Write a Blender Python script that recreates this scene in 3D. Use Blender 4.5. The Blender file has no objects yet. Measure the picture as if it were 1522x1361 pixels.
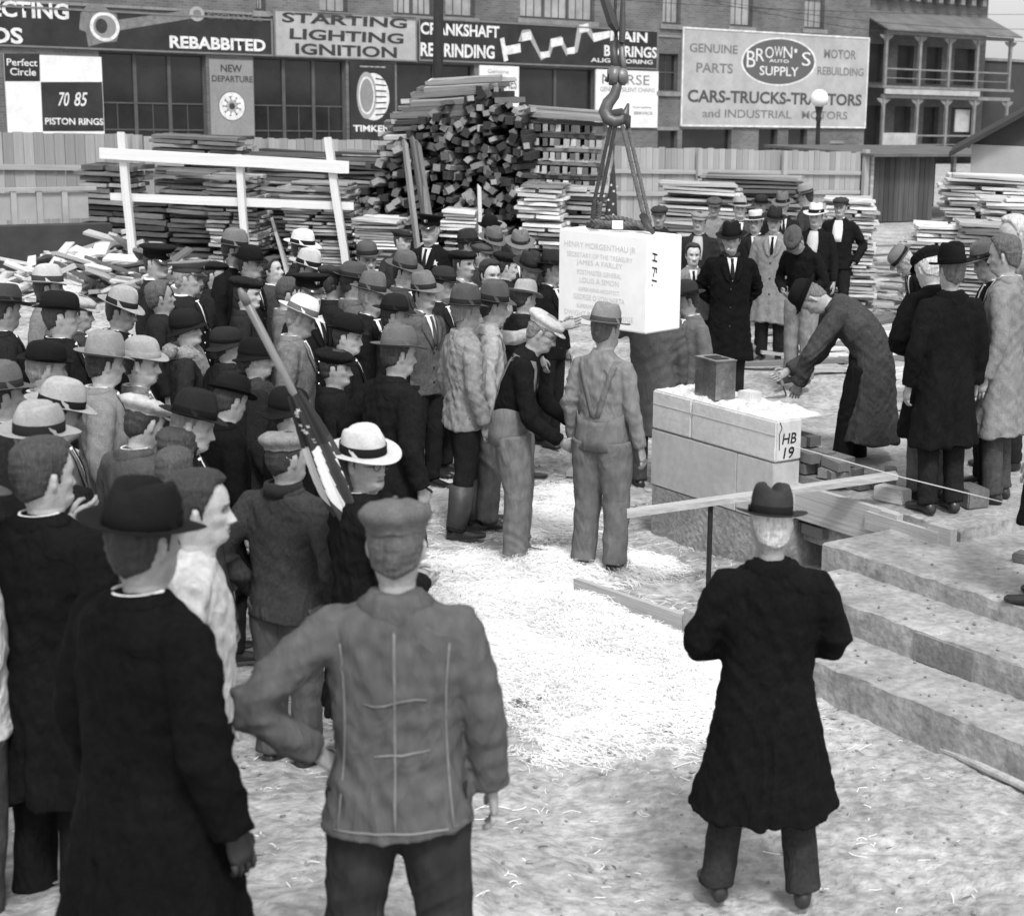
import bpy, math, random
import numpy as np
from mathutils import Vector, Matrix
from mathutils.bvhtree import BVHTree

random.seed(7)
rng = np.random.default_rng(11)
SC = bpy.context.scene
COL = SC.collection
IW, IH = 1522, 1361                     # size of the photograph the camera was solved from

# ------------------------------------------------------------------ camera
FPX, PPX, PPY = 2600.0, 1158.0, 680.0
ROLL = math.atan(0.039)
CH = 3.4
PITCH = math.atan((PPY - 107) * math.cos(ROLL) / FPX)
CF = np.array([0, math.cos(PITCH), -math.sin(PITCH)])
_u0 = np.array([0, math.sin(PITCH), math.cos(PITCH)])
_r0 = np.array([1.0, 0, 0])
CR = math.cos(ROLL) * _r0 + math.sin(ROLL) * _u0
CU = -math.sin(ROLL) * _r0 + math.cos(ROLL) * _u0
CC = np.array([0, 0, CH])
cam = bpy.data.cameras.new('camera')
cam.sensor_fit = 'HORIZONTAL'
cam.sensor_width = 36.0
cam.lens = 36.0 * FPX / IW
cam.shift_x = (IW / 2 - PPX) / IW
cam.shift_y = (PPY - IH / 2) / IW
cam.clip_start = 0.3
cam.clip_end = 3000
camo = bpy.data.objects.new('camera', cam)
COL.objects.link(camo)
m3 = Matrix((CR, CU, -CF)).transposed()
camo.matrix_world = Matrix.Translation(CC) @ m3.to_4x4()
cam.dof.use_dof = True
cam.dof.focus_distance = 12.8
cam.dof.aperture_fstop = 4.0
SC.camera = camo

# ------------------------------------------------------------------ light
SUN_EL, SUN_AZ = 54.0, 160.0            # degrees; azimuth clockwise from +Y
w = bpy.data.worlds.new('World'); SC.world = w; w.use_nodes = True
nt = w.node_tree; nt.nodes.clear()
sky = nt.nodes.new('ShaderNodeTexSky'); sky.sky_type = 'NISHITA'
sky.sun_disc = False
sky.sun_elevation = math.radians(SUN_EL); sky.sun_rotation = math.radians(SUN_AZ)
sky.dust_density = 4.0; sky.air_density = 1.0; sky.ozone_density = 1.0
bw = nt.nodes.new('ShaderNodeRGBToBW')      # the photograph is black and white
bg = nt.nodes.new('ShaderNodeBackground'); bg.inputs['Strength'].default_value = 0.13
ow = nt.nodes.new('ShaderNodeOutputWorld')
deck = nt.nodes.new('ShaderNodeMath'); deck.operation = 'MULTIPLY_ADD'    # even cloud deck over the thin sky
deck.inputs[1].default_value = 0.55; deck.inputs[2].default_value = 2.35
nt.links.new(sky.outputs[0], bw.inputs[0]); nt.links.new(bw.outputs[0], deck.inputs[0]); nt.links.new(deck.outputs[0], bg.inputs['Color'])
nt.links.new(bg.outputs[0], ow.inputs['Surface'])
sun = bpy.data.lights.new('sun', 'SUN'); sun.energy = 1.45; sun.angle = math.radians(11)
suno = bpy.data.objects.new('sun', sun); COL.objects.link(suno)
_e, _a = math.radians(SUN_EL), math.radians(SUN_AZ)
sdir = Vector((math.sin(_a) * math.cos(_e), math.cos(_a) * math.cos(_e), math.sin(_e)))
suno.rotation_euler = sdir.to_track_quat('Z', 'Y').to_euler()
SC.view_settings.view_transform = 'Standard'
SC.view_settings.look = 'None'
SC.view_settings.gamma = 1.0
SC.view_settings.exposure = 0.88
SC.view_settings.use_curve_mapping = False
SC.render.engine = 'CYCLES'
SC.cycles.max_bounces = 5
SC.cycles.use_denoising = True

# ------------------------------------------------------------------ measuring helpers (world metres)
def ray(x, y): return CF * FPX + CR * (x - PPX) - CU * (y - PPY)
def G(x, y, z=0.0):
    d = ray(x, y); return CC + d * ((z - CH) / d[2])
_va = ray(-1196, 13)[:2]; AX = -_va / np.linalg.norm(_va)      # site grid: a runs along the steps towards us
BX = np.array([-AX[1], AX[0]])                                # b runs along the far wall, to the right
def AB(a, b, z=0.0): return np.array([a * AX[0] + b * BX[0], a * AX[1] + b * BX[1], z])
def toab(p): return float(p[0] * AX[0] + p[1] * AX[1]), float(p[0] * BX[0] + p[1] * BX[1])
def onA(x, y, a):
    d = ray(x, y); t = a / (d[0] * AX[0] + d[1] * AX[1]); p = CC + d * t
    return float(p[0] * BX[0] + p[1] * BX[1]), float(p[2])    # (b, z) on the plane a = const
def onB(x, y, b):
    d = ray(x, y); t = b / (d[0] * BX[0] + d[1] * BX[1]); p = CC + d * t
    return float(p[0] * AX[0] + p[1] * AX[1]), float(p[2])
def atdepth(x, y, dist):
    d = ray(x, y); return CC + d * (dist / FPX)
def depth(p): return float((np.array(p) - CC) @ CF)
GRID = math.atan2(BX[1], BX[0])                                # rotation whose local x is b, local y is -a

# ------------------------------------------------------------------ materials (all greys: the photograph has no colour)
MATS = {}
def mat(name, tone, rough=0.85, var=0.25, scale=6.0, bump=0.3, bscale=None, per_obj=0.0, metal=0.0, fine=0.0,
        stretch=(1, 1, 1), attr=None, crumple=0.0, emit=0.0, spec=0.3, bdist=0.01, spots=None, sheen=0.0):
    if name in MATS: return MATS[name]
    m = bpy.data.materials.new(name); m.use_nodes = True; MATS[name] = m
    n = m.node_tree.nodes; L = m.node_tree.links; p = n['Principled BSDF']
    p.inputs['Roughness'].default_value = rough
    p.inputs['Metallic'].default_value = metal
    p.inputs['Specular IOR Level'].default_value = spec
    if sheen: p.inputs['Sheen Weight'].default_value = sheen
    tc = n.new('ShaderNodeTexCoord'); mp = n.new('ShaderNodeMapping'); mp.inputs['Scale'].default_value = stretch
    L.new(tc.outputs['Object'], mp.inputs[0])
    ns = n.new('ShaderNodeTexNoise'); ns.inputs['Scale'].default_value = scale; ns.inputs['Detail'].default_value = 5
    ns.inputs['Roughness'].default_value = 0.62
    L.new(mp.outputs[0], ns.inputs['Vector'])
    mr = n.new('ShaderNodeMapRange'); mr.inputs[1].default_value = 0.28; mr.inputs[2].default_value = 0.72
    mr.inputs[3].default_value = 1 - var; mr.inputs[4].default_value = 1 + var
    L.new(ns.outputs[0], mr.inputs[0])
    cur = mr.outputs[0]
    if fine:
        n2 = n.new('ShaderNodeTexNoise'); n2.inputs['Scale'].default_value = scale * 9; n2.inputs['Detail'].default_value = 3
        L.new(mp.outputs[0], n2.inputs['Vector'])
        r2 = n.new('ShaderNodeMapRange'); r2.inputs[1].default_value = 0.3; r2.inputs[2].default_value = 0.7
        r2.inputs[3].default_value = 1 - fine; r2.inputs[4].default_value = 1 + fine
        L.new(n2.outputs[0], r2.inputs[0]); mu = n.new('ShaderNodeMath'); mu.operation = 'MULTIPLY'
        L.new(cur, mu.inputs[0]); L.new(r2.outputs[0], mu.inputs[1]); cur = mu.outputs[0]
    if per_obj:
        oi = n.new('ShaderNodeObjectInfo'); r3 = n.new('ShaderNodeMapRange')
        r3.inputs[3].default_value = 1 - per_obj; r3.inputs[4].default_value = 1 + per_obj
        L.new(oi.outputs['Random'], r3.inputs[0]); mu = n.new('ShaderNodeMath'); mu.operation = 'MULTIPLY'
        L.new(cur, mu.inputs[0]); L.new(r3.outputs[0], mu.inputs[1]); cur = mu.outputs[0]
    mt = n.new('ShaderNodeMath'); mt.operation = 'MULTIPLY'; L.new(cur, mt.inputs[0]); mt.inputs[1].default_value = tone
    if attr:
        at = n.new('ShaderNodeAttribute'); at.attribute_name = attr; L.new(at.outputs['Fac'], mt.inputs[1])
    L.new(mt.outputs[0], p.inputs['Base Color'])
    if bump:
        bs = n.new('ShaderNodeTexNoise'); bs.inputs['Scale'].default_value = bscale or scale * 4; bs.inputs['Detail'].default_value = 4
        L.new(mp.outputs[0], bs.inputs['Vector'])
        bp = n.new('ShaderNodeBump'); bp.inputs['Strength'].default_value = bump; bp.inputs['Distance'].default_value = bdist
        L.new(bs.outputs[0], bp.inputs['Height']); L.new(bp.outputs[0], p.inputs['Normal'])
        if crumple:
            m2 = n.new('ShaderNodeMapping'); m2.inputs['Scale'].default_value = (1, 1, .55); m2.inputs['Rotation'].default_value = (.4, .3, .2); L.new(tc.outputs['Object'], m2.inputs[0])
            cs = n.new('ShaderNodeTexNoise'); cs.inputs['Scale'].default_value = 5.0; cs.inputs['Detail'].default_value = 2.5; cs.inputs['Distortion'].default_value = 1.6
            L.new(m2.outputs[0], cs.inputs['Vector']); ab_ = n.new('ShaderNodeMath'); ab_.operation = 'PINGPONG'; ab_.inputs[1].default_value = .17; L.new(cs.outputs[0], ab_.inputs[0])
            b2 = n.new('ShaderNodeBump'); b2.inputs['Strength'].default_value = crumple; b2.inputs['Distance'].default_value = .07
            L.new(ab_.outputs[0], b2.inputs['Height']); L.new(bp.outputs[0], b2.inputs['Normal']); L.new(b2.outputs[0], p.inputs['Normal'])
    if emit:
        p.inputs['Emission Color'].default_value = (1, 1, 1, 1); p.inputs['Emission Strength'].default_value = emit
    return m
def cloth(tone, kind='wool'):
    t = round(tone * (.55 + .45 * min(1.0, max(0.0, (tone - .02) / .13))), 4)     # wool and felt are very dark
    if kind == 'denim':
        return mat('denim_%g' % t, t, 0.92, 0.12, 3.2, 0.6, 90, stretch=(1, 1, .4), spec=.1, fine=0.16, bdist=0.004, crumple=.45)
    if kind == 'canvas':
        return mat('canvas_%g' % t, t, 0.9, 0.08, 3.5, 0.5, 45, fine=0.2, bdist=0.005, crumple=.55)
    if kind == 'fur':
        return mat('fur_%g' % t, t, 0.95, 0.5, 30, 1.0, 120, fine=0.35, bdist=0.02)
    if kind == 'tweed':
        return mat('tweed_%g' % t, t, 0.95, 0.18, 20, 0.5, 160, fine=0.28, bdist=0.004, crumple=.35)
    if kind == 'felt':
        return mat('felt_%g' % t, t, 0.85, 0.12, 9, 0.15, 60, fine=0.1, bdist=0.003, spec=0.08, crumple=.12)
    return mat('wool_%g' % t, t, 0.93, 0.22, 6, 0.4, 90, fine=0.2, bdist=0.004, spec=0.06, crumple=.45)
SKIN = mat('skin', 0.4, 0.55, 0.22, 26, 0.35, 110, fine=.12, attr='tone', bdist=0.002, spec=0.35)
def hairmat(t): return mat('hair_%g' % t, t, 0.55, 0.45, 34, 1.0, 70, stretch=(2.5, 2.5, .35), fine=.3, bdist=0.008, spec=0.35)

# ------------------------------------------------------------------ mesh helpers
def tag(o, label=None, cat=None, group=None, kind=None):
    if label: o['label'] = label
    if cat: o['category'] = cat
    if group: o['group'] = group
    if kind: o['kind'] = kind
    return o
def link(name, me, parent=None, m=None):
    o = bpy.data.objects.new(name, me); COL.objects.link(o)
    if parent is not None: o.parent = parent
    if m is not None:
        if len(me.materials) == 0: me.materials.append(m)
        if me.materials[0] != m:
            o.material_slots[0].link = 'OBJECT'; o.material_slots[0].material = m
    return o
def empty(name, loc, rz=0.0, label=None, cat=None, group=None):
    o = bpy.data.objects.new(name, None); COL.objects.link(o); o.empty_display_size = 0.2
    o.location = Vector([float(q) for q in loc]); o.rotation_euler = (0, 0, rz)
    return tag(o, label, cat, group)
def mesh(name, V, F, smooth=False):
    me = bpy.data.meshes.new(name)
    V = np.asarray(V, dtype=np.float64)
    if isinstance(F, np.ndarray):
        n, k = F.shape
        me.vertices.add(len(V)); me.vertices.foreach_set('co', V.astype(np.float32).ravel())
        me.loops.add(n * k); me.loops.foreach_set('vertex_index', F.astype(np.int32).ravel())
        me.polygons.add(n); me.polygons.foreach_set('loop_start', np.arange(0, n * k, k, dtype=np.int32))
        me.update(calc_edges=True)
    else:
        me.from_pydata([tuple(map(float, v)) for v in V], [], F); me.update()
    if smooth: me.polygons.foreach_set('use_smooth', np.ones(len(me.polygons), dtype=bool))
    return me
class MB:
    """collects boxes and tubes for ONE mesh"""
    def __init__(s): s.V = []; s.F = []; s.n = 0
    def add(s, V, F):
        s.V.extend([tuple(map(float, v)) for v in V]); s.F.extend([tuple(int(i) + s.n for i in f) for f in F]); s.n += len(V); return s
    def box(s, x0, y0, z0, x1, y1, z1):
        V = [(x0, y0, z0), (x1, y0, z0), (x1, y1, z0), (x0, y1, z0), (x0, y0, z1), (x1, y0, z1), (x1, y1, z1), (x0, y1, z1)]
        return s.add(V, [(0, 3, 2, 1), (4, 5, 6, 7), (0, 1, 5, 4), (1, 2, 6, 5), (2, 3, 7, 6), (3, 0, 4, 7)])
    def quadbox(s, P, up):
        """solid under/over 4 world points (bottom ring) raised by vector up"""
        P = [np.array(p, float) for p in P]; up = np.array(up, float)
        return s.add([*P, *[p + up for p in P]], [(0, 3, 2, 1), (4, 5, 6, 7), (0, 1, 5, 4), (1, 2, 6, 5), (2, 3, 7, 6), (3, 0, 4, 7)])
    def tube(s, pts, rad, seg=8, ry=None):
        V, F = tube(pts, rad, seg, ry); return s.add(V, F)
    def make(s, name, m, parent=None, smooth=False):
        return link(name, mesh(name, s.V, s.F, smooth), parent, m)
def unit(v):
    v = np.asarray(v, float); return v / (np.linalg.norm(v) + 1e-9)
def tube(pts, rad, seg=10, ry=None, cap=True, ref=(0, 1, 0)):
    P = np.array(pts, float); n = len(P)
    R = np.broadcast_to(np.array(rad, float), (n,)) if np.ndim(rad) else np.full(n, float(rad))
    RY = R if ry is None else (np.broadcast_to(np.array(ry, float), (n,)))
    V = []
    a = np.arange(seg) * 2 * math.pi / seg
    ref = np.array(ref, float)
    for i in range(n):
        t = unit(P[min(i + 1, n - 1)] - P[max(i - 1, 0)])
        r = ref if abs(t @ ref) < 0.93 else np.array([1.0, 0, 0])
        x = unit(np.cross(t, r)); y = np.cross(x, t)
        V.append(P[i] + np.outer(np.cos(a) * R[i], x) + np.outer(np.sin(a) * RY[i], y))
    V = np.concatenate(V)
    F = []
    for i in range(n - 1):
        for j in range(seg):
            k = (j + 1) % seg
            F.append((i * seg + j, i * seg + k, (i + 1) * seg + k, (i + 1) * seg + j))
    if cap:
        F.append(tuple(range(seg))[::-1]); F.append(tuple((n - 1) * seg + j for j in range(seg)))
    return V, F
def loft(rings, cap0=True, cap1=True):
    """rings: list of (k,3) arrays"""
    k = len(rings[0]); V = np.concatenate(rings); F = []
    for i in range(len(rings) - 1):
        for j in range(k):
            q = (j + 1) % k
            F.append((i * k + j, i * k + q, (i + 1) * k + q, (i + 1) * k + j))
    if cap0: F.append(tuple(range(k))[::-1])
    if cap1: F.append(tuple((len(rings) - 1) * k + j for j in range(k)))
    return V, F
def revolve(profile, seg=24):
    a = np.arange(seg) * 2 * math.pi / seg
    rings = [np.stack([np.cos(a) * r, np.sin(a) * r, np.full(seg, z)], 1) for r, z in profile]
    return loft(rings)
CUBE = {}
def cube(m):
    """unit cube (-.5...5) shared per material"""
    if m.name not in CUBE:
        b = MB().box(-.5, -.5, -.5, .5, .5, .5); me = mesh('block', b.V, b.F); me.materials.append(m); CUBE[m.name] = me
    return CUBE[m.name]
PLANKS = {}
def plank_mesh(m, v=0):
    """a unit plank, slightly warped and rough-sawn, shared"""
    k = (m.name, v)
    if k not in PLANKS:
        r = random.Random(v * 31 + 5); xs = [-.5, -.17, .17, .5]; V = []
        for x in xs:
            w0 = r.uniform(-.06, .06); h0 = r.uniform(-.15, .15); e = r.uniform(-.02, .02) if abs(x) == .5 else 0
            for y, z in ((-.5, -.5), (.5, -.5), (.5, .5), (-.5, .5)):
                V.append((x + e * (1 if y > 0 else -1), y + w0 + r.uniform(-.03, .03), z + h0 + r.uniform(-.06, .06)))
        F = [(0, 1, 2, 3), (15, 14, 13, 12)]
        for i in range(3):
            for j in range(4):
                q = (j + 1) % 4; F.append((i * 4 + q, i * 4 + j, i * 4 + 4 + j, i * 4 + 4 + q))
        me = mesh('plank', V, F); me.materials.append(m); PLANKS[k] = me
    return PLANKS[k]
def piece(name, me, loc, rot, scl, parent=None):
    o = bpy.data.objects.new(name, me); COL.objects.link(o); o.location = loc; o.rotation_euler = rot; o.scale = scl
    if parent is not None: o.parent = parent
    return o
def text(body, w, h, m, name='lettering', parent=None, loc=(0, 0, 0), rot=(math.pi / 2, 0, 0), bold=0.0, ext=0.004, shear=0.0, squeeze=None, as_mesh=True, roty=0.0):
    """flat lettering fitted into w x h metres, centred at loc, standing upright (facing local -y)"""
    cu = bpy.data.curves.new('lettering', 'FONT'); cu.body = body; cu.align_x = 'CENTER'; cu.align_y = 'CENTER'
    cu.offset = bold; cu.extrude = 0.0; cu.shear = shear; cu.resolution_u = 3
    o = bpy.data.objects.new('tmp', cu); COL.objects.link(o)
    dg = bpy.context.evaluated_depsgraph_get(); me = bpy.data.meshes.new_from_object(o.evaluated_get(dg))
    bpy.data.objects.remove(o)
    n = len(me.vertices); c = np.empty(n * 3, np.float32); me.vertices.foreach_get('co', c); c = c.reshape(-1, 3)
    mn, mx = c.min(0), c.max(0); c[:, 0] = (c[:, 0] - (mn[0] + mx[0]) / 2) * w / (mx[0] - mn[0]); c[:, 1] = (c[:, 1] - (mn[1] + mx[1]) / 2) * h / (mx[1] - mn[1])
    me.vertices.foreach_set('co', c.ravel()); me.materials.clear(); me.materials.append(m); me.update()
    o = link(name, me, parent); o.location = loc; o.rotation_euler = rot
    return o
# ================================================================== GROUND
DIRT = mat('dirt', 0.34, 0.95, 0.36, 1.6, 0.9, 26, fine=0.34, bdist=0.03)
def mound(x, y):
    x = np.asarray(x, float); y = np.asarray(y, float)
    sx = np.clip((-0.55 - x) / 1.3, 0, 1); sy = np.clip((8.3 - y) / 2.2, 0, 1)
    return .27 * (sx * sx * (3 - 2 * sx)) * (sy * sy * (3 - 2 * sy))
def gnoise(x, y):
    return (mound(x, y) + 0.018 * np.sin(x * 2.1 + 1.3 * np.sin(y * 1.7)) + 0.014 * np.sin(y * 3.3 + 1.7 * np.sin(x * 2.9 + 1)) +
            0.008 * np.sin(x * 7.3 + 2 * np.sin(y * 5.1)) * np.sin(y * 8.2 + x * 3) + 0.004 * np.sin(x * 19 + y * 7) * np.sin(y * 23 - x * 5))
nx, ny = 340, 540
gx = np.linspace(-13, 7, nx); gy = np.linspace(2, 34, ny)
X, Y = np.meshgrid(gx, gy)
edge = np.clip(np.minimum.reduce([X + 13, 7 - X, Y - 2, 34 - Y]) / 1.5, 0, 1)
_r = rng.normal(0, 1, X.shape); _q = rng.normal(0, 1, X.shape); _q = (_q + np.roll(_q, 1, 0) + np.roll(_q, 1, 1) + np.roll(_q, (1, 1), (0, 1)) + np.roll(_q, 2, 0) + np.roll(_q, 2, 1)) / 2.45
Z = (gnoise(X, Y) + 0.0028 * _r + 0.0075 * _q) * edge + 0.012 * edge - 0.02
_i = np.arange(nx * ny).reshape(ny, nx)
gme = mesh('ground', np.stack([X.ravel(), Y.ravel(), Z.ravel()], 1),
           np.stack([_i[:-1, :-1].ravel(), _i[:-1, 1:].ravel(), _i[1:, 1:].ravel(), _i[1:, :-1].ravel()], 1), True)
tag(link('ground', gme, None, DIRT), kind='structure')
b = MB().add([(-600, -300, -.03), (600, -300, -.03), (600, 1200, -.03), (-600, 1200, -.03)], [(0, 1, 2, 3)])
tag(b.make('outer_ground', DIRT), kind='structure')
def gz(x, y): return float(gnoise(x, y)) - 0.01

# ================================================================== CONCRETE STEPS AND SLABS (grid coordinates a, b)
CONC = mat('concrete', 0.30, 0.9, 0.42, 2.2, 0.7, 30, fine=0.22, bdist=0.012)
CONCD = mat('rough_concrete', 0.30, 0.92, 0.35, 3.0, 0.8, 25, fine=0.25, bdist=0.015)
def slab(name, a0, a1, b0, b1, z0, z1, m=CONC, n=24, label=None, cat=None, wav=0.004, seed=1, kind=None, group=None):
    """concrete slab with worn, uneven arrises: front arris at b0"""
    r = random.Random(seed); V = []; F = []
    prof = [(0, 0), (0, .45), (0, .82), (.004, .985), (.014, 1.0), (.5, 1.0), (1, 1.0), (1, 0)]
    for i in range(n + 1):
        a = a0 + (a1 - a0) * i / n
        j = r.uniform(-1, 1) * wav
        for q, (u, v) in enumerate(prof):
            jj = j if q in (3, 4) else j * .3
            bb = b0 + (u * (b1 - b0) if q > 4 else u) + (r.uniform(-.006, .006) + jj * .5 if q < 5 else 0)
            zz = z0 + v * (z1 - z0) + (r.uniform(-.006, .006) - abs(jj) * .7 if 2 < q < 6 else 0)
            V.append(AB(a, bb, zz))
    k = len(prof)
    for i in range(n):
        for j in range(k):
            q = (j + 1) % k; F.append((i * k + j, i * k + q, i * k + k + q, i * k + k + j))
    F.append(tuple(range(k))[::-1]); F.append(tuple(n * k + j for j in range(k)))
    return V, F
def add_slab(name, label, parent=None, m=CONC, **kw):
    V, F = slab(name, m=m, **kw); o = link(name, mesh(name, V, F), parent, m)
    if parent is None: tag(o, label, 'step' if 'step' in name else 'slab')
    return o
add_slab('concrete_step', 'lowest and longest wide concrete step running from the straw to the right edge', a0=-7.9, a1=-3.6, b0=6.33, b1=6.95, z0=-.1, z1=.22, n=60, seed=2)
add_slab('concrete_step', 'middle concrete step with a dark patched joint in its riser', a0=-7.55, a1=-4.4, b0=6.81, b1=7.5, z0=.05, z1=.40, n=40, seed=3)
add_slab('concrete_step', 'upper concrete step with its sharp left corner beside the stone pier', a0=-7.73, a1=-4.8, b0=7.30, b1=9.6, z0=.2, z1=.52, n=36, seed=4)
# the dark patch cast later in the middle riser
PATCH = mat('patched_concrete', 0.2, 0.9, 0.3, 4, 0.6, 30, fine=.2)
o = MB().quadbox([AB(-6.42, 6.797, .225), AB(-5.98, 6.797, .225), AB(-5.98, 6.83, .225), AB(-6.42, 6.83, .225)], (0, 0, .16)).make('cement_patch', PATCH)
tag(o, 'darker cement patch let into the riser of the middle step', 'patch')
# upper landing where the onlookers and the stooping man stand
add_slab('landing_slab', 'raised concrete landing under the right-hand onlookers', a0=-10.3, a1=-7.26, b0=8.06, b1=12.6, z0=.2, z1=.60, m=CONCD, n=40, seed=5)

WOOD = mat('raw_timber', 0.42, 0.8, 0.3, 3.5, 0.5, 30, fine=.2, stretch=(.25, 4, 4), per_obj=.18)
WOODL = mat('pale_timber', 0.56, 0.8, 0.25, 3.0, 0.4, 25, fine=.2, stretch=(.25, 4, 4), per_obj=.32)
WOODD = mat('weathered_timber', 0.115, 0.9, 0.4, 3.0, 0.5, 25, fine=.3, stretch=(.3, 4, 4), per_obj=.6)
WOODM = mat('grey_timber', 0.24, 0.9, 0.4, 3.0, 0.5, 25, fine=.3, stretch=(.3, 4, 4), per_obj=.55)
def rot_between(p, q):
    d = Vector(q) - Vector(p); return d.to_track_quat('X', 'Z').to_euler(), d.length
def beam(name, p, q, wdt, thk, m, v=0, parent=None, label=None, cat='plank', group=None, me=None, roll=0):
    p = Vector([float(t) for t in p]); q = Vector([float(t) for t in q])
    d = q - p; e = (d.to_track_quat('X', 'Z') @ Matrix.Rotation(roll, 3, 'X').to_quaternion()).to_euler()
    o = piece(name, me or plank_mesh(m, v), (p + q) / 2, e, (d.length, wdt, thk), parent)
    if parent is None: tag(o, label, cat, group)
    return o
o = beam('form_board', AB(-9.05, 6.35, .03), AB(-7.91, 6.35, .08), .04, .19, WOOD, 1, None, me=cube(WOOD), label='timber form board continuing the lowest step into the straw', cat='board')
# formwork boards on the front of the landing
fw = empty('formwork', AB(-8.0, 8.0, .5), 0, 'nailed timber formwork boards holding the front of the landing slab', 'formwork')
def P2(o, p): return Vector([float(t) for t in p]) - o.location
beam('board', P2(fw, AB(-9.35, 7.97, .50)), P2(fw, AB(-7.75, 7.97, .50)), .05, .24, WOOD, 1, fw, me=cube(WOOD))
beam('board', P2(fw, AB(-7.98, 7.925, .53)), P2(fw, AB(-7.32, 7.925, .53)), .035, .12, WOOD, 2, fw, me=cube(WOOD))
beam('board', P2(fw, AB(-7.86, 7.95, .52)), P2(fw, AB(-7.70, 7.95, .52)), .06, .2, WOOD, 0, fw, me=cube(WOOD))
beam('board', P2(fw, AB(-7.42, 7.95, .53)), P2(fw, AB(-7.22, 7.95, .53)), .06, .2, WOOD, 3, fw, me=cube(WOOD))

# ================================================================== THE FAR BRICK BUILDING
def bricks_mat(name, t1, t2, mortar, sc=1.0):
    m = bpy.data.materials.new(name); m.use_nodes = True; n = m.node_tree.nodes; L = m.node_tree.links; p = n['Principled BSDF']
    p.inputs['Roughness'].default_value = .92
    tc = n.new('ShaderNodeTexCoord'); sp = n.new('ShaderNodeSeparateXYZ'); cb = n.new('ShaderNodeCombineXYZ')
    L.new(tc.outputs['Object'], sp.inputs[0]); ad = n.new('ShaderNodeMath'); ad.operation = 'ADD'
    L.new(sp.outputs[0], ad.inputs[0]); L.new(sp.outputs[1], ad.inputs[1])
    L.new(ad.outputs[0], cb.inputs[0]); L.new(sp.outputs[2], cb.inputs[1])
    bt = n.new('ShaderNodeTexBrick'); bt.inputs['Scale'].default_value = sc
    bt.inputs['Brick Width'].default_value = .22; bt.inputs['Row Height'].default_value = .075; bt.inputs['Mortar Size'].default_value = .009
    for k, v in (('Color1', t1), ('Color2', t2), ('Mortar', mortar)): bt.inputs[k].default_value = (v, v, v, 1)
    L.new(cb.outputs[0], bt.inputs['Vector'])
    ns = n.new('ShaderNodeTexNoise'); ns.inputs['Scale'].default_value = .7; ns.inputs['Detail'].default_value = 6; L.new(tc.outputs['Object'], ns.inputs[0])
    mr = n.new('ShaderNodeMapRange'); mr.inputs[1].default_value = .3; mr.inputs[2].default_value = .7; mr.inputs[3].default_value = .68; mr.inputs[4].default_value = 1.35
    L.new(ns.outputs[0], mr.inputs[0]); mx = n.new('ShaderNodeVectorMath'); mx.operation = 'SCALE'
    L.new(bt.outputs['Color'], mx.inputs[0]); L.new(mr.outputs[0], mx.inputs['Scale']); L.new(mx.outputs[0], p.inputs['Base Color'])
    bp = n.new('ShaderNodeBump'); bp.inputs['Strength'].default_value = .6; bp.inputs['Distance'].default_value = .01
    L.new(bt.outputs['Color'], bp.inputs['Height']); L.new(bp.outputs[0], p.inputs['Normal'])
    return m
BRICK = bricks_mat('dark_brick', .085, .13, .15)
BRICK2 = bricks_mat('grey_brick', .11, .15, .18)
STONE_TRIM = mat('stone_trim', .2, .9, .25, 2, .3, 20, fine=.15)
FRAME = mat('window_frame_paint', .075, .7, .2, 4, .2)
FRAMEL = mat('pale_frame_paint', .3, .7, .2, 4, .2)
GLASS = mat('dark_glass', .02, .12, .5, .8, 0, spec=.6)
GLASSL = mat('curtained_glass', .3, .3, .35, 1.5, 0, spec=.5)
PAINTW = mat('white_sign_paint', .68, .6, .16, 1.6, .1, 20, fine=.05)
PAINTG = mat('grey_sign_paint', .30, .65, .12, 1.2, .1, 20, fine=.06)
PAINTM = mat('mid_grey_sign_paint', .22, .65, .15, 1.2, .1, 20, fine=.08)
PAINTB = mat('black_sign_paint', .024, .6, .5, 1.2, .1, 20, fine=.1)
LETW = mat('white_lettering', .62, .7, .28, 5, 0, fine=.2)
LETB = mat('black_lettering', .035, .6, .5, 5, 0, fine=.4)
LETG = mat('grey_lettering', .16, .6, .35, 5, 0, fine=.3)
AW = -50.0
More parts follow.
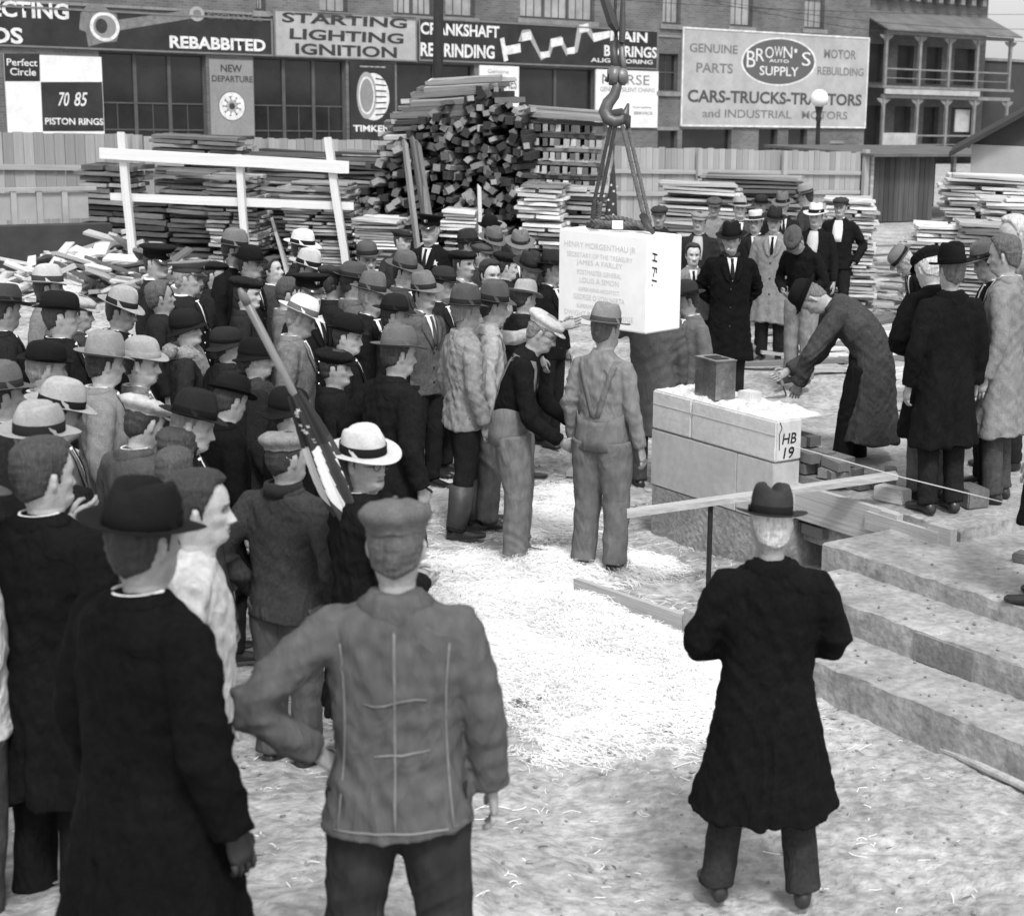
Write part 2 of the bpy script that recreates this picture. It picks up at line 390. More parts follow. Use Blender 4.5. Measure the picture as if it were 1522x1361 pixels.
def wall_holes(x0, x1, z0, z1, holes, th=.35):
    """front face (y=0) with rectangular openings and their reveals"""
    xs = sorted({x0, x1, *[h[0] for h in holes], *[h[2] for h in holes]}); zs = sorted({z0, z1, *[h[1] for h in holes], *[h[3] for h in holes]})
    b = MB()
    for i in range(len(xs) - 1):
        for j in range(len(zs) - 1):
            cx, cz = (xs[i] + xs[i + 1]) / 2, (zs[j] + zs[j + 1]) / 2
            if any(h[0] < cx < h[2] and h[1] < cz < h[3] for h in holes): continue
            b.add([(xs[i], 0, zs[j]), (xs[i + 1], 0, zs[j]), (xs[i + 1], 0, zs[j + 1]), (xs[i], 0, zs[j + 1])], [(0, 1, 2, 3)])
    for h in holes:
        a, c, d, e = h
        b.add([(a, 0, c), (a, th, c), (a, th, e), (a, 0, e)], [(0, 1, 2, 3)]); b.add([(d, 0, c), (d, th, c), (d, th, e), (d, 0, e)], [(3, 2, 1, 0)])
        b.add([(a, 0, c), (d, 0, c), (d, th, c), (a, th, c)], [(0, 1, 2, 3)]); b.add([(a, 0, e), (d, 0, e), (d, th, e), (a, th, e)], [(3, 2, 1, 0)])
    # sides, back and top
    D = 9.0
    b.add([(x0, 0, z0), (x0, D, z0), (x0, D, z1), (x0, 0, z1)], [(3, 2, 1, 0)]); b.add([(x1, 0, z0), (x1, D, z0), (x1, D, z1), (x1, 0, z1)], [(0, 1, 2, 3)])
    b.add([(x0, D, z0), (x1, D, z0), (x1, D, z1), (x0, D, z1)], [(3, 2, 1, 0)]); b.add([(x0, 0, z1), (x1, 0, z1), (x1, D, z1), (x0, D, z1)], [(0, 1, 2, 3)])
    return b
B0 = onA(0, 100, AW)[0]
def WL(px, py):                                             # pixel -> local (x, z) on the big wall
    bb, z = onA(px, py, AW); return bb - B0, z
def WR(x0, y0, x1, y1):
    p, q = WL(x0, y0), WL(x1, y1)                           # top left and bottom right corners
    return p[0], q[1], q[0], p[1]
bld = empty('brick_building', AB(AW, B0, 0), GRID, 'long dark brick building across the street carrying motor parts signs', 'building')
XR = WL(1288, 120)[0]
# storeys of windows: (px rect, columns, rows, kind)
zl0, zl1 = WL(500, 222)[1] - .8, WL(300, 82)[1]
win = []
for (a, c, n) in ((150, 308, 3), (378, 515, 3), (590, 705, 2), (771, 884, 2)):
    xa, xb = WL(a, 150)[0], WL(c, 150)[0]; win.append((xa, zl0, xb, zl1, n, 'low'))
zs = WL(700, 20)[1]
for (a, c, n) in ((380, 395, 1), (475, 517, 1), (585, 645, 2), (662, 706, 1), (773, 884, 3), (985, 1012, 1), (1086, 1119, 1), (1196, 1226, 1)):
    xa, xb = WL(a, 15)[0], WL(c, 15)[0]; win.append((xa, WL(c, 4 + 0.033 * c)[1], xb, WL(c, 4 + 0.033 * c)[1] + 2.1, n, 'up'))
xa, xb = WL(979, 100)[0], WL(1008, 100)[0]; win.append((xa, WL(990, 136)[1], xb, WL(990, 80)[1], 1, 'low2'))
dk = []
for (x0, y0, x1, y1) in ((1014, 192, 1086, 224), (1128, 192, 1154, 226), (1172, 192, 1198, 226), (1234, 214, 1251, 228), (978, 194, 1006, 222)):
    q = WR(x0, y0, x1, y1 + 18); dk.append(q)
wb = wall_holes(-8, XR, -1, 11.5, [t[:4] for t in win] + dk)
wb.make('wall', BRICK, bld)
def window(parent, x0, z0, x1, z1, cols, rows, fm, gm, sill=True, y=.16):
    f = MB(); t = .05
    f.box(x0, y, z0, x0 + t, y + .08, z1); f.box(x1 - t, y, z0, x1, y + .08, z1)
    f.box(x0 + t, y, z0, x1 - t, y + .08, z0 + t); f.box(x0 + t, y, z1 - t, x1 - t, y + .08, z1)
    cw = (x1 - x0 - 2 * t) / cols
    for i in range(1, cols): f.box(x0 + t + i * cw - .05, y - .01, z0 + t, x0 + t + i * cw + .05, y + .07, z1 - t)
    fo = f.make('window', fm, parent)
    for i in range(cols):
        cx0, cx1 = x0 + t + i * cw + (.05 if i else 0), x0 + t + (i + 1) * cw - (.05 if i < cols - 1 else 0)
        mu = MB()
        for (r0, r1, k) in rows:
            a0, a1 = z0 + t + (z1 - z0 - 2 * t) * r0, z0 + t + (z1 - z0 - 2 * t) * r1
            pn = MB().box(cx0, y + .04, a0 + .02, cx1, y + .05, a1 - .02); pn.make('pane', gm, fo)
            if r1 < 1: mu.box(cx0, y + .01, a1 - .02, cx1, y + .065, a1 + .02)
            for q in range(1, k): mu.box(cx0 + (cx1 - cx0) * q / k - .012, y + .02, a0, cx0 + (cx1 - cx0) * q / k + .012, y + .06, a1)
        mu.make('glazing_bar', fm, fo)
    if sill: MB().box(x0 - .12, -.08, z0 - .16, x1 + .12, .16, z0 - .005).make('sill', STONE_TRIM, fo)
for t in win:
    if t[5] == 'low': window(bld, *t[:4], t[4], [(0, .18, 2), (.18, .38, 2), (.38, .60, 2), (.60, 1, 1)], FRAME, GLASS)
    elif t[5] == 'low2': window(bld, *t[:4], 1, [(0, .5, 2), (.5, 1, 2)], FRAME, GLASS)
    else: window(bld, *t[:4], t[4], [(0, .5, 3), (.5, 1, 3)], FRAMEL if 700 < 0 else FRAME, GLASSL)
for q in dk:
    f = MB().box(q[0], .2, q[1], q[2], .25, q[3]); f.make('doorway', GLASS, bld)
    MB().box(q[0] - .05, -.03, q[3] + .004, q[2] + .05, .1, q[3] + .12).make('lintel', STONE_TRIM, bld)
for i in range(-7, int(XR)):                                   # courses of trim under the upper windows
    pass
MB().box(-8, -.05, zs - .42, WL(1012, 20)[0], -.003, zs - .34).make('string_course', STONE_TRIM, bld)

def sign(px, label, face, border=None, bt=.05, y=-.08, name='sign_board', cat='sign'):
    """a sign board fixed to the wall; returns empty whose local origin is the board centre"""
    x0, z0, x1, z1 = WR(*px)
    c = AB(AW, B0, 0) + np.array([*(BX * (x0 + x1) / 2), (z0 + z1) / 2]) + np.array([*(AX * -y), 0])
    e = empty(name, c, GRID, label, cat)
    W, Hh = x1 - x0, z1 - z0
    MB().box(-W / 2, 0, -Hh / 2, W / 2, .06, Hh / 2).make('board', face, e)
    if border is not None:
        b = MB(); b.box(-W / 2, -.02, Hh / 2 - bt, W / 2, -.001, Hh / 2); b.box(-W / 2, -.02, -Hh / 2, W / 2, -.001, -Hh / 2 + bt)
        b.box(-W / 2, -.02, -Hh / 2 + bt, -W / 2 + bt, -.001, Hh / 2 - bt); b.box(W / 2 - bt, -.02, -Hh / 2 + bt, W / 2, -.001, Hh / 2 - bt)
        b.make('border', border, e)
    def L(x, y_): # pixel -> board coordinates
        q = WL(x, y_); return q[0] - (x0 + x1) / 2, q[1] - (z0 + z1) / 2
    e.__class__  # keep
    return e, L, W, Hh
def put(e, L, s, x0, y0, x1, y1, m, bold=.02, shear=0.0, y=-.005):
    a = L(x0, y0); b = L(x1, y1)
    w_ = b[0] - a[0]; h_ = a[1] - b[1]; cx = (a[0] + b[0]) / 2; cz = (a[1] + b[1]) / 2
    return text(s, abs(w_), abs(h_), m, 'lettering', e, (cx, y, cz), (math.pi / 2, 0, 0), bold, shear=shear)
BORD = mat('grey_moulding', .16, .8, .2, 3, .2)
# 1. long dark board: ...ECTING / ...DS  connecting rod  EXCHANGE REBABBITED
e, L, W_, H_ = sign((-150, 0, 404, 84), 'long black board with a painted connecting rod and REBABBITED', PAINTB, BORD)
put(e, L, 'CONNECTING', -125, -6, 101, 30, LETW, .03); put(e, L, 'RODS', -75, 37, 33, 66, LETW, .03)
put(e, L, 'EXCHANGE', 307, 20, 388, 32, LETG, .01); put(e, L, 'REBABBITED', 250, 53, 393, 77, LETW, .035)
def disc(e, L, cx, cy, r, r2, m, y, name, seg=28, sx=1.0):
    c = L(cx, cy); k = abs(L(cx + 10, cy)[0] - c[0]) / 10; kz = abs(L(cx, cy + 10)[1] - c[1]) / 10
    a = np.arange(seg) * 2 * math.pi / seg; V = [(c[0] + math.cos(t) * r * k * sx, y, c[1] + math.sin(t) * r * kz) for t in a]
    if r2: V += [(c[0] + math.cos(t) * r2 * k * sx, y, c[1] + math.sin(t) * r2 * kz) for t in a]; F = [(i, (i + 1) % seg, seg + (i + 1) % seg, seg + i) for i in range(seg)]
    else: F = [tuple(range(seg))]
    return link(name, mesh(name, V, F), e, m)
def poly(e, L, pts, m, y, name):
    V = [(L(*p)[0], y, L(*p)[1]) for p in pts]; return link(name, mesh(name, V, [tuple(range(len(V)))]), e, m)
poly(e, L, [(118, 20), (128, 8), (150, 6), (160, 16), (172, 22), (176, 45), (172, 62), (150, 64), (130, 70), (126, 48), (116, 44)], LETG, -.004, 'painted_housing')
poly(e, L, [(172, 30), (283, 15), (288, 27), (174, 46)], LETG, -.005, 'painted_shank')
disc(e, L, 154, 40, 22, 17, LETW, -.009, 'painted_ring'); disc(e, L, 154, 40, 17, 0, PAINTM, -.007, 'painted_bore')
disc(e, L, 149, 39, 11, 0, LETB, -.010, 'painted_hole', sx=.8); disc(e, L, 291, 21, 11, 6, PAINTG, -.007, 'painted_eye'); disc(e, L, 291, 21, 6, 0, LETG, -.006, 'painted_bush')
# 2. STARTING LIGHTING IGNITION
e, L, W_, H_ = sign((405, 13, 618, 92), 'pale board lettered STARTING LIGHTING IGNITION in dark capitals', mat('pale_sign_paint', .34, .65, .2, 1.5, .1, 20, fine=.06), BORD, .04)
put(e, L, 'STARTING', 417, 18, 603, 43, LETB, .03, .03); put(e, L, 'LIGHTING', 428, 42, 598, 66, LETB, .03, .03); put(e, L, 'IGNITION', 437, 64, 588, 87, LETB, .03, .0)
# 3. CRANKSHAFT REGRINDING / MAIN BEARINGS ALIGN BORING
e, L, W_, H_ = sign((620, 26, 975, 104), 'black board with painted crankshaft beside CRANKSHAFT REGRINDING and MAIN BEARINGS', PAINTB, BORD)
put(e, L, 'CRANKSHAFT', 623, 33, 740, 57, LETW, .03); put(e, L, 'REGRINDING', 623, 63, 733, 88, LETW, .03)
put(e, L, 'MAIN', 905, 46, 960, 64, LETW, .03); put(e, L, 'BEARINGS', 896, 67, 974, 87, LETW, .03); put(e, L, 'ALIGN BORING', 876, 86, 968, 96, LETW, .02)
for i, q in enumerate([[(741, 58), (747, 56), (753, 90), (747, 92)], [(749, 69), (771, 65), (772, 78), (751, 82)], [(773, 50), (787, 47), (788, 59), (774, 62)],
        [(801, 78), (814, 76), (815, 85), (802, 87)], [(816, 58), (834, 56), (835, 67), (817, 71)], [(840, 72), (852, 70), (852, 80), (841, 81)],
        [(858, 38), (872, 35), (873, 47), (859, 49)], [(878, 50), (904, 46), (904, 56), (880, 63)]]):
    poly(e, L, q, LETW, -.010 - i * .0005, 'painted_journal')
for i, q in enumerate([[(768, 62), (774, 45), (786, 44), (800, 76), (814, 84), (802, 90), (796, 78), (784, 56), (776, 62)],
        [(812, 82), (816, 58), (832, 54), (842, 76), (840, 84), (832, 68), (820, 70), (815, 86)], [(850, 80), (856, 40), (872, 34), (880, 52), (880, 62), (870, 48), (862, 50), (856, 78)]]):
    poly(e, L, q, PAINTG, -.006 - i * .0005, 'painted_web')
# 4. big board right
e, L, W_, H_ = sign((1013, 40, 1284, 191), 'large pale parts and rebuilding billboard with an oval emblem', mat('billboard_paint', .37, .65, .2, 1.0, .1, 20, fine=.05), LETW, .06)
put(e, L, 'GENUINE', 1023, 64, 1094, 81, LETG, .02); put(e, L, 'PARTS', 1033, 93, 1087, 110, LETG, .02)
put(e, L, 'MOTOR', 1223, 73, 1270, 89, LETG, .02); put(e, L, 'REBUILDING', 1213, 99, 1281, 114, LETG, .02)
put(e, L, 'CARS-TRUCKS-TRACTORS', 1020, 133, 1278, 158, mat('dark_grey_lettering', .07, .6, .1, 2, 0), .03); put(e, L, 'and INDUSTRIAL   MOTORS', 1042, 162, 1257, 178, LETG, .015)
disc(e, L, 1155, 92, 56, 0, LETW, -.004, 'oval_rim', 40); 
def ell(cx, cy, rx, ry, m, y, nm):
    V = []
    for k in range(44):
        t = k * 2 * math.pi / 44; q = L(cx + rx * math.cos(t), cy + ry * math.sin(t)); V.append((q[0], y, q[1]))
    return link(nm, mesh(nm, V, [tuple(range(44))[::-1]]), e, m)
for c in list(e.children):
    if c.name.startswith('oval_rim'): bpy.data.objects.remove(c)
ell(1155, 92, 56, 36, LETW, -.006, 'oval_rim'); ell(1155, 92, 53, 33.5, mat('emblem_paint', .10, .6, .1, 2, 0), -.010, 'oval_field')
# arched name: letters one by one
arc = "BROWN'S"
for i, ch in enumerate(arc):
    t = (i - 3) / 3.0; cx = 1155 + t * 41; cy = 77 + 11 * t * t; hh = 8 + 2.5 * abs(t) + (2 if i == 0 else 0)
    if ch == "'": put(e, L, ch, cx - 4, cy - 9, cx + 0, cy - 3, LETW, .03, y=-.014)
    else: put(e, L, ch, cx - 6, cy - hh, cx + 6, cy + hh, LETW, .0, y=-.014)
put(e, L, 'AUTO', 1141, 88, 1170, 94, LETW, .02, y=-.014); put(e, L, 'SUPPLY', 1127, 98, 1184, 114, LETW, .01, y=-.014)
# 5. checkerboard piston ring board
e, L, W_, H_ = sign((4, 80, 154, 199), 'checkered black and white piston ring board left of the windows', PAINTW, None)
o = poly(e, L, [(4, 80), (57, 80), (58, 121), (6, 121)], PAINTB, -.005, 'black_square'); o = poly(e, L, [(59, 122), (150, 122), (153, 195), (62, 195)], PAINTB, -.006, 'black_square')
put(e, L, 'Perfect', 8, 87, 54, 99, LETW, .01, y=-.011); put(e, L, 'Circle', 13, 101, 52, 113, LETW, .01, y=-.011)
put(e, L, '70', 84, 137, 102, 158, LETW, .01, .3, -.011); put(e, L, '85', 108, 137, 129, 158, LETW, .01, .3, -.011); put(e, L, 'PISTON RINGS', 65, 175, 152, 186, LETW, .02, y=-.011)
# 6. NEW DEPARTURE
e, L, W_, H_ = sign((309, 88, 377, 215), 'grey ball bearing panel between the windows reading NEW DEPARTURE', PAINTM, None)
put(e, L, 'NEW', 326, 96, 358, 108, LETB, .02); put(e, L, 'DEPARTURE', 313, 112, 374, 123, LETB, .015)
disc(e, L, 343, 158, 22, 0, LETB, -.004, 'bearing_black_disc', sx=.9); disc(e, L, 343, 158, 21, 15, LETW, -.008, 'outer_race', sx=.9); disc(e, L, 343, 158, 9, 5, PAINTG, -.009, 'inner_race', sx=.9)  # black disc is part of the bearing painted on the panel
for k in range(9): t = k * .698; disc(e, L, 343 + 11.5 * math.cos(t), 158 + 12 * math.sin(t), 3.6, 0, LETW, -.011, 'ball', 10)
# 7. roller bearing panel
e, L, W_, H_ = sign((518, 92, 586, 212), 'black panel with a painted white roller bearing', PAINTB, None)
put(e, L, 'GENUINE', 533, 98, 571, 101, LETW, .02); disc(e, L, 553, 144, 35, 0, LETW, -.004, 'bearing_cup', sx=.68); disc(e, L, 543, 142, 35, 28, PAINTG, -.007, 'cone_rim', sx=.42); disc(e, L, 543, 142, 25, 0, PAINTM, -.008, 'bore', sx=.4)
for k in range(7): yy = 116 + k * 9; poly(e, L, [(556, yy), (572, yy + 2 - k * .6), (572, yy + 4 - k * .6), (556, yy + 2)], LETB, -.010 - k * .0003, 'roller_gap')
put(e, L, 'TIMKEN', 523, 186, 578, 196, LETW, .03)
# 8. CLUTCHES  9. MORSE
e, L, W_, H_ = sign((711, 97, 769, 190), 'narrow white panel lettered Genuine CLUTCHES', PAINTW, None)
put(e, L, 'Genuine', 723, 103, 754, 110, LETG, .0); put(e, L, 'CLUTCHES', 715, 115, 766, 133, LETG, .02); put(e, L, 'PARTS', 745, 138, 762, 144, LETG)
e, L, W_, H_ = sign((884, 103, 975, 190), 'white panel lettered MORSE behind the crane hook', PAINTW, None)
put(e, L, 'MORSE', 893, 110, 963, 127, LETG, .0); put(e, L, 'GENUINE SILENT CHAINS', 890, 129, 971, 138, LETG, .0); put(e, L, 'Complete', 938, 158, 966, 162, LETG); put(e, L, 'SERVICE', 940, 166, 968, 171, LETG)

# ================================================================== BRICK HOUSE WITH TWO STOREYS OF PORCH
ph = empty('porch_house', AB(AW - 1.6, B0 + XR, 0), GRID, 'brick house with two storeys of open timber porch at the right', 'building')
XE = WL(1506, 60)[0] - XR + .1
hz = [WL(1400, y)[1] for y in (56, 130, 148, 226)]      # porch levels
x5 = [WL(x, 95)[0] - XR + .4 for x in (1305, 1356, 1400, 1442, 1491)]
o5 = []
for i in range(4):
    for z0, z1 in ((hz[3] + .1, hz[2] - .35), (hz[1] + .1, hz[0] - .35)): o5.append((x5[i] + .35, z0, x5[i + 1] - .4, z1))
wall_holes(0.02, XE, -1, 11.0, o5).make('wall', BRICK2, ph)
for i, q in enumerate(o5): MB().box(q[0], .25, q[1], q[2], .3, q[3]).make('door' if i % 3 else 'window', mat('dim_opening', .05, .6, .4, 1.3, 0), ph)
PORCH = mat('porch_paint', .2, .8, .25, 3, .2, 20)
PORCHL = mat('pale_porch_paint', .38, .8, .25, 2, .2, 20)
# y of porch front = -1.6
for lv, (zt, zb) in enumerate(((hz[0], hz[1]), (hz[2], hz[3]))):
    for x in x5:
        p = MB().box(x - .06, -1.66, zb, x + .06, -1.54, zt)
        for s in (-1, 1):
            p.add([(x + s * .06, -1.62, zt - .02), (x + s * .38, -1.62, zt - .02), (x + s * .30, -1.62, zt - .12), (x + s * .12, -1.62, zt - .22), (x + s * .06, -1.62, zt - .42),
                   (x + s * .06, -1.58, zt - .02), (x + s * .38, -1.58, zt - .02), (x + s * .30, -1.58, zt - .12), (x + s * .12, -1.58, zt - .22), (x + s * .06, -1.58, zt - .42)],
                  [(0, 1, 2, 3, 4), (9, 8, 7, 6, 5), (0, 5, 6, 1), (1, 6, 7, 2), (2, 7, 8, 3), (3, 8, 9, 4)])
        p.make('post', PORCH, ph)
    MB().box(x5[0] - .1, -1.68, zt + .003, x5[-1] + .1, -1.52, zt + .14).make('beam', PORCH, ph)
    MB().box(x5[0] - .05, -1.64, zb + .62, x5[-1] + .05, -1.56, zb + .68).make('rail', PORCH, ph)
    for i in range(4):
        bb = MB()
        bb.box(x5[i] + .07, -1.61, zb + .28, x5[i + 1] - .07, -1.59, zb + .31)
        bb.make('lower_rail', PORCH, ph)
    MB().box(x5[0] - .2, -1.75, zb - .1, x5[-1] + .2, -.004, zb - .003).make('porch_floor', PORCH, ph)
MB().box(x5[0] - .1, -1.79, hz[2] + .16, x5[3] + .1, -1.70, hz[1] - .12).make('fascia_board', PORCHL, ph)
MB().box(x5[0] - .05, -1.72, hz[3], x5[1] - .1, -1.66, hz[3] + .75).make('parapet_board', PORCHL, ph)
MB().box(x5[2] + .9, -1.3, hz[3] + .8, x5[3] + .1, -1.25, hz[3] + 1.7).make('hanging_cloth', PORCHL, ph)
rz_ = hz[0] + .15
MB().add([(x5[0] - .3, -1.95, rz_), (x5[-1] + .3, -1.95, rz_), (x5[-1] + .3, -.01, rz_ + .75), (x5[0] - .3, -.01, rz_ + .75),
          (x5[0] - .3, -1.95, rz_ + .06), (x5[-1] + .3, -1.95, rz_ + .06), (x5[-1] + .3, -.01, rz_ + .81), (x5[0] - .3, -.01, rz_ + .81)],
         [(0, 3, 2, 1), (4, 5, 6, 7), (0, 1, 5, 4), (1, 2, 6, 5), (3, 0, 4, 7)]).make('porch_roof', mat('tin_roof', .13, .7, .3, 1.5, .3), ph)
for k in range(12):
    x = .6 + k * (XE - 1.2) / 11; MB().box(x - .12, -.35, rz_ + 1.25, x + .12, -.003, rz_ + 1.65).make('bracket', PORCH, ph)
MB().box(0, -.5, rz_ + 1.655, XE + .1, -.003, rz_ + 1.9).make('cornice', PORCH, ph)
# low dark building farther right
o = empty('low_building', AB(AW - 2, B0 + XR + XE + .02, 0), GRID, 'low dark building at the right edge behind the shed', 'building')
zq = onA(1500, 92, AW - 2)[1]
MB().box(0, 0, -1, 12, 8, zq).make('wall', mat('dark_stucco', .05, .9, .2, 1, .3), o); MB().box(-.05, -.08, zq + .003, 12.1, 8, zq + .12).make('coping', STONE_TRIM, o)

# ================================================================== SHEDS
AF = -29.8
bq, zt = onA(1290, 232, AF); b2q, _ = onA(1440, 232, AF)
sh = empty('open_shed', AB(AF, bq, 0), GRID, 'dark open-fronted plank shed at the right end of the fence', 'shed')
Lq = b2q - bq + 2.2
DKW = mat('shaded_shed_interior', .022, .95, .3, 2, .4, 20, stretch=(4, 4, .4))  # near-black tone puts the shade of the open cavity into the walls
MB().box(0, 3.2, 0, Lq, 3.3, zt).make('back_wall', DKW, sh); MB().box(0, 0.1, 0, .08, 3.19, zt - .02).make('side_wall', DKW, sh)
MB().box(-.2, -.4, zt + .003, Lq + .1, 3.5, zt + .07).make('roof', mat('shed_roof', .1, .8, .3, 2, .4), sh)
for k in range(13): MB().box(.1 + k * .17, .02, 0, .1 + k * .17 + .155, .05 + .01 * (k % 3), zt - .02).make('board', mat('shed_boards', .07, .9, .3, 2, .4, 20, stretch=(4, 4, .4), per_obj=.35), sh)
for x in (.03, Lq * .5, Lq - .1): MB().box(x, -.1, 0, x + .1, -.003, zt - .003).make('post', WOODM, sh)
# stucco shed with sloping roof, turned square to the street corner
DS = 29.0
p0 = atdepth(1442, 255, DS); ra = ray(1480, 200); rzs = math.atan2(ra[1], ra[0]) - math.pi / 2
s2 = empty('stucco_shed', (p0[0], p0[1], 0), rzs, 'pale stucco shed with a dark sloping roof at the right edge', 'shed')
z_a = float(atdepth(1442, 214, DS)[2]); z_b = float(atdepth(1522, 168, DS)[2]); Ls = float(np.linalg.norm((atdepth(1522, 214, DS) - p0)[:2]))
STU = mat('stucco', .34, .9, .15, 1.5, .4, 25)
MB().box(0, 0, 0, Ls * 3, 3, z_a - .003).make('wall', STU, s2)
sl = (z_b - z_a) / Ls
MB().add([(0, .05, z_a), (Ls * 3, .05, z_a), (Ls * 3, .05, z_a + sl * Ls * 3), (0, .4, z_a), (Ls * 3, .4, z_a), (Ls * 3, .4, z_a + sl * Ls * 3)], [(0, 1, 2), (5, 4, 3), (0, 2, 5, 3)]).make('gable', mat('gable_boards', .06, .9, .2, 3, .3), s2)
MB().quadbox([(-.36, -.3, z_a - sl * .36), (Ls * 3, -.3, z_a + sl * Ls * 3), (Ls * 3, 3.1, z_a + sl * Ls * 3), (-.36, 3.1, z_a - sl * .36)], (0, 0, .08)).make('roof', mat('shed_felt', .035, .9, .3, 2, .3), s2)

# ================================================================== FENCE
fb0, fb1 = onA(-25, 240, AF)[0], onA(1284, 250, AF)[0]
fe = empty('board_fence', AB(AF, fb0, 0), GRID, 'long pale fence of upright boards behind the lumber yard', 'fence')
FW = mat('fence_board', .32, .9, .22, 2.5, .4, 20, stretch=(4, 4, .35), fine=.15, per_obj=.22)
FR = mat('fence_rail', .34, .9, .2, 2.5, .3, 20)
nb = int((fb1 - fb0) / .165)
def ftop(x): t = x / (fb1 - fb0); return 1.97 + (1.62 - 1.97) * t
for k in range(nb):
    x = k * .165; r = random.random()
    piece('board', cube(FW), (x + .08, .05 + .012 * random.random(), ftop(x) / 2 + .02 * (random.random() - .5)), (0, random.uniform(-.008, .008), 0), (.155, .022, ftop(x) + .05 * random.random()), fe)
for x0 in np.arange(0, fb1 - fb0 - 2.4, 2.45):
    for z in (.45, .72): piece('rail', cube(FR), (x0 + 1.22, .005, ftop(x0 + 1.2) * z), (0, (1.97 - 1.62) / (fb1 - fb0), 0), (2.44, .05, .09), fe)
    piece('post', cube(FR), (x0, -.06, ftop(x0) / 2), (0, 0, 0), (.11, .075, ftop(x0) + .04), fe)
piece('post', cube(FR), (fb1 - fb0, -.06, .84), (0, 0, 0), (.14, .1, 1.74), fe)
# low panel hoarding and the shaded band below it at far left
al = -26.6
h0, h1 = onA(-20, 300, al)[0], onA(132, 300, al)[0]
lo = empty('panel_hoarding', AB(al, h0, 0), GRID, 'low pale panel hoarding at the far left in front of the fence', 'hoarding')
zt_, zb_ = onA(60, 287, al)[1], onA(60, 326, al)[1]
PAN = mat('hoarding_panel', .36, .9, .2, 1.5, .3, per_obj=.1)
for k in range(4):
    ww = (h1 - h0) / 4; MB().box(k * ww + .01, 0, zb_, (k + 1) * ww - .01, .03, zt_).make('panel', PAN, lo)
    MB().box(k * ww - .04, -.05, 0.02, k * ww + .04, -.003, zt_ + .03).make('post', FR, lo)
MB().box(-.1, -.06, zt_ + .032, h1 - h0 + .1, .05, zt_ + .08).make('cap_rail', FR, lo)
MB().box(-.3, -.35, 0, h1 - h0 + .2, -.06, zb_ - .06).make('shaded_band', mat('shaded_band_tone', .05, .9, .3, 2, .3), lo)  # dark box: its tone stands for the shaded band below the panels

# ================================================================== TIMBER BATTER BOARD FRAME
WHT = mat('whitewashed_timber', .62, .8, .12, 3, .3, 25, fine=.1, stretch=(.3, 4, 4), per_obj=.05)

gf = G(203, 438)
bf = empty('batter_board_frame', gf, 0, 'white timber batter board frame standing among the lumber stacks', 'frame')
def toV(o, p): return Vector([float(t) for t in p]) - o.location
def onplane(x, y):   # plane through gf facing the camera heading
    d = ray(x, y); t = gf[1] / d[1]; return CC + d * t
for (x0, y0, x1, y1, wd) in ((180, 199, 203, 440, .10), (487, 207, 523, 452, .10), (355, 232, 371, 450, .09)):
    beam('post', toV(bf, onplane(x0, y0)), toV(bf, onplane(x1, y1)), .10, wd, WHT, 0, bf, roll=0)
def moved(p, d): p = p.copy(); p[1] -= d; return p
beam('board', toV(bf, moved(onplane(159, 230), .09)), toV(bf, moved(onplane(515, 247), .09)), .05, .155, WHT, 1, bf)
beam('board', toV(bf, moved(onplane(168, 294), -.09)), toV(bf, moved(onplane(522, 306), -.09)), .05, .11, WHT, 2, bf)
# ================================================================== LUMBER YARD
def stack(x0, x1, yt, D, m, label, lay=.075, run='side', gap=.3, jit=.06, ln=2.2, curve=0.0, z0=0.0, mixed=None, group='lumber stacks', two=False, rot=0.0, cols=None, shadow=True):
    """a pile of boards whose front lies at distance D; x0,x1,yt pixel extents of the front face"""
    c = (x0 + x1) / 2
    pl = atdepth(x0, 400, D); pr = atdepth(x1, 400, D); wdt = float(np.linalg.norm((pr - pl)[:2]))
    top = float(atdepth(c, yt, D)[2])
    mid = (pl + pr) / 2
    st = empty('lumber_stack', (mid[0], mid[1], z0), rot, label, 'lumber stack', group)
    z = z0; k = 0; lay *= .8
    n = max(2, int((top - z0) / lay))
    for i in range(n):
        zz = (i + .5) * lay
        th = lay * random.uniform(.52, .8)
        off = random.uniform(-jit, jit) * .6 + curve * math.sin(math.pi * i / n)
        mm = m if mixed is None or random.random() > .3 else mixed
        if run == 'side':      # boards lying across the view
            nw = cols or 3
            for j in range(nw):
                if random.random() < .10: continue
                if two and random.random() < .5:
                    s = random.uniform(.35, .65)
                    for (u0, u1) in ((-.5, -.5 + s - .02), (-.5 + s + .01, .5)):
                        piece('board', plank_mesh(mm, random.randrange(5)), (off + (u0 + u1) / 2 * wdt, .15 + j * .32 + random.uniform(-.05, .05), zz), (0, random.uniform(-.02, .02), random.uniform(-.12, .12)), ((u1 - u0) * wdt * random.uniform(.88, .98), .26, th), st)
                else:
                    piece('board', plank_mesh(mm, random.randrange(5)), (off, .15 + j * .32 + random.uniform(-.06, .06), zz), (random.uniform(-.04, .04), random.uniform(-.025, .025), random.uniform(-.10, .10)), (wdt * random.uniform(.82, 1.0), .27, th), st)
        else:                  # ends towards us
            cnt = max(1, int(wdt / gap)); ww = wdt / cnt
            for j in range(cnt):
                if random.random() < .04: continue
                piece('board', plank_mesh(mm, random.randrange(5)), (off - wdt / 2 + (j + .5) * ww, ln / 2 + random.uniform(-.10, .10), zz), (0, 0, math.pi / 2 + random.uniform(-.03, .03)), (ln * random.uniform(.9, 1.1), ww * random.uniform(.72, .95), th), st)
    return st
random.seed(21)
stack(120, 200, 236, 27.5, WOODD, 'small dark crate-like stack of boards left of the white frame', lay=.11, two=True, jit=.12, mixed=WOODM)
stack(196, 250, 292, 25.5, WOODD, 'short dark stack touching the left post of the white frame', lay=.11, jit=.05)
stack(228, 362, 196, 29.0, WOODM, 'tall grey stack rising above the white cross board', lay=.09, jit=.08, two=True, mixed=WOODD)
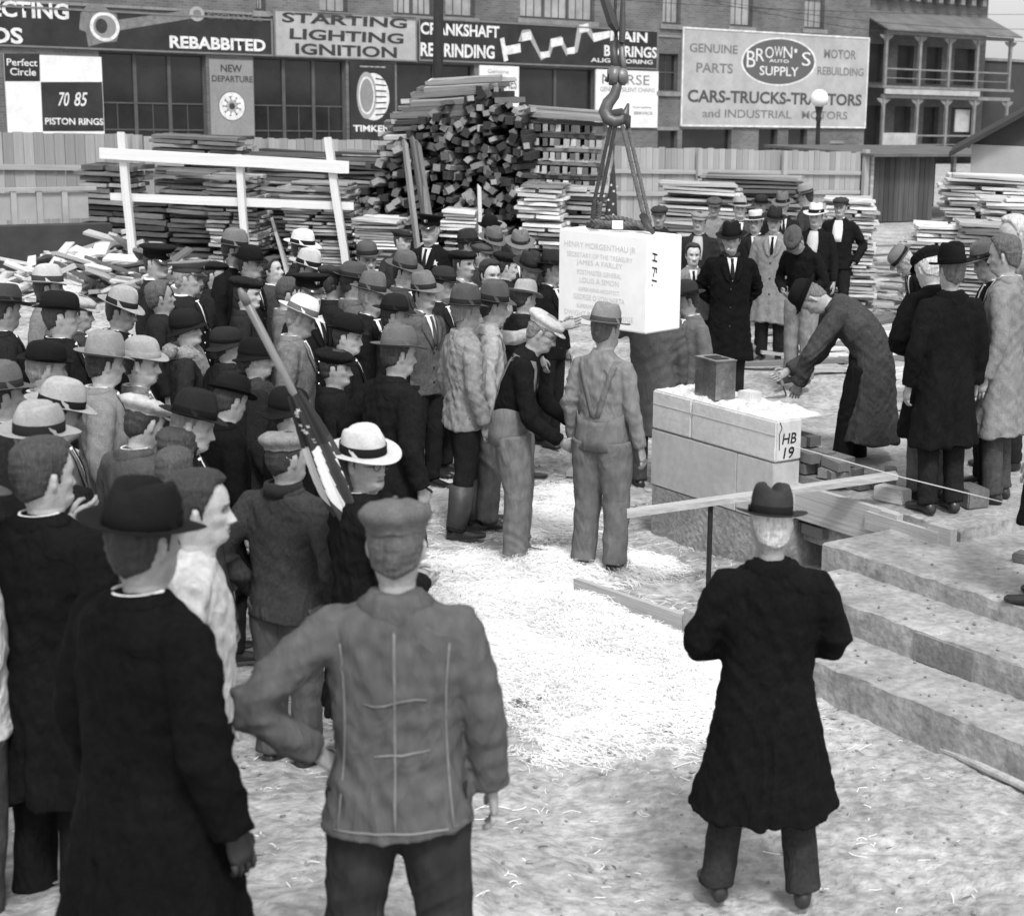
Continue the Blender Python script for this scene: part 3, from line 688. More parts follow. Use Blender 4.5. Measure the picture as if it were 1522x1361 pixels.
stack(250, 318, 246, 25.2, WOODD, 'tall narrow dark stack in the middle of the white frame', lay=.085, jit=.06)
stack(300, 372, 256, 24.8, WOODM, 'stack with pale frayed board ends right of the middle of the white frame', lay=.07, jit=.05, curve=.1, two=True, mixed=WOOD)
stack(366, 498, 218, 28.5, WOODD, 'wide dark stack seen through the right half of the white frame', lay=.1, jit=.08, mixed=WOODM)
stack(380, 440, 300, 25.6, WOODD, 'low dark stack below the right half of the white frame', lay=.08, jit=.05)
stack(412, 512, 268, 24.6, WOODM, 'round-topped stack with pale saw-cut ends beside the right frame post', lay=.06, jit=.04, curve=.12, mixed=WOOD, two=True)
stack(492, 600, 224, 27.5, WOODD, 'dark stack between the white frame and the post heap', lay=.09, jit=.1, mixed=WOODM)
stack(521, 592, 322, 24.2, WOODM, 'low stack of thin pale boards behind the boy in a cap', lay=.05, jit=.04, curve=.06, mixed=WOODL)
stack(656, 712, 306, 24.6, WOODL, 'small white stack behind the policeman with the star badge', lay=.06, jit=.06)
stack(700, 745, 330, 25.0, WOODL, 'little pale heap of boards left of the single upright board', lay=.06, jit=.08)
stack(768, 835, 268, 24.6, WOODL, 'pale stack of ragged boards left of the suspended block', lay=.075, jit=.09, two=True, mixed=WOODM)
stack(828, 905, 275, 25.4, WOODM, 'darker jumbled stack directly behind the lifting ropes', lay=.08, jit=.1, two=True, mixed=WOOD)
stack(975, 1100, 268, 26.2, WOOD, 'long pale stack behind the man in a flat cap right of the ropes', lay=.07, jit=.08, mixed=WOODL)
stack(1032, 1190, 256, 27.6, WOODD, 'long dark stack in front of the fence behind the right-hand group', lay=.08, jit=.08, mixed=WOODM)
for (x0, x1, yt, D, m, lb) in ((1222, 1300, 292, 25.2, WOODL, 'white loose boards piled behind the man in the dark cap'),
        (1395, 1522, 256, 25.8, WOODL, 'broad pale stack of long boards under the stucco shed'), (1350, 1440, 330, 23.6, WOODL, 'pale stack with splayed boards at the mouth of the open shed'),
        (1425, 1530, 330, 23.0, WOODM, 'grey jumbled stack at the right edge behind the onlookers'), (1460, 1560, 290, 24.2, WOODL, 'tall pale stack cut off by the right edge')):
    stack(x0, x1, yt, D, m, lb, lay=.065, jit=.16, two=True, mixed=WOOD)
# crib of short squared timbers: layers of ends
DC = 26.0
def world_rect(x0, x1, D): pl = atdepth(x0, 400, D); pr = atdepth(x1, 400, D); return (pl + pr) / 2, float(np.linalg.norm((pr - pl)[:2]))
mid, wd = world_rect(772, 893, DC); topz = float(atdepth(832, 172, DC)[2])
cr = empty('timber_crib', (mid[0], mid[1], 0), 0.05, 'crib of squared timber ends layered in rows left of the crane hook', 'timber stack')
nl = int(topz / .20)
for i in range(nl):
    zz = .06 + i * .20
    piece('bearer', plank_mesh(WOODD, i % 5), (0, .08, zz + .10), (0, 0, 0), (wd, .1, .05), cr)
    for j in range(12):
        mm = WOODL if random.random() < .22 else (WOODM if random.random() < .6 else WOODD)
        piece('timber', plank_mesh(mm, random.randrange(5)), (-wd / 2 + (j + .5) * wd / 12, .7 + random.uniform(-.05, .05), zz), (0, 0, math.pi / 2 + random.uniform(-.04, .04)), (1.4, wd / 12 * random.uniform(.6, .9), .105), cr)
for j in range(5):
    piece('top_board', plank_mesh(WOODM, j), (random.uniform(-.05, .05), .1 + j * .28, nl * .2 + .03 + .02 * j), (0, .03, random.uniform(-.05, .05)), (wd * 1.05, .26, .05), cr)
# big heap of square posts, ends towards us
DH = 25.0
hp = empty('post_heap', atdepth(660, 430, DH) * np.array([1, 1, 0]), 0, 'huge heap of square posts with their cut ends showing', 'timber heap')
ENDS = mat('cut_end', .17, .9, .35, 8, .4, 30, fine=.25, per_obj=.95)
outline = [(542, 440), (540, 300), (560, 245), (592, 196), (640, 170), (690, 135), (728, 122), (752, 150), (778, 176), (786, 240), (780, 330), (784, 440)]
def inside(x, y, P):
    c = False; j = len(P) - 1
    for i in range(len(P)):
        if (P[i][1] > y) != (P[j][1] > y) and x < (P[j][0] - P[i][0]) * (y - P[i][1]) / (P[j][1] - P[i][1]) + P[i][0]: c = not c
        j = i
    return c
spots = []
yy = 128.0
while yy < 436:
    xx = 540.0 + (6 if int(yy / 11.5) % 2 else 0)
    while xx < 790:
        px, py = xx + random.uniform(-4, 4), yy + random.uniform(-4, 4)
        if inside(px, py, outline): spots.append((px, py))
        xx += 11.0
    yy += 9.8
vis = [s for s in spots if s[1] < 350]; rest = [s for s in spots if s[1] >= 350]
random.shuffle(vis); rest += vis[290:]; vis = vis[:290]
hb = MB()
E4 = [cube(ENDS)]
for q, (px, py) in enumerate(vis + rest):
    p = atdepth(px, py, DH + random.uniform(-.22, .22)) - np.array(hp.location); sz = random.uniform(.065, .115); le = random.uniform(1.2, 1.6)
    rx, ry, rzz = random.uniform(-.12, .12), random.uniform(-.7, .7), random.uniform(-.3, .3)
    if q < len(vis): piece('post', E4[0], (p[0], p[1] + le / 2, p[2]), (rx, ry, rzz), (sz, le, sz * random.uniform(.7, 1.1)), hp)
    else: hb.box(p[0] - sz / 2, p[1], p[2] - sz / 2, p[0] + sz / 2, p[1] + le, p[2] + sz / 2)
o = hb.make('post_mass', ENDS, hp); o['kind'] = 'stuff'
# long poles lying across the top left of the heap
lt = empty('pole_bundle', atdepth(640, 200, DH + .7), 0, 'bundle of long split rails lying across the top of the post heap', 'timber bundle')
for k in range(44):
    r = k // 5; t = r / 8.0
    y = 200 - r * 10.0 + random.uniform(-2, 2); xa = 566 + r * 9 + random.uniform(-12, 10); xb = 660 + r * 9 + random.uniform(-12, 16)
    dd = DH + .2 + (k % 5) * .22
    p = atdepth(xa, y + 3, dd); q = atdepth(xb + 20, y - 4, dd)
    beam('rail', toV(lt, p), toV(lt, q), random.uniform(.07, .11), random.uniform(.05, .09), random.choice([WOODM, WOODM, WOODD, WOOD]), random.randrange(5), lt, roll=random.uniform(-.4, .4))
# props leaning on the heap
for (x0, y0, x1, y1, d, m, lb) in ((601, 212, 628, 432, DH - .5, WOODM, 'leftmost grey prop leaning against the post heap'), (613, 208, 648, 434, DH - .5, WOODD, 'dark middle prop leaning against the post heap'),
        (620, 215, 655, 434, DH - .55, WOODM, 'right-hand grey prop leaning against the post heap'), (630, 280, 642, 434, DH - .62, WOODM, 'short wide plank leaning beside the three props'),
        (712, 278, 716, 436, DH - .5, WOODL, 'single pale upright board in front of the post heap')):
    beam('prop', atdepth(x0, y0, d), atdepth(x1, y1, d - .15) , .05, .12, m, 1, None, lb, 'prop', roll=0)
# scattered debris heap, far left
random.seed(5)
dh = empty('scrap_heap', G(150, 425), 0, 'sprawling heap of broken boards and scrap at the far left', 'scrap heap')
for k in range(290):
    px = random.uniform(-20, 330); py = random.uniform(408, 452)
    p = G(px, py); env = math.exp(-((px - 195) / 95) ** 2) + .35 * math.exp(-((px - 60) / 60) ** 2); hgt = (random.random() * .85 * env * (1 - abs(py - 424) / 60)) + .03
    m = random.choice([WOODL, WOOD, WOODM, WOODD, WOODL, WHT])
    piece('scrap_board', plank_mesh(m, random.randrange(5)), Vector([float(v) for v in p]) - dh.location + Vector((0, 0, hgt)), (random.uniform(-.35, .35), random.uniform(-.45, .45), random.uniform(0, 3.1)),
          (random.uniform(.25, 1.1), random.uniform(.06, .22), random.uniform(.02, .06)), dh)
for (px, py, w_, h_) in ((118, 382, .42, .24), (62, 425, .3, .12), (150, 372, .22, .26), (85, 405, .4, .14)):
    p = atdepth(px, py, depth(G(px, 428))); piece('paper_scrap', plank_mesh(WHT, 3), Vector([float(v) for v in p]) - dh.location, (.5, random.uniform(-.4, .4), random.uniform(-.5, .5)), (w_, h_ * 1.2, .05), dh)
beam('plank', G(35, 425) + np.array([0, 0, .02]), atdepth(82, 340, depth(G(60, 400))), .06, .03, WOODL, 0, None, 'thin white stick leaning up out of the scrap heap', 'stick')
beam('plank', G(170, 412), atdepth(201, 365, depth(G(190, 405))), .16, .03, WOODM, 0, None, 'short grey plank propped at the foot of the white frame', 'plank', roll=1.2)
beam('plank', G(445, 470), atdepth(408, 335, depth(G(420, 440))) , .2, .04, WOODM, 0, None, 'leaning plank behind the bowler-hatted man with spectacles', 'plank', roll=1.2)
# scattered pale boards behind the right-hand group
random.seed(9)
sc = empty('loose_boards', G(1300, 470), 0, 'loose sawn boards scattered on the ground behind the stooping men', 'boards')
for k in range(150):
    px = random.uniform(1200, 1560); py = random.uniform(385, 560)
    if px > 1345 and py > 470: continue
    p = G(px, py); m = random.choice([WOODL, WOODL, WOOD, WOODM])
    piece('board', plank_mesh(m, random.randrange(5)), Vector([float(v) for v in p]) - sc.location + Vector((0, 0, random.uniform(.02, .14 + (.25 if py < 420 else 0)))), (random.uniform(-.06, .06), random.uniform(-.08, .08), random.gauss(.35, .35)),
          (random.uniform(.6, 2.2), random.uniform(.1, .26), random.uniform(.02, .05)), sc)
for k, (x0, y0, x1, y1, lb) in enumerate(((1275, 488, 1348, 478, 'pale timber lying nearest behind the stooping mason'), (1290, 520, 1350, 512, 'second pale timber on the ground behind the stooping mason'), (1300, 556, 1352, 550, 'long timber edge just left of the onlookers'), (1290, 590, 1345, 590, 'dark-edged timber left of the onlookers at knee height'))):
    beam('timber', G(x0, y0, .06), G(x1 + 90, y1 - 6, .06), .22, .12, [WOODL, WOOD, WOODL, WOODM][k], k, None, lb, 'timber')
# ================================================================== PEOPLE
def smooth01(t): t = np.clip(t, 0, 1); return t * t * (3 - 2 * t)
def interp(xs, pts):
    p = np.array(pts, float); return np.interp(xs, p[:, 0], p[:, 1])
# ---- head: horizontal rings, local origin = bottom of the chin, y forward, z up, metres
_front = [(-.16, .062), (-.12, .055), (-.05, .046), (-.025, .050), (-.012, .062), (0, .082), (.02, .092), (.045, .091), (.06, .090), (.09, .089), (.105, .087), (.13, .094), (.15, .095), (.175, .088), (.2, .072), (.22, .048), (.232, .02), (.236, .002)]
_back = [(-.16, .085), (-.12, .072), (-.03, .062), (0, .063), (.02, .07), (.05, .085), (.09, .099), (.13, .105), (.17, .101), (.2, .083), (.22, .056), (.232, .024), (.236, .002)]
_side = [(-.16, .085), (-.12, .064), (-.05, .054), (-.025, .052), (-.01, .053), (0, .052), (.02, .058), (.045, .065), (.07, .070), (.1, .0735), (.13, .077), (.16, .0755), (.19, .066), (.215, .046), (.23, .022), (.236, .002)]
def head_grid(nz, nt, jaw=1.0, nose=1.0, wid=1.0):
    hs = np.concatenate([np.linspace(-.15, -.02, max(4, nz // 8)), np.linspace(-.01, .15, int(nz * .62)), np.linspace(.158, .236, int(nz * .3))])
    u = np.linspace(-1, 1, nt, endpoint=False)
    th = np.pi * (0.62 * u + .38 * u ** 3)                       # denser towards the face
    H, T = np.meshgrid(hs, th, indexing='ij')
    f, bk, sd = interp(H, _front), interp(H, _back), interp(H, _side)
    sd = sd * wid; f = np.where(H < .03, f * jaw, f)
    c, s = np.cos(T), np.sin(T)
    yy = np.where(c > 0, f, bk); e = 2.25
    R = 1.0 / ((np.abs(s) / sd) ** e + (np.abs(c) / yy) ** e) ** (1 / e)
    D = np.degrees(T)
    g = lambda t0, ts, h0, hs_: np.exp(-((D - t0) / ts) ** 2 - ((H - h0) / hs_) ** 2)
    ns = np.where(H > .068, np.clip((.125 - H) / .057, 0, 1), np.clip((H - .054) / .014, 0, 1))
    R = R + nose * .027 * ns ** .9 * np.exp(-(D / (7.5 + 3 * ns)) ** 2)
    R = R + .006 * nose * (g(10, 6, .066, .009) + g(-10, 6, .066, .009))
    for sg in (-1, 1):
        R = R - .012 * g(sg * 21, 10, .110, .013) + .005 * g(sg * 21, 7, .109, .008) + .006 * g(sg * 20, 14, .131, .008)
        R = R + .005 * g(sg * 40, 16, .085, .018) - .004 * g(sg * 42, 14, .05, .02)
        R = R + .017 * np.exp(-((D - sg * 97) / 6.0) ** 4) * np.exp(-((H - .098) / .030) ** 4) * (1 - .22 * np.exp(-((H - .097) / .013) ** 2) * np.exp(-((D - sg * 93) / 5) ** 2))
    R = R + .005 * g(0, 16, .048, .0055) + .005 * g(0, 14, .033, .006) - .005 * g(0, 16, .0405, .0028) - .003 * g(0, 14, .026, .005) + .004 * g(0, 16, .012, .010)
    tone = np.ones_like(R)
    return H, T, D, R, tone
def head_mesh(nz, nt, skin=.42, hair=.05, jaw=1, nose=1, wid=1, eyes=True, stub=0.0, age=0.0):
    H, T, D, R, tone = head_grid(nz, nt, jaw, nose, wid)
    V = np.stack([R * np.sin(T), R * np.cos(T), H], -1).reshape(-1, 3)
    g = lambda t0, ts, h0, hs_: np.exp(-((D - t0) / ts) ** 4 - ((H - h0) / hs_) ** 4)
    tn = skin * tone
    for sg in (-1, 1):
        tn = tn * (1 - .5 * g(sg * 21, 14, .113, .012))                     # eye-socket shade painted into the skin tone over the lids
        k = g(sg * 21, 9, .110, .0055); tn = tn * (1 - k) + k * .5            # white of the eye
        k = g(sg * 21, 5.0, .110, .0066); tn = tn * (1 - k) + k * .03         # iris
        k = .9 * g(sg * 21, 12, .1175, .0025); tn = tn * (1 - k) + k * .06    # lash line
        k = .9 * g(sg * 21, 14, .131, .0052); tn = tn * (1 - k) + k * hair    # eyebrow
        tn = tn * (1 - .6 * g(sg * 7, 4.5, .0565, .0035))                     # nostril
    tn = tn * (1 - .42 * g(0, 16, .041, .009)) * (1 - .6 * g(0, 17, .0405, .0032))
    if stub: k = stub * np.exp(-((np.abs(D)) / 70) ** 4) * np.exp(-((H - .015) / .035) ** 2); tn = tn * (1 - k * .4)
    if age: tn = tn * (1 - age * .25 * (g(28, 3, .055, .02) + g(-28, 3, .055, .02)))
    nr, k = H.shape
    F = []
    idx = np.arange(nr * k).reshape(nr, k)
    a = idx[:-1]; bq = idx[1:]
    F = np.stack([a, np.roll(a, -1, 1), np.roll(bq, -1, 1), bq], -1).reshape(-1, 4)
    return V, F, tn.reshape(-1)
def hair_mesh(nz, nt, style, wid=1.0, seed=0):
    """a shell of hair over the head; style: short, hatted (below a hat), bald, long"""
    r = np.random.default_rng(seed)
    H, T, D, R, _ = head_grid(nz, nt, 1, 1, wid)
    A = np.abs(D)
    if style == 'long': line = np.interp(A, [0, 45, 60, 80, 180], [.19, .17, .10, .02, -.02])
    elif style == 'bald': line = np.interp(A, [0, 60, 80, 110, 180], [.245, .245, .13, .06, .03])
    else: line = np.interp(A, [0, 30, 48, 62, 75, 84, 100, 125, 180], [.192, .197, .19, .165, .135, .085, .125, .05, .018])
    # sharp line: clamp ring heights
    up = smooth01((H - line) / .012)
    thick = {'short': .012, 'hatted': .007, 'bald': .006, 'long': .02, 'curly': .024}.get(style, .011)
    top = 1 + (.7 if style in ('short', 'curly') else 0) * smooth01((H - .15) / .06)
    if style == 'bald': top = top * (1 - smooth01((H - .19) / .02))
    nz_ = r.normal(0, 1, R.shape); nz_ = (nz_ + np.roll(nz_, 1, 0) + np.roll(nz_, 1, 1) + np.roll(nz_, 2, 0)) / 2
    amp = .004 if style == 'curly' else .0016
    wave = .0016 * np.sin(D * .5 + 3 * np.sin(H * 60)) + amp * nz_
    off = ((thick * top + wave) * up - .006 * (1 - up)) * np.clip(R / .035, 0, 1)
    Rr = R + off
    # no ears in the hair
    ear = np.exp(-((A - 97) / 9.0) ** 4) * np.exp(-((H - .098) / .034) ** 4)
    Rr = Rr - .03 * ear
    zz = H + (.010 * top * up) * smooth01((H - .15) / .08)
    V = np.stack([Rr * np.sin(T), Rr * np.cos(T), zz], -1).reshape(-1, 3)
    nr, k = H.shape; idx = np.arange(nr * k).reshape(nr, k)
    keep = (up > .02); kk = keep[:-1] | keep[1:]; kk = kk | np.roll(kk, -1, 1)
    a = idx[:-1]; bq = idx[1:]
    F = np.stack([a, np.roll(a, -1, 1), np.roll(bq, -1, 1), bq], -1)[kk].reshape(-1, 4)
    used = np.unique(F); mp = -np.ones(nr * k, int); mp[used] = np.arange(len(used))
    return V[used], mp[F]
# ---- hats: local origin = middle of the head at the hat line, y forward
HATS = {}
def hat_parts(kind, seg):
    key = (kind, seg)
    if key in HATS: return HATS[key]
    th = np.arange(seg) * 2 * np.pi / seg; s, c = np.sin(th), np.cos(th)      # theta 0 = forward
    def ring(a, b_, z, yo=0.0, f=None):
        P = np.stack([a * s, b_ * c + yo, np.full(seg, z)], 1)
        return f(P) if f else P
    parts = {}
    A, B_ = .087, .109
    if kind in ('fedora', 'trilby', 'homburg', 'panama', 'bowler', 'snap', 'boater'):
        bw = {'fedora': .062, 'trilby': .048, 'homburg': .052, 'panama': .066, 'bowler': .044, 'snap': .060, 'boater': .058}[kind]
        def bz(t, P):     # brim shape, t 0..1 outward
            x = P[:, 0] / (A + bw); y = P[:, 1] / (B_ + bw)
            if kind == 'bowler': z = .026 * t ** 2 * x ** 2 - .006 * t * np.abs(y)
            elif kind == 'homburg': z = .020 * t ** 3 + .01 * t * x ** 2 - .008 * t * y ** 2
            elif kind == 'snap': z = .014 * t * x ** 2 - .024 * t * np.clip(y, 0, 1) ** 1.5 + .018 * t * np.clip(-y, 0, 1)
            elif kind == 'boater': z = 0.004 * t * x ** 2
            else: z = .016 * t * x ** 2 - .016 * t * np.clip(y, 0, 1) ** 2 + .012 * t * np.clip(-y, 0, 1) ** 2
            P = P.copy(); P[:, 2] += z; return P
        rings = []
        for t in (0, .35, .7, 1.0): P = ring(A - .004 + bw * t, B_ - .004 + bw * t, -.004); rings.append(bz(t, P))
        for t in (1.0, .97, .7, .35, 0.04): P = ring(A + bw * t, B_ + bw * t, .0005 if t < .99 else -.002); rings.append(bz(t, P))
        V, F = loft(rings, False, False); parts['brim'] = (V, F)
        Hc = {'fedora': .130, 'trilby': .115, 'homburg': .128, 'panama': .124, 'bowler': .110, 'snap': .128, 'boater': .10}[kind]
        prof = []
        if kind == 'bowler': prof = [(1, -.003), (1.0, .2), (.99, .42), (.95, .62), (.86, .80), (.70, .92), (.48, .985), (.22, 1.0), (.02, 1.0)]
        elif kind == 'boater': prof = [(1, -.003), (.985, .3), (.97, .7), (.95, .93), (.88, 1.0), (.6, 1.0), (.3, 1.0), (.02, 1.0)]
        else: prof = [(1.0, -.003), (.985, .2), (.96, .4), (.93, .58), (.89, .74), (.85, .87), (.79, .96), (.70, 1.0), (.56, 1.01), (.40, 1.0), (.22, .995), (.02, .99)]
        rings = []
        for r_, z_ in prof:
            P = ring(A * r_, B_ * r_, Hc * z_)
            if kind not in ('bowler', 'boater'):
                zt = smooth01((z_ - .5) / .5); x, y = P[:, 0].copy(), P[:, 1].copy()
                cr = .046 if kind != 'homburg' else .030
                P[:, 2] -= cr * zt * np.exp(-(x / .022) ** 2) * (1 if kind == 'homburg' else (.55 + .45 * np.clip(.5 + y / .16, 0, 1))) * np.clip(1 - (np.abs(y) / .12) ** 4, 0, 1)
                P[:, 2] -= .014 * zt * np.clip(-y / .1, 0, 1) ** 2
                if kind in ('fedora', 'snap', 'panama', 'trilby'):
                    fy = np.clip((y - .01) / .08, 0, 1); P[:, 0] *= (1 - .46 * fy * zt * np.exp(-((np.abs(x) - .045) / .04) ** 2))
                P[:, 0] += .003 * np.sin(y * 50 + z_ * 6); P[:, 1] += .002 * np.sin(x * 60)
            rings.append(P)
        V, F = loft(rings, False, True); parts['crown'] = (V, F)
        hb = .038 if kind != 'panama' else .045
        bandp = []
        for r_, z_ in ((1.012, .001), (1.018, .003), (1.004 if kind != 'bowler' else 1.012, hb), (.99, hb + .001)): bandp.append(ring(A * r_, B_ * r_, z_))
        V, F = loft(bandp, False, False)
        # flat bow on the wearer's left
        bx = -A * 1.03
        V2 = [(bx, -.022, .006), (bx - .006, -.018, .006), (bx - .006, .02, .008), (bx, .024, .008), (bx, -.022, hb - .004), (bx - .006, -.018, hb - .005), (bx - .005, .02, hb - .006), (bx, .024, hb - .006)]
        n0 = len(V); V = np.concatenate([V, np.array(V2)]); F = list(F) + [tuple(i + n0 for i in f) for f in ((0, 3, 2, 1), (4, 5, 6, 7), (0, 1, 5, 4), (1, 2, 6, 5), (2, 3, 7, 6))]
        parts['hat_band'] = (V, F)
    elif kind in ('cap', 'newsboy', 'beret'):
        big = {'cap': 1.0, 'newsboy': 1.12, 'beret': 1.08}[kind]
        prof = [(.99, -.002, 0), (1.02, .012, 0), (1.14 * big, .026, -.004), (1.21 * big, .040, -.008), (1.17 * big, .054, -.010), (1.02 * big, .066, -.010), (.8 * big, .075, -.008), (.5 * big, .080, -.004), (.2, .082, 0), (.02, .082, 0)]
        rings = []
        for r_, z_, yo in prof:
            P = ring(A * r_, B_ * r_, z_, yo); x, y = P[:, 0], P[:, 1]
            P[:, 2] += -.10 * np.clip(y, -.1, .16) * (z_ / .08) - .002
            if kind == 'newsboy': P[:, :2] *= (1 + .022 * np.cos(8 * th)[:, None] * min(1, z_ / .03)); P[:, 2] += .004 * np.cos(8 * th) * (z_ > .06)
            P[:, 2] += .003 * np.sin(9 * x / .1 + 5 * y / .1 + z_ * 40)
            rings.append(P)
        V, F = loft(rings, False, True); parts['crown'] = (V, F)
        if kind != 'beret':
            n = 13; up, lo = [], []
            for i in range(n):
                t = (i / (n - 1) - .5) * 2; an = t * math.radians(62); ext = .046 * (1 - t ** 4)
                x0, y0 = A * 1.0 * math.sin(an), B_ * 1.0 * math.cos(an); x1, y1 = (A + ext * .55) * math.sin(an), (B_ + ext) * math.cos(an)
                z0 = .008; z1 = .004 - .30 * ext
                up += [(x0, y0, z0), ((x0 + x1) / 2, (y0 + y1) / 2, (z0 + z1) / 2 + .004), (x1, y1, z1)]
                lo += [(x0, y0, z0 - .005), ((x0 + x1) / 2, (y0 + y1) / 2, (z0 + z1) / 2 - .002), (x1, y1, z1 - .005)]
            F = []; m_ = n * 3
            for i in range(n - 1):
                for j in range(2):
                    a = i * 3 + j; F.append((a, a + 1, a + 4, a + 3)); F.append((m_ + a + 3, m_ + a + 4, m_ + a + 1, m_ + a))
                F.append((i * 3 + 2, m_ + i * 3 + 2, m_ + i * 3 + 5, i * 3 + 5))
            parts['visor'] = (up + lo, F)
            parts['top_button'] = revolve([(.001, .080), (.008, .082), (.008, .086), (.001, .089)], 8)
    elif kind == 'police':
        parts['hat_band'] = loft([ring(A * 1.0, B_ * 1.0, -.004), ring(A * 1.02, B_ * 1.02, .0), ring(A * 1.02, B_ * 1.02, .042), ring(A * .98, B_ * .98, .043)], False, False)
        rings = []
        for r_, z_, yo in ((1.0, .040, 0), (1.10, .05, .004), (1.36, .072, .008), (1.42, .080, .008), (1.38, .087, .006), (1.1, .091, .003), (.6, .092, 0), (.02, .092, 0)):
            P = ring(A * r_, B_ * r_, z_, yo); P[:, 2] += .16 * P[:, 1] * min(1, max(0, (z_ - .045) / .03)); rings.append(P)
        parts['crown'] = loft(rings, False, True)
        n = 13; up, lo = [], []
        for i in range(n):
            t = (i / (n - 1) - .5) * 2; an = t * math.radians(66); ext = .05 * (1 - t ** 4)
            x0, y0 = A * 1.02 * math.sin(an), B_ * 1.02 * math.cos(an); x1, y1 = (A + ext * .4) * math.sin(an), (B_ + ext * .85) * math.cos(an)
            up += [(x0, y0, .004), (x1, y1, .002 - .55 * ext)]; lo += [(x0, y0, 0), (x1, y1, -.002 - .55 * ext)]
        F = []; m_ = n * 2
        for i in range(n - 1): a = i * 2; F += [(a, a + 1, a + 3, a + 2), (m_ + a + 2, m_ + a + 3, m_ + a + 1, m_ + a), (a + 1, m_ + a + 1, m_ + a + 3, a + 3)]
        parts['visor'] = (up + lo, F)
        V, F = revolve([(.001, -.003), (.017, -.002), (.020, 0), (.014, .004), (.001, .006)], 10)
        V = np.array(V); parts['badge'] = (np.stack([V[:, 0], B_ * 1.04 + V[:, 2] + .008, V[:, 1] * 1.25 + .052], 1), F)
    elif kind == 'cloche':
        rings = []
        for r_, z_ in ((1.28, -.046), (1.33, -.05), (1.32, -.044), (1.10, -.03), (1.06, -.01), (1.06, .03), (1.03, .055), (.93, .078), (.72, .095), (.4, .103), (.02, .105)):
            P = ring(A * r_, B_ * r_, z_); P[:, 2] += .03 * np.clip(P[:, 1] / .1, -1, 1) * (z_ < 0) ; P[:, 0] += .003 * np.sin(z_ * 120 + 3 * th); rings.append(P)
        parts['crown'] = loft(rings, False, True)
        parts['hat_band'] = loft([ring(A * 1.085, B_ * 1.08, -.012), ring(A * 1.10, B_ * 1.09, -.008), ring(A * 1.10, B_ * 1.09, .012), ring(A * 1.07, B_ * 1.065, .016)], False, False)
    out = {}
    for k, (V, F) in parts.items(): out[k] = mesh(k, V, F, True); out[k].materials.append(cloth(.05, 'felt'))
    HATS[key] = out
    return out

# ---- shared small pieces
def shoe_mesh(boot=False):
    rings = []
    seg = 14; a = np.arange(seg) * 2 * np.pi / seg
    for y, w_, h_, z0 in ((-.085, .018, .03, .01), (-.075, .034, .075, .0), (-.04, .039, .10, 0), (.0, .038, .095, 0), (.05, .040, .07, 0), (.10, .047, .055, 0), (.15, .047, .045, 0), (.185, .036, .038, .003), (.2, .012, .022, .008)):
        x = np.cos(a) * w_; z = (np.sin(a) * .5 + .5) * h_ + z0; rings.append(np.stack([x, np.full(seg, y), z], 1))
    return loft(rings)
_sv, _sf = shoe_mesh(); SHOE = mesh('shoe', _sv, _sf, True); SHOE.materials.append(mat('shoe_leather', .02, .35, .2, 8, .2, 30, spec=.5))
SOLE = None
def hand_geo(side, curl=.5, seg=6):
    """hand hanging along -z from the wrist at the origin, palm facing -x*side (towards the body), fingers down"""
    V, F, n = [], [], 0
    def addt(pts, rad, ry=None, sg=seg):
        nonlocal n
        v, f = tube(pts, rad, sg, ry, ref=(0, 1, 0)); V.append(v); F.extend([tuple(i + n for i in q) for q in f]); n += len(v)
    addt([(0, 0, .03), (0, 0, 0), (0, .002, -.03), (0, .002, -.065), (0, 0, -.092)], [.021, .021, .016, .014, .012], [.026, .028, .040, .042, .036], 8)
    for i, (yo, ln) in enumerate(((.030, .072), (.010, .080), (-.011, .074), (-.030, .058))):
        c = curl * (1 + .12 * i); p = np.array([0, yo, -.082]); pts = [p]; ang = 0
        for s_, f_ in ((.42, .35), (.33, .9), (.25, .8)):
            ang += c * f_; p = p + ln * s_ * np.array([-side * math.sin(ang), yo * .10, -math.cos(ang)]); pts.append(p)
        addt(pts, [.0095, .009, .0082, .006])
    addt([(0, .025, -.02), (-side * .012, .048, -.045), (-side * .022, .052, -.072), (-side * .026, .046, -.092)], [.013, .011, .010, .007])
    return np.concatenate(V), F
def rotm(ax, ang): return np.array(Matrix.Rotation(ang, 3, ax))
def align(d0, d1):
    q = Vector(d0).rotation_difference(Vector(d1)); return np.array(q.to_matrix())

TMPC = bpy.data.collections.new('tmp'); COL.children.link(TMPC)
def remesh(Vs, Fs, vox, smooth=4):
    b = MB()
    me = bpy.data.meshes.new('t'); me.from_pydata([tuple(map(float, v)) for v in Vs], [], Fs); me.update()
    o = bpy.data.objects.new('t', me); TMPC.objects.link(o)
    md = o.modifiers.new('r', 'REMESH'); md.mode = 'VOXEL'; md.voxel_size = vox
    ms = o.modifiers.new('s', 'SMOOTH'); ms.factor = .5; ms.iterations = smooth
    dg = bpy.context.evaluated_depsgraph_get(); out = bpy.data.meshes.new_from_object(o.evaluated_get(dg))
    bpy.data.objects.remove(o); bpy.data.meshes.remove(me)
    return out
def get(me, what='co'):
    n = len(me.vertices); a = np.empty(n * 3, np.float32)
    if what == 'co': me.vertices.foreach_get('co', a)
    else: me.vertex_normals.foreach_get('vector', a)
    return a.reshape(-1, 3).astype(np.float64)
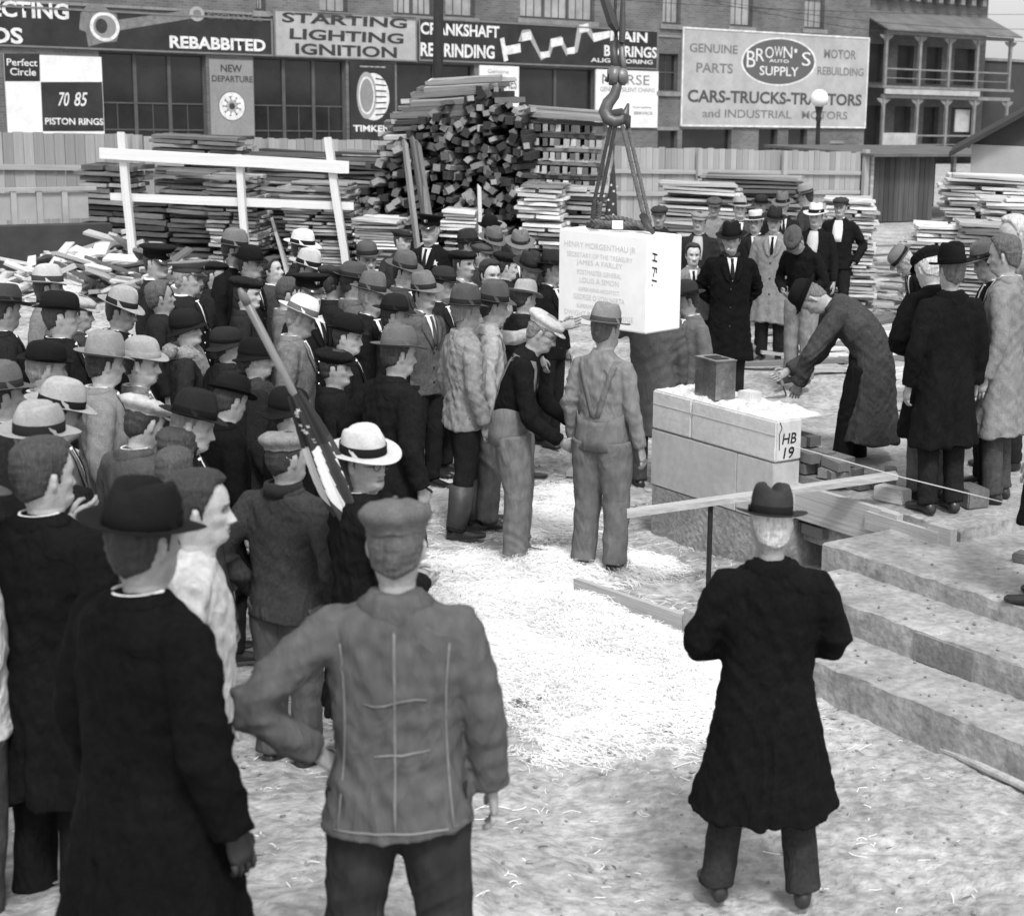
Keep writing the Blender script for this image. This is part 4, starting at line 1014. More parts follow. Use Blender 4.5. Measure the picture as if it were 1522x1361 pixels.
def wrinkle(P, seed, fx, fz, sharp=True):
    r = np.random.default_rng(seed); ph = r.uniform(0, 6.28, 12)
    x, y, z = P[:, 0], P[:, 1], P[:, 2]
    wx = .5 * np.sin(7 * z + ph[0] + 2 * np.sin(5 * x + ph[1])) + .3 * np.sin(13 * y + 9 * z + ph[2])
    wz = .5 * np.sin(6 * x + ph[3]) + .4 * np.sin(9 * y + ph[4] + 4 * z)
    a = np.sin(fx * (x + .6 * y) + 3.0 * wz + ph[5] + fz * z * .35)
    b_ = np.sin(fz * z + 3.2 * wx + ph[6] + fx * .3 * (y - x))
    c = np.sin(1.9 * fx * (y - .5 * x) + 4 * wx + ph[7]) * np.sin(1.7 * fz * z + 3 * wz + ph[8])
    an_ = np.arctan2(y, x); env = .5 + .5 * np.sin(3 * an_ + 6 * z + 2 * np.sin(4 * z + ph[9]) + ph[10]); b_ = np.sin(.6 * fz * z + 5.5 * wx + ph[6] + fx * .5 * (y - x))
    if sharp: a = 1 - 2 * np.abs(a) ** .7; b_ = (1 - 2 * np.abs(b_) ** .7) * env
    return a, b_, c

ARMS = {   # elbow, wrist in the unbent body frame for the +x side (person's right is +x? no: +x = left hand side seen from behind is -x)
    'down': ((.245, -.03, 1.115), (.255, .045, .865)), 'hips': ((.405, -.10, 1.17), (.235, .03, .985)), 'front': ((.285, .02, 1.12), (.10, .245, 1.06)),
    'fold': ((.30, .04, 1.13), (.02, .23, 1.14)), 'up': ((.29, .08, 1.13), (.14, .27, 1.25)), 'back': ((.28, -.13, 1.13), (.07, -.21, .95)),
    'pocket': ((.31, -.10, 1.12), (.225, .07, .90)), 'chin': ((.23, .16, 1.15), (.06, .27, 1.34)),
}
NP = [0]
GROUPS = {}
def person(label, px=None, top=None, face=0, h=1.75, hat='fedora', hatc=.05, band=None, coat='overcoat', cc=.02, ck='wool', tc=.03, tk='wool', hair=.04, hstyle='hatted', skin=.40,
           arms=('down', 'down'), lean=0.0, yaw=0.0, pitch=0.0, roll=0.0, z0=0.0, pos=None, vox=.022, build=1.0, stance=.10, step=0.0, front='suit', shirt=.75, tie=.03, detail=1,
           glasses=False, moust=None, scarf=None, fur=False, woman=False, gloves=None, hattilt=0.0, extra=None, foot=None, group=None, shoes=True, elb=None, wri=None, nose=1.0, jaw=1.0, visor=None,
           collar=True, legs=True, bag=False, adv=0.0, hy=0.0, hemz=None, flare=0.0):
    """face: 0 towards the camera, 90 to the picture's right, 180 away"""
    s = h / 1.75; NP[0] += 1; seed = NP[0]; rr = random.Random(seed * 7 + 1)
    nose *= rr.uniform(.75, 1.35); jaw *= rr.uniform(.94, 1.07); skin *= rr.uniform(.72, 1.0)
    if vox >= .016:
        if yaw == 0: yaw = rr.uniform(-20, 20)
        if pitch == 0: pitch = rr.uniform(-5, 8)
        if build == 1.0: build = rr.uniform(.93, 1.10)
    hadd = {'fedora': .05, 'snap': .05, 'panama': .05, 'homburg': .055, 'trilby': .04, 'bowler': .045, 'boater': .04, 'cap': .02, 'newsboy': .03, 'police': .05, 'cloche': .05, 'beret': .03, None: .015}[hat]
    if pos is None:
        if foot is not None: pos = G(foot[0], foot[1], z0)
        else:
            pos = G(px, top, z0 + h + hadd - .02)
    x0, y0 = float(pos[0]), float(pos[1])
    az = math.atan2(x0, y0)                                   # bearing of the person from the camera
    # facing vector: 0 = towards camera
    fa = math.radians(face); tow = np.array([-math.sin(az), -math.cos(az)]); rgt = np.array([math.cos(az), -math.sin(az)])
    fv = tow * math.cos(fa) + rgt * math.sin(fa)
    rz = math.atan2(fv[1], fv[0]) - math.pi / 2
    root = empty('person', (x0, y0, z0), rz, label, 'person', group)
    root.scale = (s, s, s)
    V0 = vox / s
    # ---- bend function (lean forward about the hips)
    ln = math.radians(lean)
    zh0, zh1 = .90, 1.25
    def bend(P):
        P = np.array(P, float).reshape(-1, 3).copy()
        if abs(ln) < 1e-3: return P
        z = P[:, 2]; t = np.clip((z - zh0) / (zh1 - zh0), 0, 1); ang = ln * t
        R = (zh1 - zh0) / ln                                    # arc radius
        cy = np.where(z <= zh0, 0, R * (1 - np.cos(ang))); cz = np.where(z <= zh0, z, zh0 + R * np.sin(ang))
        ex = np.clip(z - zh1, 0, None); cy = cy + ex * math.sin(ln); cz = cz + ex * math.cos(ln)
        out = np.stack([P[:, 0], cy + P[:, 1] * np.cos(ang), cz - P[:, 1] * np.sin(ang)], 1)
        return out
    hipy = -math.sin(ln) * .22
    def B(P): q = bend(P); q[:, 1] += hipy; return q
    # ---- arms
    sh = {1: np.array([.174 * build, -.005, 1.392]), -1: np.array([-.174 * build, -.005, 1.392])}
    el, wr = {}, {}
    for i, sg in enumerate((-1, 1)):          # arms = (left in the picture when seen from behind, right)
        a = arms[i]
        if isinstance(a, str):
            e, w_ = ARMS[a]; j = [rr.uniform(-.015, .015) for _ in range(4)]
            el[sg] = B([(e[0] * sg * build + j[0], e[1] + j[1], e[2])])[0]; wr[sg] = B([(w_[0] * sg * (build if abs(w_[0]) > .2 else 1) + j[2], w_[1] + j[3], w_[2])])[0]
        else:
            el[sg] = np.array(a[0], float); wr[sg] = np.array(a[1], float)
    shb = {k: B([v])[0] for k, v in sh.items()}
    # ---- torso profile of the garment: z, half width, half depth, y centre
    long = coat in ('overcoat', 'dress'); bulk = {'overcoat': 1.0, 'dress': .95, 'suit': .95, 'work': 1.0, 'sweater': .93, 'tunic': 1.0, 'shirt': .93}[coat]
    hem = {'overcoat': .46, 'dress': .36, 'suit': .80, 'work': .80, 'sweater': .86, 'tunic': .78, 'shirt': .90}[coat]
    if hemz is not None: hem = hemz
    prof = [(1.50, .070, .066, -.012), (1.475, .092, .078, -.012), (1.455, .124, .090, -.01), (1.435, .156, .10, -.008), (1.40, .186, .112, -.004), (1.33, .20, .126, .004), (1.22, .196, .135, .012), (1.10, .183, .130, .012),
            (1.0, .182, .130, .008), (.90, .195, .138, .002), (.78, .205, .145, 0), (.62, .220, .155, 0), (.46, .245, .172, 0), (.34, .262, .185, 0)]
    if woman: prof = [(z, w_ * (.90 if z > 1.15 else .95), d, y) for z, w_, d, y in prof]
    pz = np.array([p[0] for p in prof])[::-1]; pw, pd, py = [np.array([p[i] for p in prof])[::-1] for i in (1, 2, 3)]
    def W_(z): return np.interp(z, pz, pw) * build * bulk
    def D_(z): return np.interp(z, pz, pd) * (1 + (build - 1) * 1.3) * bulk
    def Y_(z): return np.interp(z, pz, py)
    if flare:
        W0_, D0_ = W_, D_
        W_ = lambda z: W0_(z) * (1 + flare * np.clip(1.0 - z, 0, 1)); D_ = lambda z: D0_(z) * (1 + flare * np.clip(1.0 - z, 0, 1))
    seg = 28; th = np.arange(seg) * 2 * np.pi / seg
    def ring(z, gw=0.0):
        w2, d2 = W_(z) + gw, D_(z) + gw; e = 2.0 / 2.35
        c_, s_ = np.cos(th), np.sin(th)
        P = np.stack([w2 * np.sign(c_) * np.abs(c_) ** e, Y_(z) + d2 * np.sign(s_) * np.abs(s_) ** e, np.full(seg, z)], 1)
        if z < .95 and long:
            k = (.95 - z) / .5; f = 1 + .035 * k * np.sin(7 * th + seed) + .02 * k * np.sin(11 * th + 2 * seed); P[:, 0] *= f; P[:, 1] *= f
        return P
    zs = [z for z in (1.50, 1.475, 1.455, 1.435, 1.40, 1.36, 1.30, 1.22, 1.14, 1.06, .98, .90, .82, .74,   .66, .58, .50, .42, .36, .3) if z > hem + .02] + [hem]
    V, F = loft([B(ring(z)) for z in zs]); V = list(V); F = [tuple(f) for f in F]
    n = len(V)
    sr = {'overcoat': 1.12, 'dress': 1.02, 'suit': .98, 'work': 1.08, 'sweater': .98, 'tunic': 1.0, 'shirt': .92}[coat]
    for sg in (-1, 1):
        p0, p1, p2 = shb[sg], el[sg], wr[sg]
        inn = B([(sg * .10, -.005, 1.40)])[0]
        pts = [inn, p0 + (0, 0, -.004), p0 * .75 + p1 * .25, p0 * .4 + p1 * .6, p1 * .93 + p0 * .07, p1 * .93 + p2 * .07, p1 * .6 + p2 * .4, p1 * .2 + p2 * .8, p2]
        rad = np.array([.052, .064, .067, .063, .060, .059, .056, .051, .051]) * sr * (1 + (build - 1) * .7)
        v, f = tube(pts, rad, 14, ref=(0.3, 1, 0.2)); V += list(v); F += [tuple(i + n for i in q) for q in f]; n += len(v)
    cm = remesh(V, F, V0, 3)
    P = get(cm); N = get(cm, 'n')
    # inverse-ish parameters for folds
    a, b_, c_ = wrinkle(P, seed, 22, 30)
    armd = np.minimum.reduce([np.linalg.norm(P - el[sg], axis=1) for sg in (-1, 1)])
    onarm = np.zeros(len(P))
    for sg in (-1, 1):
        for (q0, q1) in ((shb[sg], el[sg]), (el[sg], wr[sg])):
            dv = q1 - q0; t = np.clip(((P - q0) @ dv) / (dv @ dv), 0, 1); dd = np.linalg.norm(P - (q0 + t[:, None] * dv), axis=1)
            onarm = np.maximum(onarm, smooth01((.10 - dd) / .03))
    amp = {'overcoat': .0055, 'dress': .005, 'suit': .0055, 'work': .0085, 'sweater': .005, 'tunic': .004, 'shirt': .008}[coat]
    k_el = np.exp(-(armd / .12) ** 2)
    if V0 < .0145: amp *= 1.5 if coat not in ('work', 'shirt') else 1.05
    if V0 < .0135:      # sharper secondary creases on the nearest figures
        d2, e2, f2 = wrinkle(P * 1.0, seed + 9, 38, 52); hi = .55 * e2 * (onarm * (.35 + k_el) + (1 - onarm) * .25) + .28 * d2 * (1 - onarm) + .22 * f2
    else: hi = 0
    disp = amp * hi + amp * (.45 * a * (1 - onarm) + .35 * c_ + b_ * (onarm * (.5 + 1.1 * k_el) + .35 * (1 - onarm) * np.exp(-((P[:, 2] - 1.05) / .16) ** 2)))
    if long:
        low = smooth01((.95 - P[:, 2]) / .4); ang = np.arctan2(P[:, 1], P[:, 0]); disp += low * (1 - onarm) * .010 * np.sin(8 * ang + 1.5 * np.sin(3 * P[:, 2] + seed) + seed)
        if P.shape[0]:
            vent = np.exp(-((P[:, 0] / .012)) ** 2) * (P[:, 1] < 0) * smooth01((.80 - P[:, 2]) / .05); disp -= vent * .02
    P = P + N * disp[:, None]
    # ragged, slightly uneven hem
    lowest = P[:, 2] < hem + .03
    if long or coat in ('suit', 'work', 'tunic'):
        P[lowest, 2] += .010 * np.sin(2 * np.arctan2(P[lowest, 1], P[lowest, 0]) + seed)
    cm.vertices.foreach_set('co', P.astype(np.float32).ravel()); cm.update()
    cm.polygons.foreach_set('use_smooth', np.ones(len(cm.polygons), bool))
    nm = {'overcoat': 'overcoat', 'dress': 'coat', 'suit': 'jacket', 'work': 'work_jacket', 'sweater': 'sweater', 'tunic': 'tunic', 'shirt': 'work_shirt'}[coat]
    cm.name = nm; cm.materials.clear()
    CM = cloth(cc, ck); coato = link(nm, cm, root, CM)
    bvh = None
    def cast(x, z, back=False, off=.004, dy=.35):
        nonlocal bvh
        if bvh is None:
            bvh = BVHTree.FromPolygons([tuple(p) for p in P], [tuple(q.vertices) for q in cm.polygons])
        sg = -1 if back else 1
        yb = Y_(z) + sg * D_(z)
        o_ = B([(x, yb + sg * .07, z)])[0]; i_ = B([(x, yb * .2, z)])[0]; d = unit(i_ - o_)
        hit = bvh.ray_cast(Vector(o_), Vector(d), .3)
        if hit[0] is None: return B([(x, yb * (1 - (x / (W_(z) + .001)) ** 2) ** .5 if abs(x) < W_(z) else 0, z)])[0] - d * off
        return np.array(hit[0]) - d * off
    def ribbon(pts, wd, name, m, back=False, off=.005, axis='x'):
        """strip laid on the garment through (x,z) points"""
        Vr, Fr = [], []
        for i, (x, z) in enumerate(pts):
            ww = wd[i] if np.ndim(wd) else wd
            if axis == 'x': A_, C_ = cast(x - ww / 2, z, back, off), cast(x + ww / 2, z, back, off)
            else: A_, C_ = cast(x, z - ww / 2, back, off), cast(x, z + ww / 2, back, off)
            M_ = (A_ + C_) / 2
            Vr += [A_, cast(x, z, back, off + .002), C_]
        for i in range(len(pts) - 1):
            a_ = i * 3; Fr += [(a_, a_ + 1, a_ + 4, a_ + 3), (a_ + 1, a_ + 2, a_ + 5, a_ + 4)]
        o_ = link(name, mesh(name, Vr, Fr, True), coato, m); md = o_.modifiers.new('thickness', 'SOLIDIFY'); md.thickness = .004 if name != 'seam' else .0012; md.offset = 0
        return o_
    facing_cam = math.cos(fa) > -.35
    # ---- trousers
    fy = {-1: step / 2, 1: -step / 2}
    if legs:
        Vt, Ft, n = [], [], 0
        loose = {'work': 1.12, 'over': 1.22}.get(tk if tk in ('work', 'over') else '', 1.0)
        if long and coat == 'dress': loose = .8
        def addt(v, f):
            nonlocal n
            Vt.extend(list(v)); Ft.extend([tuple(i + n for i in q) for q in f]); n += len(v)
        for sg in (-1, 1):
            x1 = sg * stance
            hp_ = np.array([sg * .088, hipy * .6, .90]); kn = np.array([sg * (.09 + stance) / 2, hipy * .3 + fy[sg] * .5 + .015, .50]); an = np.array([x1, fy[sg] - .02, .045])
            pts = [hp_, hp_ * .7 + kn * .3, hp_ * .3 + kn * .7, kn, kn * .6 + an * .4, kn * .2 + an * .8, an + (0, 0, .02)]
            rad = np.array([.108, .103, .090, .080, .073, .072, .075]) * loose * (1 + (build - 1) * .8)
            if coat == 'dress': rad = np.array([.1, .09, .07, .055, .05, .036, .034])
            v, f = tube(pts, rad, 14, ref=(0, 1, 0)); addt(v, f)
        v, f = loft([np.stack([(.150 if coat != 'shirt' else .165) * build * k * np.cos(th), hipy * .6 + .106 * build * k * np.sin(th), np.full(seg, z)], 1) for z, k in ((.80, .9), (.86, 1.0), (.95, 1.02), (1.02, .95))]); addt(v, f)
        vt = max(V0, .017) if V0 > .012 else V0
        tm = remesh(Vt, Ft, vt, 3); P2_ = get(tm); N2_ = get(tm, 'n'); a, b_, c_ = wrinkle(P2_, seed + 50, 18, 26)
        am = .0062 if tk in ('work', 'over') else .0042
        ank = np.exp(-((P2_[:, 2] - .09) / .09) ** 2) + .7 * np.exp(-((P2_[:, 2] - .5) / .1) ** 2)
        P2_ = P2_ + N2_ * (am * (.4 * a + .4 * c_ + 1.1 * b_ * (.35 + ank)))[:, None]
        tm.vertices.foreach_set('co', P2_.astype(np.float32).ravel()); tm.update(); tm.polygons.foreach_set('use_smooth', np.ones(len(tm.polygons), bool)); tm.materials.clear()
        link('stockings' if coat == 'dress' else ('overalls' if tk == 'over' else 'trousers'), tm, root, cloth(tc, 'denim' if tk in ('over', 'work') else 'wool'))
        if shoes:
            for sg in (-1, 1):
                o_ = link('shoe', SHOE, root); o_.location = (sg * stance, fy[sg], .002); o_.rotation_euler = (0, 0, -sg * .16)
    # ---- body: head, neck, torso and hands
    fine = V0 < .0125
    nz, nt = (56, 72) if fine else ((40, 52) if V0 < .019 else (32, 40))
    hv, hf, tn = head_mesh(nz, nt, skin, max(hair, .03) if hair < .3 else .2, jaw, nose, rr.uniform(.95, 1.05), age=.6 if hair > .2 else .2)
    neck = np.array([0, -.012, 1.44])
    Rh = rotm('Z', math.radians(yaw)) @ rotm('X', -math.radians(pitch)) @ rotm('Y', math.radians(roll))
    # the head pivots at the base of the skull; chin origin in straight frame
    co = np.array([0, .018, 1.515])
    up_bend = rotm('X', -ln)                                   # chest orientation
    base = B([neck])[0]
    def HT(Pq):
        Pq = np.asarray(Pq, float).reshape(-1, 3); t = smooth01((Pq[:, 2] + .12) / .10)[:, None]
        full = (Pq - np.array([0, -.02, -.04])) @ Rh.T + np.array([0, -.02, -.04])
        return (full * t + Pq * (1 - t) + (co - neck)) @ up_bend.T + base + np.array([0, hy, 0])
    Vb = [HT(hv)]; Fb = [tuple(f) for f in hf.tolist()]; tones = [tn]; n = len(hv)
    nr = hf.max() + 1
    # shoulders, trunk, hidden under the clothes
    v, f = loft([B(np.stack([W_(z) * .8 * k * np.cos(th), Y_(z) + D_(z) * .75 * k * np.sin(th), np.full(seg, z)], 1)) for z, k in ((1.46, .5), (1.43, .8), (1.38, .92), (1.2, .92), (1.0, .9), (.9, .85))])
    Vb.append(v); Fb += [tuple(i + n for i in q) for q in f]; n += len(v); tones.append(np.full(len(v), skin))
    for i, sg in enumerate((-1, 1)):
        d = unit(wr[sg] - el[sg]); M = align((0, 0, -1), d)
        hvv, hff = hand_geo(sg, .45 if detail else .5, 6 if fine else 5)
        if arms[i] == 'pocket': hvv = hvv * .5
        q = (hvv @ M.T) + wr[sg] + d * .012
        Vb.append(q); Fb += [tuple(i_ + n for i_ in fq) for fq in hff]; n += len(q); tones.append(np.full(len(q), gloves if gloves is not None else skin * .92))
        v, f = tube([el[sg], wr[sg] + d * .01], [.035, .026], 8); Vb.append(v); Fb += [tuple(i_ + n for i_ in fq) for fq in f]; n += len(v); tones.append(np.full(len(v), skin))
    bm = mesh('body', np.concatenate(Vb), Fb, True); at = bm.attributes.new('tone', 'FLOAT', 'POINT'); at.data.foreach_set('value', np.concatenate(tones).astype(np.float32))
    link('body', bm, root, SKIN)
    # ---- hair
    hs = hstyle
    if not (hat and woman and False):
        hv2, hf2 = hair_mesh(nz, nt, hs, 1.0, seed); ho = link('hair', mesh('hair', HT(hv2), hf2, True), root, hairmat(hair))
    # ---- hat
    def headpoint(p): return HT([p])[0]
    if px is not None and foot is None and (lean or pitch):
        hp_ = headpoint((0, 0, .236 + hadd - .02)) * s; zt = z0 + hp_[2]; tgt = G(px, top, zt); c_r, s_r = math.cos(rz), math.sin(rz)
        x0 = float(tgt[0] - (c_r * hp_[0] - s_r * hp_[1])); y0 = float(tgt[1] - (s_r * hp_[0] + c_r * hp_[1])); root.location = (x0, y0, z0)
    if hat:
        hz_ = .163 if hat != 'cloche' else .150
        o0 = headpoint((0, -.006, hz_)); Mh = up_bend @ Rh @ rotm('X', -math.radians(hattilt + 4 + rr.uniform(-5, 5))) @ rotm('Y', math.radians(rr.uniform(-6, 6))) @ rotm('Z', rr.uniform(-.12, .12))
        parts = hat_parts(hat, 40 if fine else (28 if V0 < .019 else 22))
        hm = cloth(hatc, 'felt' if hat not in ('cap', 'newsboy', 'beret') else ('tweed' if hatc > .04 else 'wool')); bmt = cloth(band if band is not None else max(.012, hatc * .35), 'felt')
        hr = None
        for k in ('crown', 'brim', 'hat_band', 'visor', 'badge', 'top_button'):
            if k not in parts: continue
            mm = hm if k in ('crown', 'brim', 'top_button') else bmt
            if k == 'visor': mm = (mat('patent_leather', .015, .12, .1, 5, 0, spec=.6) if hat == 'police' else hm)
            if k == 'badge': mm = mat('bright_metal', .7, .25, .1, 20, .1, metal=1.0)
            if k == 'crown': o_ = link('hat' if hat not in ('cap', 'newsboy', 'police', 'beret') else 'cap', parts[k], root, mm); hr = o_
            else: o_ = link(k, parts[k], hr, mm)
            if k == 'crown':
                q = Matrix(Mh.tolist()).to_4x4(); q.translation = Vector(o0); o_.matrix_local = q
                o_.scale = (rr.uniform(.97, 1.07), rr.uniform(.98, 1.05), rr.uniform(.9, 1.08))
    # ---- neckwear and fronts
    def neck_ring(r_, z_, hgt, m, name, flare=1.0, open_=0.0, thick=.012, yo=0.0):
        """collar standing round the neck, open at the front"""
        n_ = 22; rr_ = []; a0 = open_
        for t in range(n_):
            an = a0 + (2 * math.pi - 2 * a0) * t / (n_ - 1); cx, cy = math.sin(an), math.cos(an)
            dip = .030 * math.exp(-((min(an, 2 * math.pi - an) - a0) / .5) ** 2)
            for (rad, zz) in ((r_, z_ - .01), (r_ * .97, z_ + hgt), (r_ * .97 + thick, z_ + hgt), (r_ * flare + thick, z_ - hgt * .35)):
                rr_.append((cx * rad * 1.02, cy * rad * 1.12 - .012 + yo, zz - dip))
        Fq = []
        for t in range(n_ - 1):
            for j in range(4):
                q = (j + 1) % 4; Fq.append((t * 4 + j, t * 4 + q, t * 4 + 4 + q, t * 4 + 4 + j))
        Fq += [(3, 2, 1, 0), tuple((n_ - 1) * 4 + j for j in range(4))]
        return link(name, mesh(name, B(rr_), Fq, True), coato if name != 'shirt_collar' and name != 'scarf' else root, m)
    WH = mat('white_cotton_%g' % shirt, shirt, .8, .08, 10, .2)
    if scarf is not None: neck_ring(.068, 1.462, .045, cloth(scarf, 'tweed'), 'scarf', 1.1, .0, .022)
    if fur:
        n_ = 26; pts = [];
        for t in range(n_): an = .35 + (2 * math.pi - .7) * t / (n_ - 1); dp = .16 * math.exp(-((min(an, 2 * math.pi - an) - .35) / .5) ** 2); pts.append((math.sin(an) * .125, math.cos(an) * .115 + .0, 1.465 - dp))
        v, f = tube(B(pts), .055, 12); P3 = np.array(v); P3 += np.random.default_rng(seed).normal(0, .006, P3.shape); link('fur_collar', mesh('fur_collar', P3, f, True), coato, cloth(fur, 'fur'))
    elif collar and coat in ('overcoat', 'suit', 'work', 'dress'):
        cast(0, 1.2); n_ = 26; op = .42; Vc = []
        for t in range(n_):
            an = op + (2 * math.pi - 2 * op) * t / (n_ - 1); cx, cy = math.sin(an), math.cos(an); fr_ = math.exp(-((min(an, 2 * math.pi - an) - op) / .55) ** 2)
            rx, ry = .062, .064; ox, oy = .112, (.100 if cy < 0 else .085); row = []
            ins = (cx * rx * 1.02, cy * ry * 1.05 - .012, 1.495 - .030 * fr_); topo = (cx * rx * 1.2, cy * ry * 1.22 - .012, 1.503 - .032 * fr_)
            mid_ = (cx * (rx * .5 + ox * .5), cy * (ry * .5 + oy * .5) - .012, None); out_ = (cx * ox, cy * oy - .014, None)
            for q in (ins, topo, mid_, out_):
                if q[2] is None:
                    o1, o2 = B([(q[0], q[1], 1.60)])[0], B([(q[0], q[1], 1.25)])[0]; h_ = bvh.ray_cast(Vector(o1), Vector(unit(o2 - o1)), .4)
                    zz = (1.60 - (Vector(o1) - h_[0]).length + (.010 if q is out_ else .016)) if h_[0] is not None else 1.43
                    zz = min(zz, 1.485); row.append((q[0], q[1], zz))
                else: row.append(q)
            row.append((row[3][0] * .96, row[3][1] * .96, row[3][2] - .012)); Vc += row
        Fc = [(t * 5 + j_, t * 5 + j_ + 1, t * 5 + j_ + 6, t * 5 + j_ + 5) for t in range(n_ - 1) for j_ in range(4)]
        link('coat_collar', mesh('coat_collar', B(Vc), Fc, True), coato, CM)
    if shirt and front in ('suit', 'open', 'vest') and scarf is None and not woman:
        neck_ring(.061, 1.468, .034, WH, 'shirt_collar', 1.12, .12, .005, .002)
    if facing_cam and detail:
        vb = 1.20 if coat == 'suit' else 1.24
        if front == 'suit' and not fur:
            zz = np.linspace(1.462, vb, 6); wd = np.linspace(.10, .008, 6)
            ribbon([(0, z) for z in zz], wd, 'shirt_front', WH, off=.007)
            if tie is not None: ribbon([(0, z) for z in np.linspace(1.455, vb + .01, 6)], [.032, .026, .034, .038, .040, .02], 'tie', cloth(tie), off=.013)
            for sg in (-1, 1):
                pts = [(sg * (.052 + .026 * k_), z) for z, k_ in ((1.455, .3), (1.41, .9), (1.36, 1.25), (1.31, .6), (1.26, .05), (vb - .01, -.9))]
                ribbon(pts, [.03, .05, .062, .05, .036, .012], 'lapel', CM, off=.011)
        if front == 'open':
            ribbon([(0, z) for z in np.linspace(1.46, 1.18, 5)], [.10, .13, .14, .13, .12], 'shirt_front', WH, off=.006)
        if coat == 'tunic':
            for z in np.linspace(1.38, .98, 6):
                for sg in (-1, 1):
                    c0 = cast(sg * .07, z, False, .004); v, f = revolve([(.001, .008), (.011, .004), (.012, 0), (.008, -.006)], 8); bo = link('button', mesh('button', np.stack([v[:, 0], v[:, 2], v[:, 1]], 1) + c0, f, True), coato, mat('bright_metal', .7, .25, .1, 20, .1, metal=1.0))
        elif coat in ('overcoat', 'suit', 'work'):
            for z in np.linspace(1.16, .92 if coat != 'overcoat' else .8, 3):
                c0 = cast(.012, z, False, .003); v, f = revolve([(.001, .004), (.010, .003), (.011, 0), (.008, -.003)], 8); link('button', mesh('button', np.stack([v[:, 0], v[:, 2], v[:, 1]], 1) + c0, f, True), coato, mat('horn_button', .02, .4, .1, 9, 0))
    if coat == 'tunic': neck_ring(.066, 1.462, .028, CM, 'stand_collar', 1.02, .1, .006); neck_ring(.060, 1.478, .03, WH, 'shirt_collar', 1.0, .1, .004)
    # ---- spectacles, moustache
    if glasses:
        gm_ = mat('wire_rim', .03, .3, .1, 5, 0); v_all, f_all, n = [], [], 0
        for sg in (-1, 1):
            pts = [headpoint((sg * .032 + .021 * math.cos(t), .099, .108 + .018 * math.sin(t))) for t in np.linspace(0, 6.28, 13)]
            v, f = tube(pts, .0018, 4); v_all += list(v); f_all += [tuple(i + n for i in q) for q in f]; n += len(v)
            v, f = tube([headpoint((sg * .053, .098, .112)), headpoint((sg * .078, .0, .112))], .0016, 4); v_all += list(v); f_all += [tuple(i + n for i in q) for q in f]; n += len(v)
        v, f = tube([headpoint((-.011, .1, .112)), headpoint((.011, .1, .112))], .0016, 4); v_all += list(v); f_all += [tuple(i + n for i in q) for q in f]
        link('spectacles', mesh('spectacles', v_all, f_all), root, gm_)
    if moust is not None:
        pts = [headpoint((x, .110 - abs(x) ** 1.5 * 1.1, .050 - abs(x) * .25)) for x in np.linspace(-.032, .032, 9)]
        v, f = tube(pts, [.003, .006, .008, .008, .007, .008, .008, .006, .003], 7); link('moustache', mesh('moustache', v, f, True), root, hairmat(moust))
    ctx = dict(root=root, B=B, cast=cast, ribbon=ribbon, coat=coato, el=el, wr=wr, hipy=hipy, P=P, cm=cm, W=W_, D=D_, Y=Y_, s=s, headpoint=headpoint, seed=seed, CM=CM)
    PPL.append((label, x0, y0, s))
    return ctx
PPL = []
def to_local(root, p):
    """world point -> person's local frame"""
    a = root.rotation_euler.z; q = np.array(p, float) - np.array(root.location); c, s_ = math.cos(-a), math.sin(-a)
    return np.array([c * q[0] - s_ * q[1], s_ * q[0] + c * q[1], q[2]]) / root.scale[0]
# ================================================================== THE CROWD, nearest first
GC = 'onlookers crowded on the left'; GR = 'onlookers standing at the right'; GB = 'men standing behind the pier'; GW = 'workmen steadying the block'
def pp(*a, **k): return person(*a, **k)
# ---- foreground
A1 = pp('white-haired man from behind in a long black overcoat and dark fedora, right foreground', foot=(1128, 1335), face=188, h=1.74, hat='fedora', hatc=.055, band=.02, cc=.013, tc=.05, hair=.6, hstyle='hatted',
   arms=('front', 'front'), vox=.0105, stance=.18, yaw=8, pitch=6, front=None, build=1.06, flare=.28, hemz=.41, step=.08)
A2 = pp('man from behind in a worn pale-seamed denim work jacket and flat cap, hand on hip', px=588, top=750, face=176, h=1.82, z0=.27, hat='cap', hatc=.12, coat='work', cc=.105, ck='denim', tc=.045, tk='work', hair=.10, arms=('hips', 'down'), vox=.0105, build=1.02, flare=.45, hemz=.77, stance=.17, front=None, gloves=None, yaw=-4)
A3 = pp('broad man from behind in a black overcoat and black fedora, largest figure at lower left', px=204, top=724, face=124, h=1.88, z0=.27, hat='fedora', hatc=.02, cc=.010, tc=.018, hair=.03, vox=.0105, build=1.13, flare=.3, gloves=.03, front='suit', arms=('down', 'down'), step=.1, yaw=10)
A4 = pp('bareheaded dark-haired youth in a light windbreaker, in profile', px=286, top=705, face=88, h=1.80, z0=.20, hat=None, cc=.40, ck='canvas', coat='shirt', tc=.02, hair=.03, hstyle='short', skin=.42, vox=.0115, arms=('down', 'down'), front=None, build=.92, adv=0, tk='wool')
A5 = pp('bareheaded young man in a black coat with a pale hand on his shoulder', px=56, top=657, face=140, h=1.84, z0=.16, hat=None, cc=.013, tc=.02, hair=.045, hstyle='short', vox=.013, front='suit', yaw=-20, coat='overcoat', build=1.1)
A6 = pp('man at the left edge in a pale coat reaching his arm onto a shoulder', px=-70, top=690, face=100, h=1.80, z0=.1, hat='fedora', hatc=.1, coat='suit', cc=.55, tc=.08, vox=.014, ck='canvas', arms=('down', ((-.18, .14, 1.38), (-.26, .42, 1.46))), front=None)
A7 = pp('man in a grey brimmed hat with black band at the left edge', px=57, top=605, face=150, h=1.80, hat='panama', hatc=.30, band=.03, cc=.02, hair=.15, vox=.016, yaw=-25, front='suit')
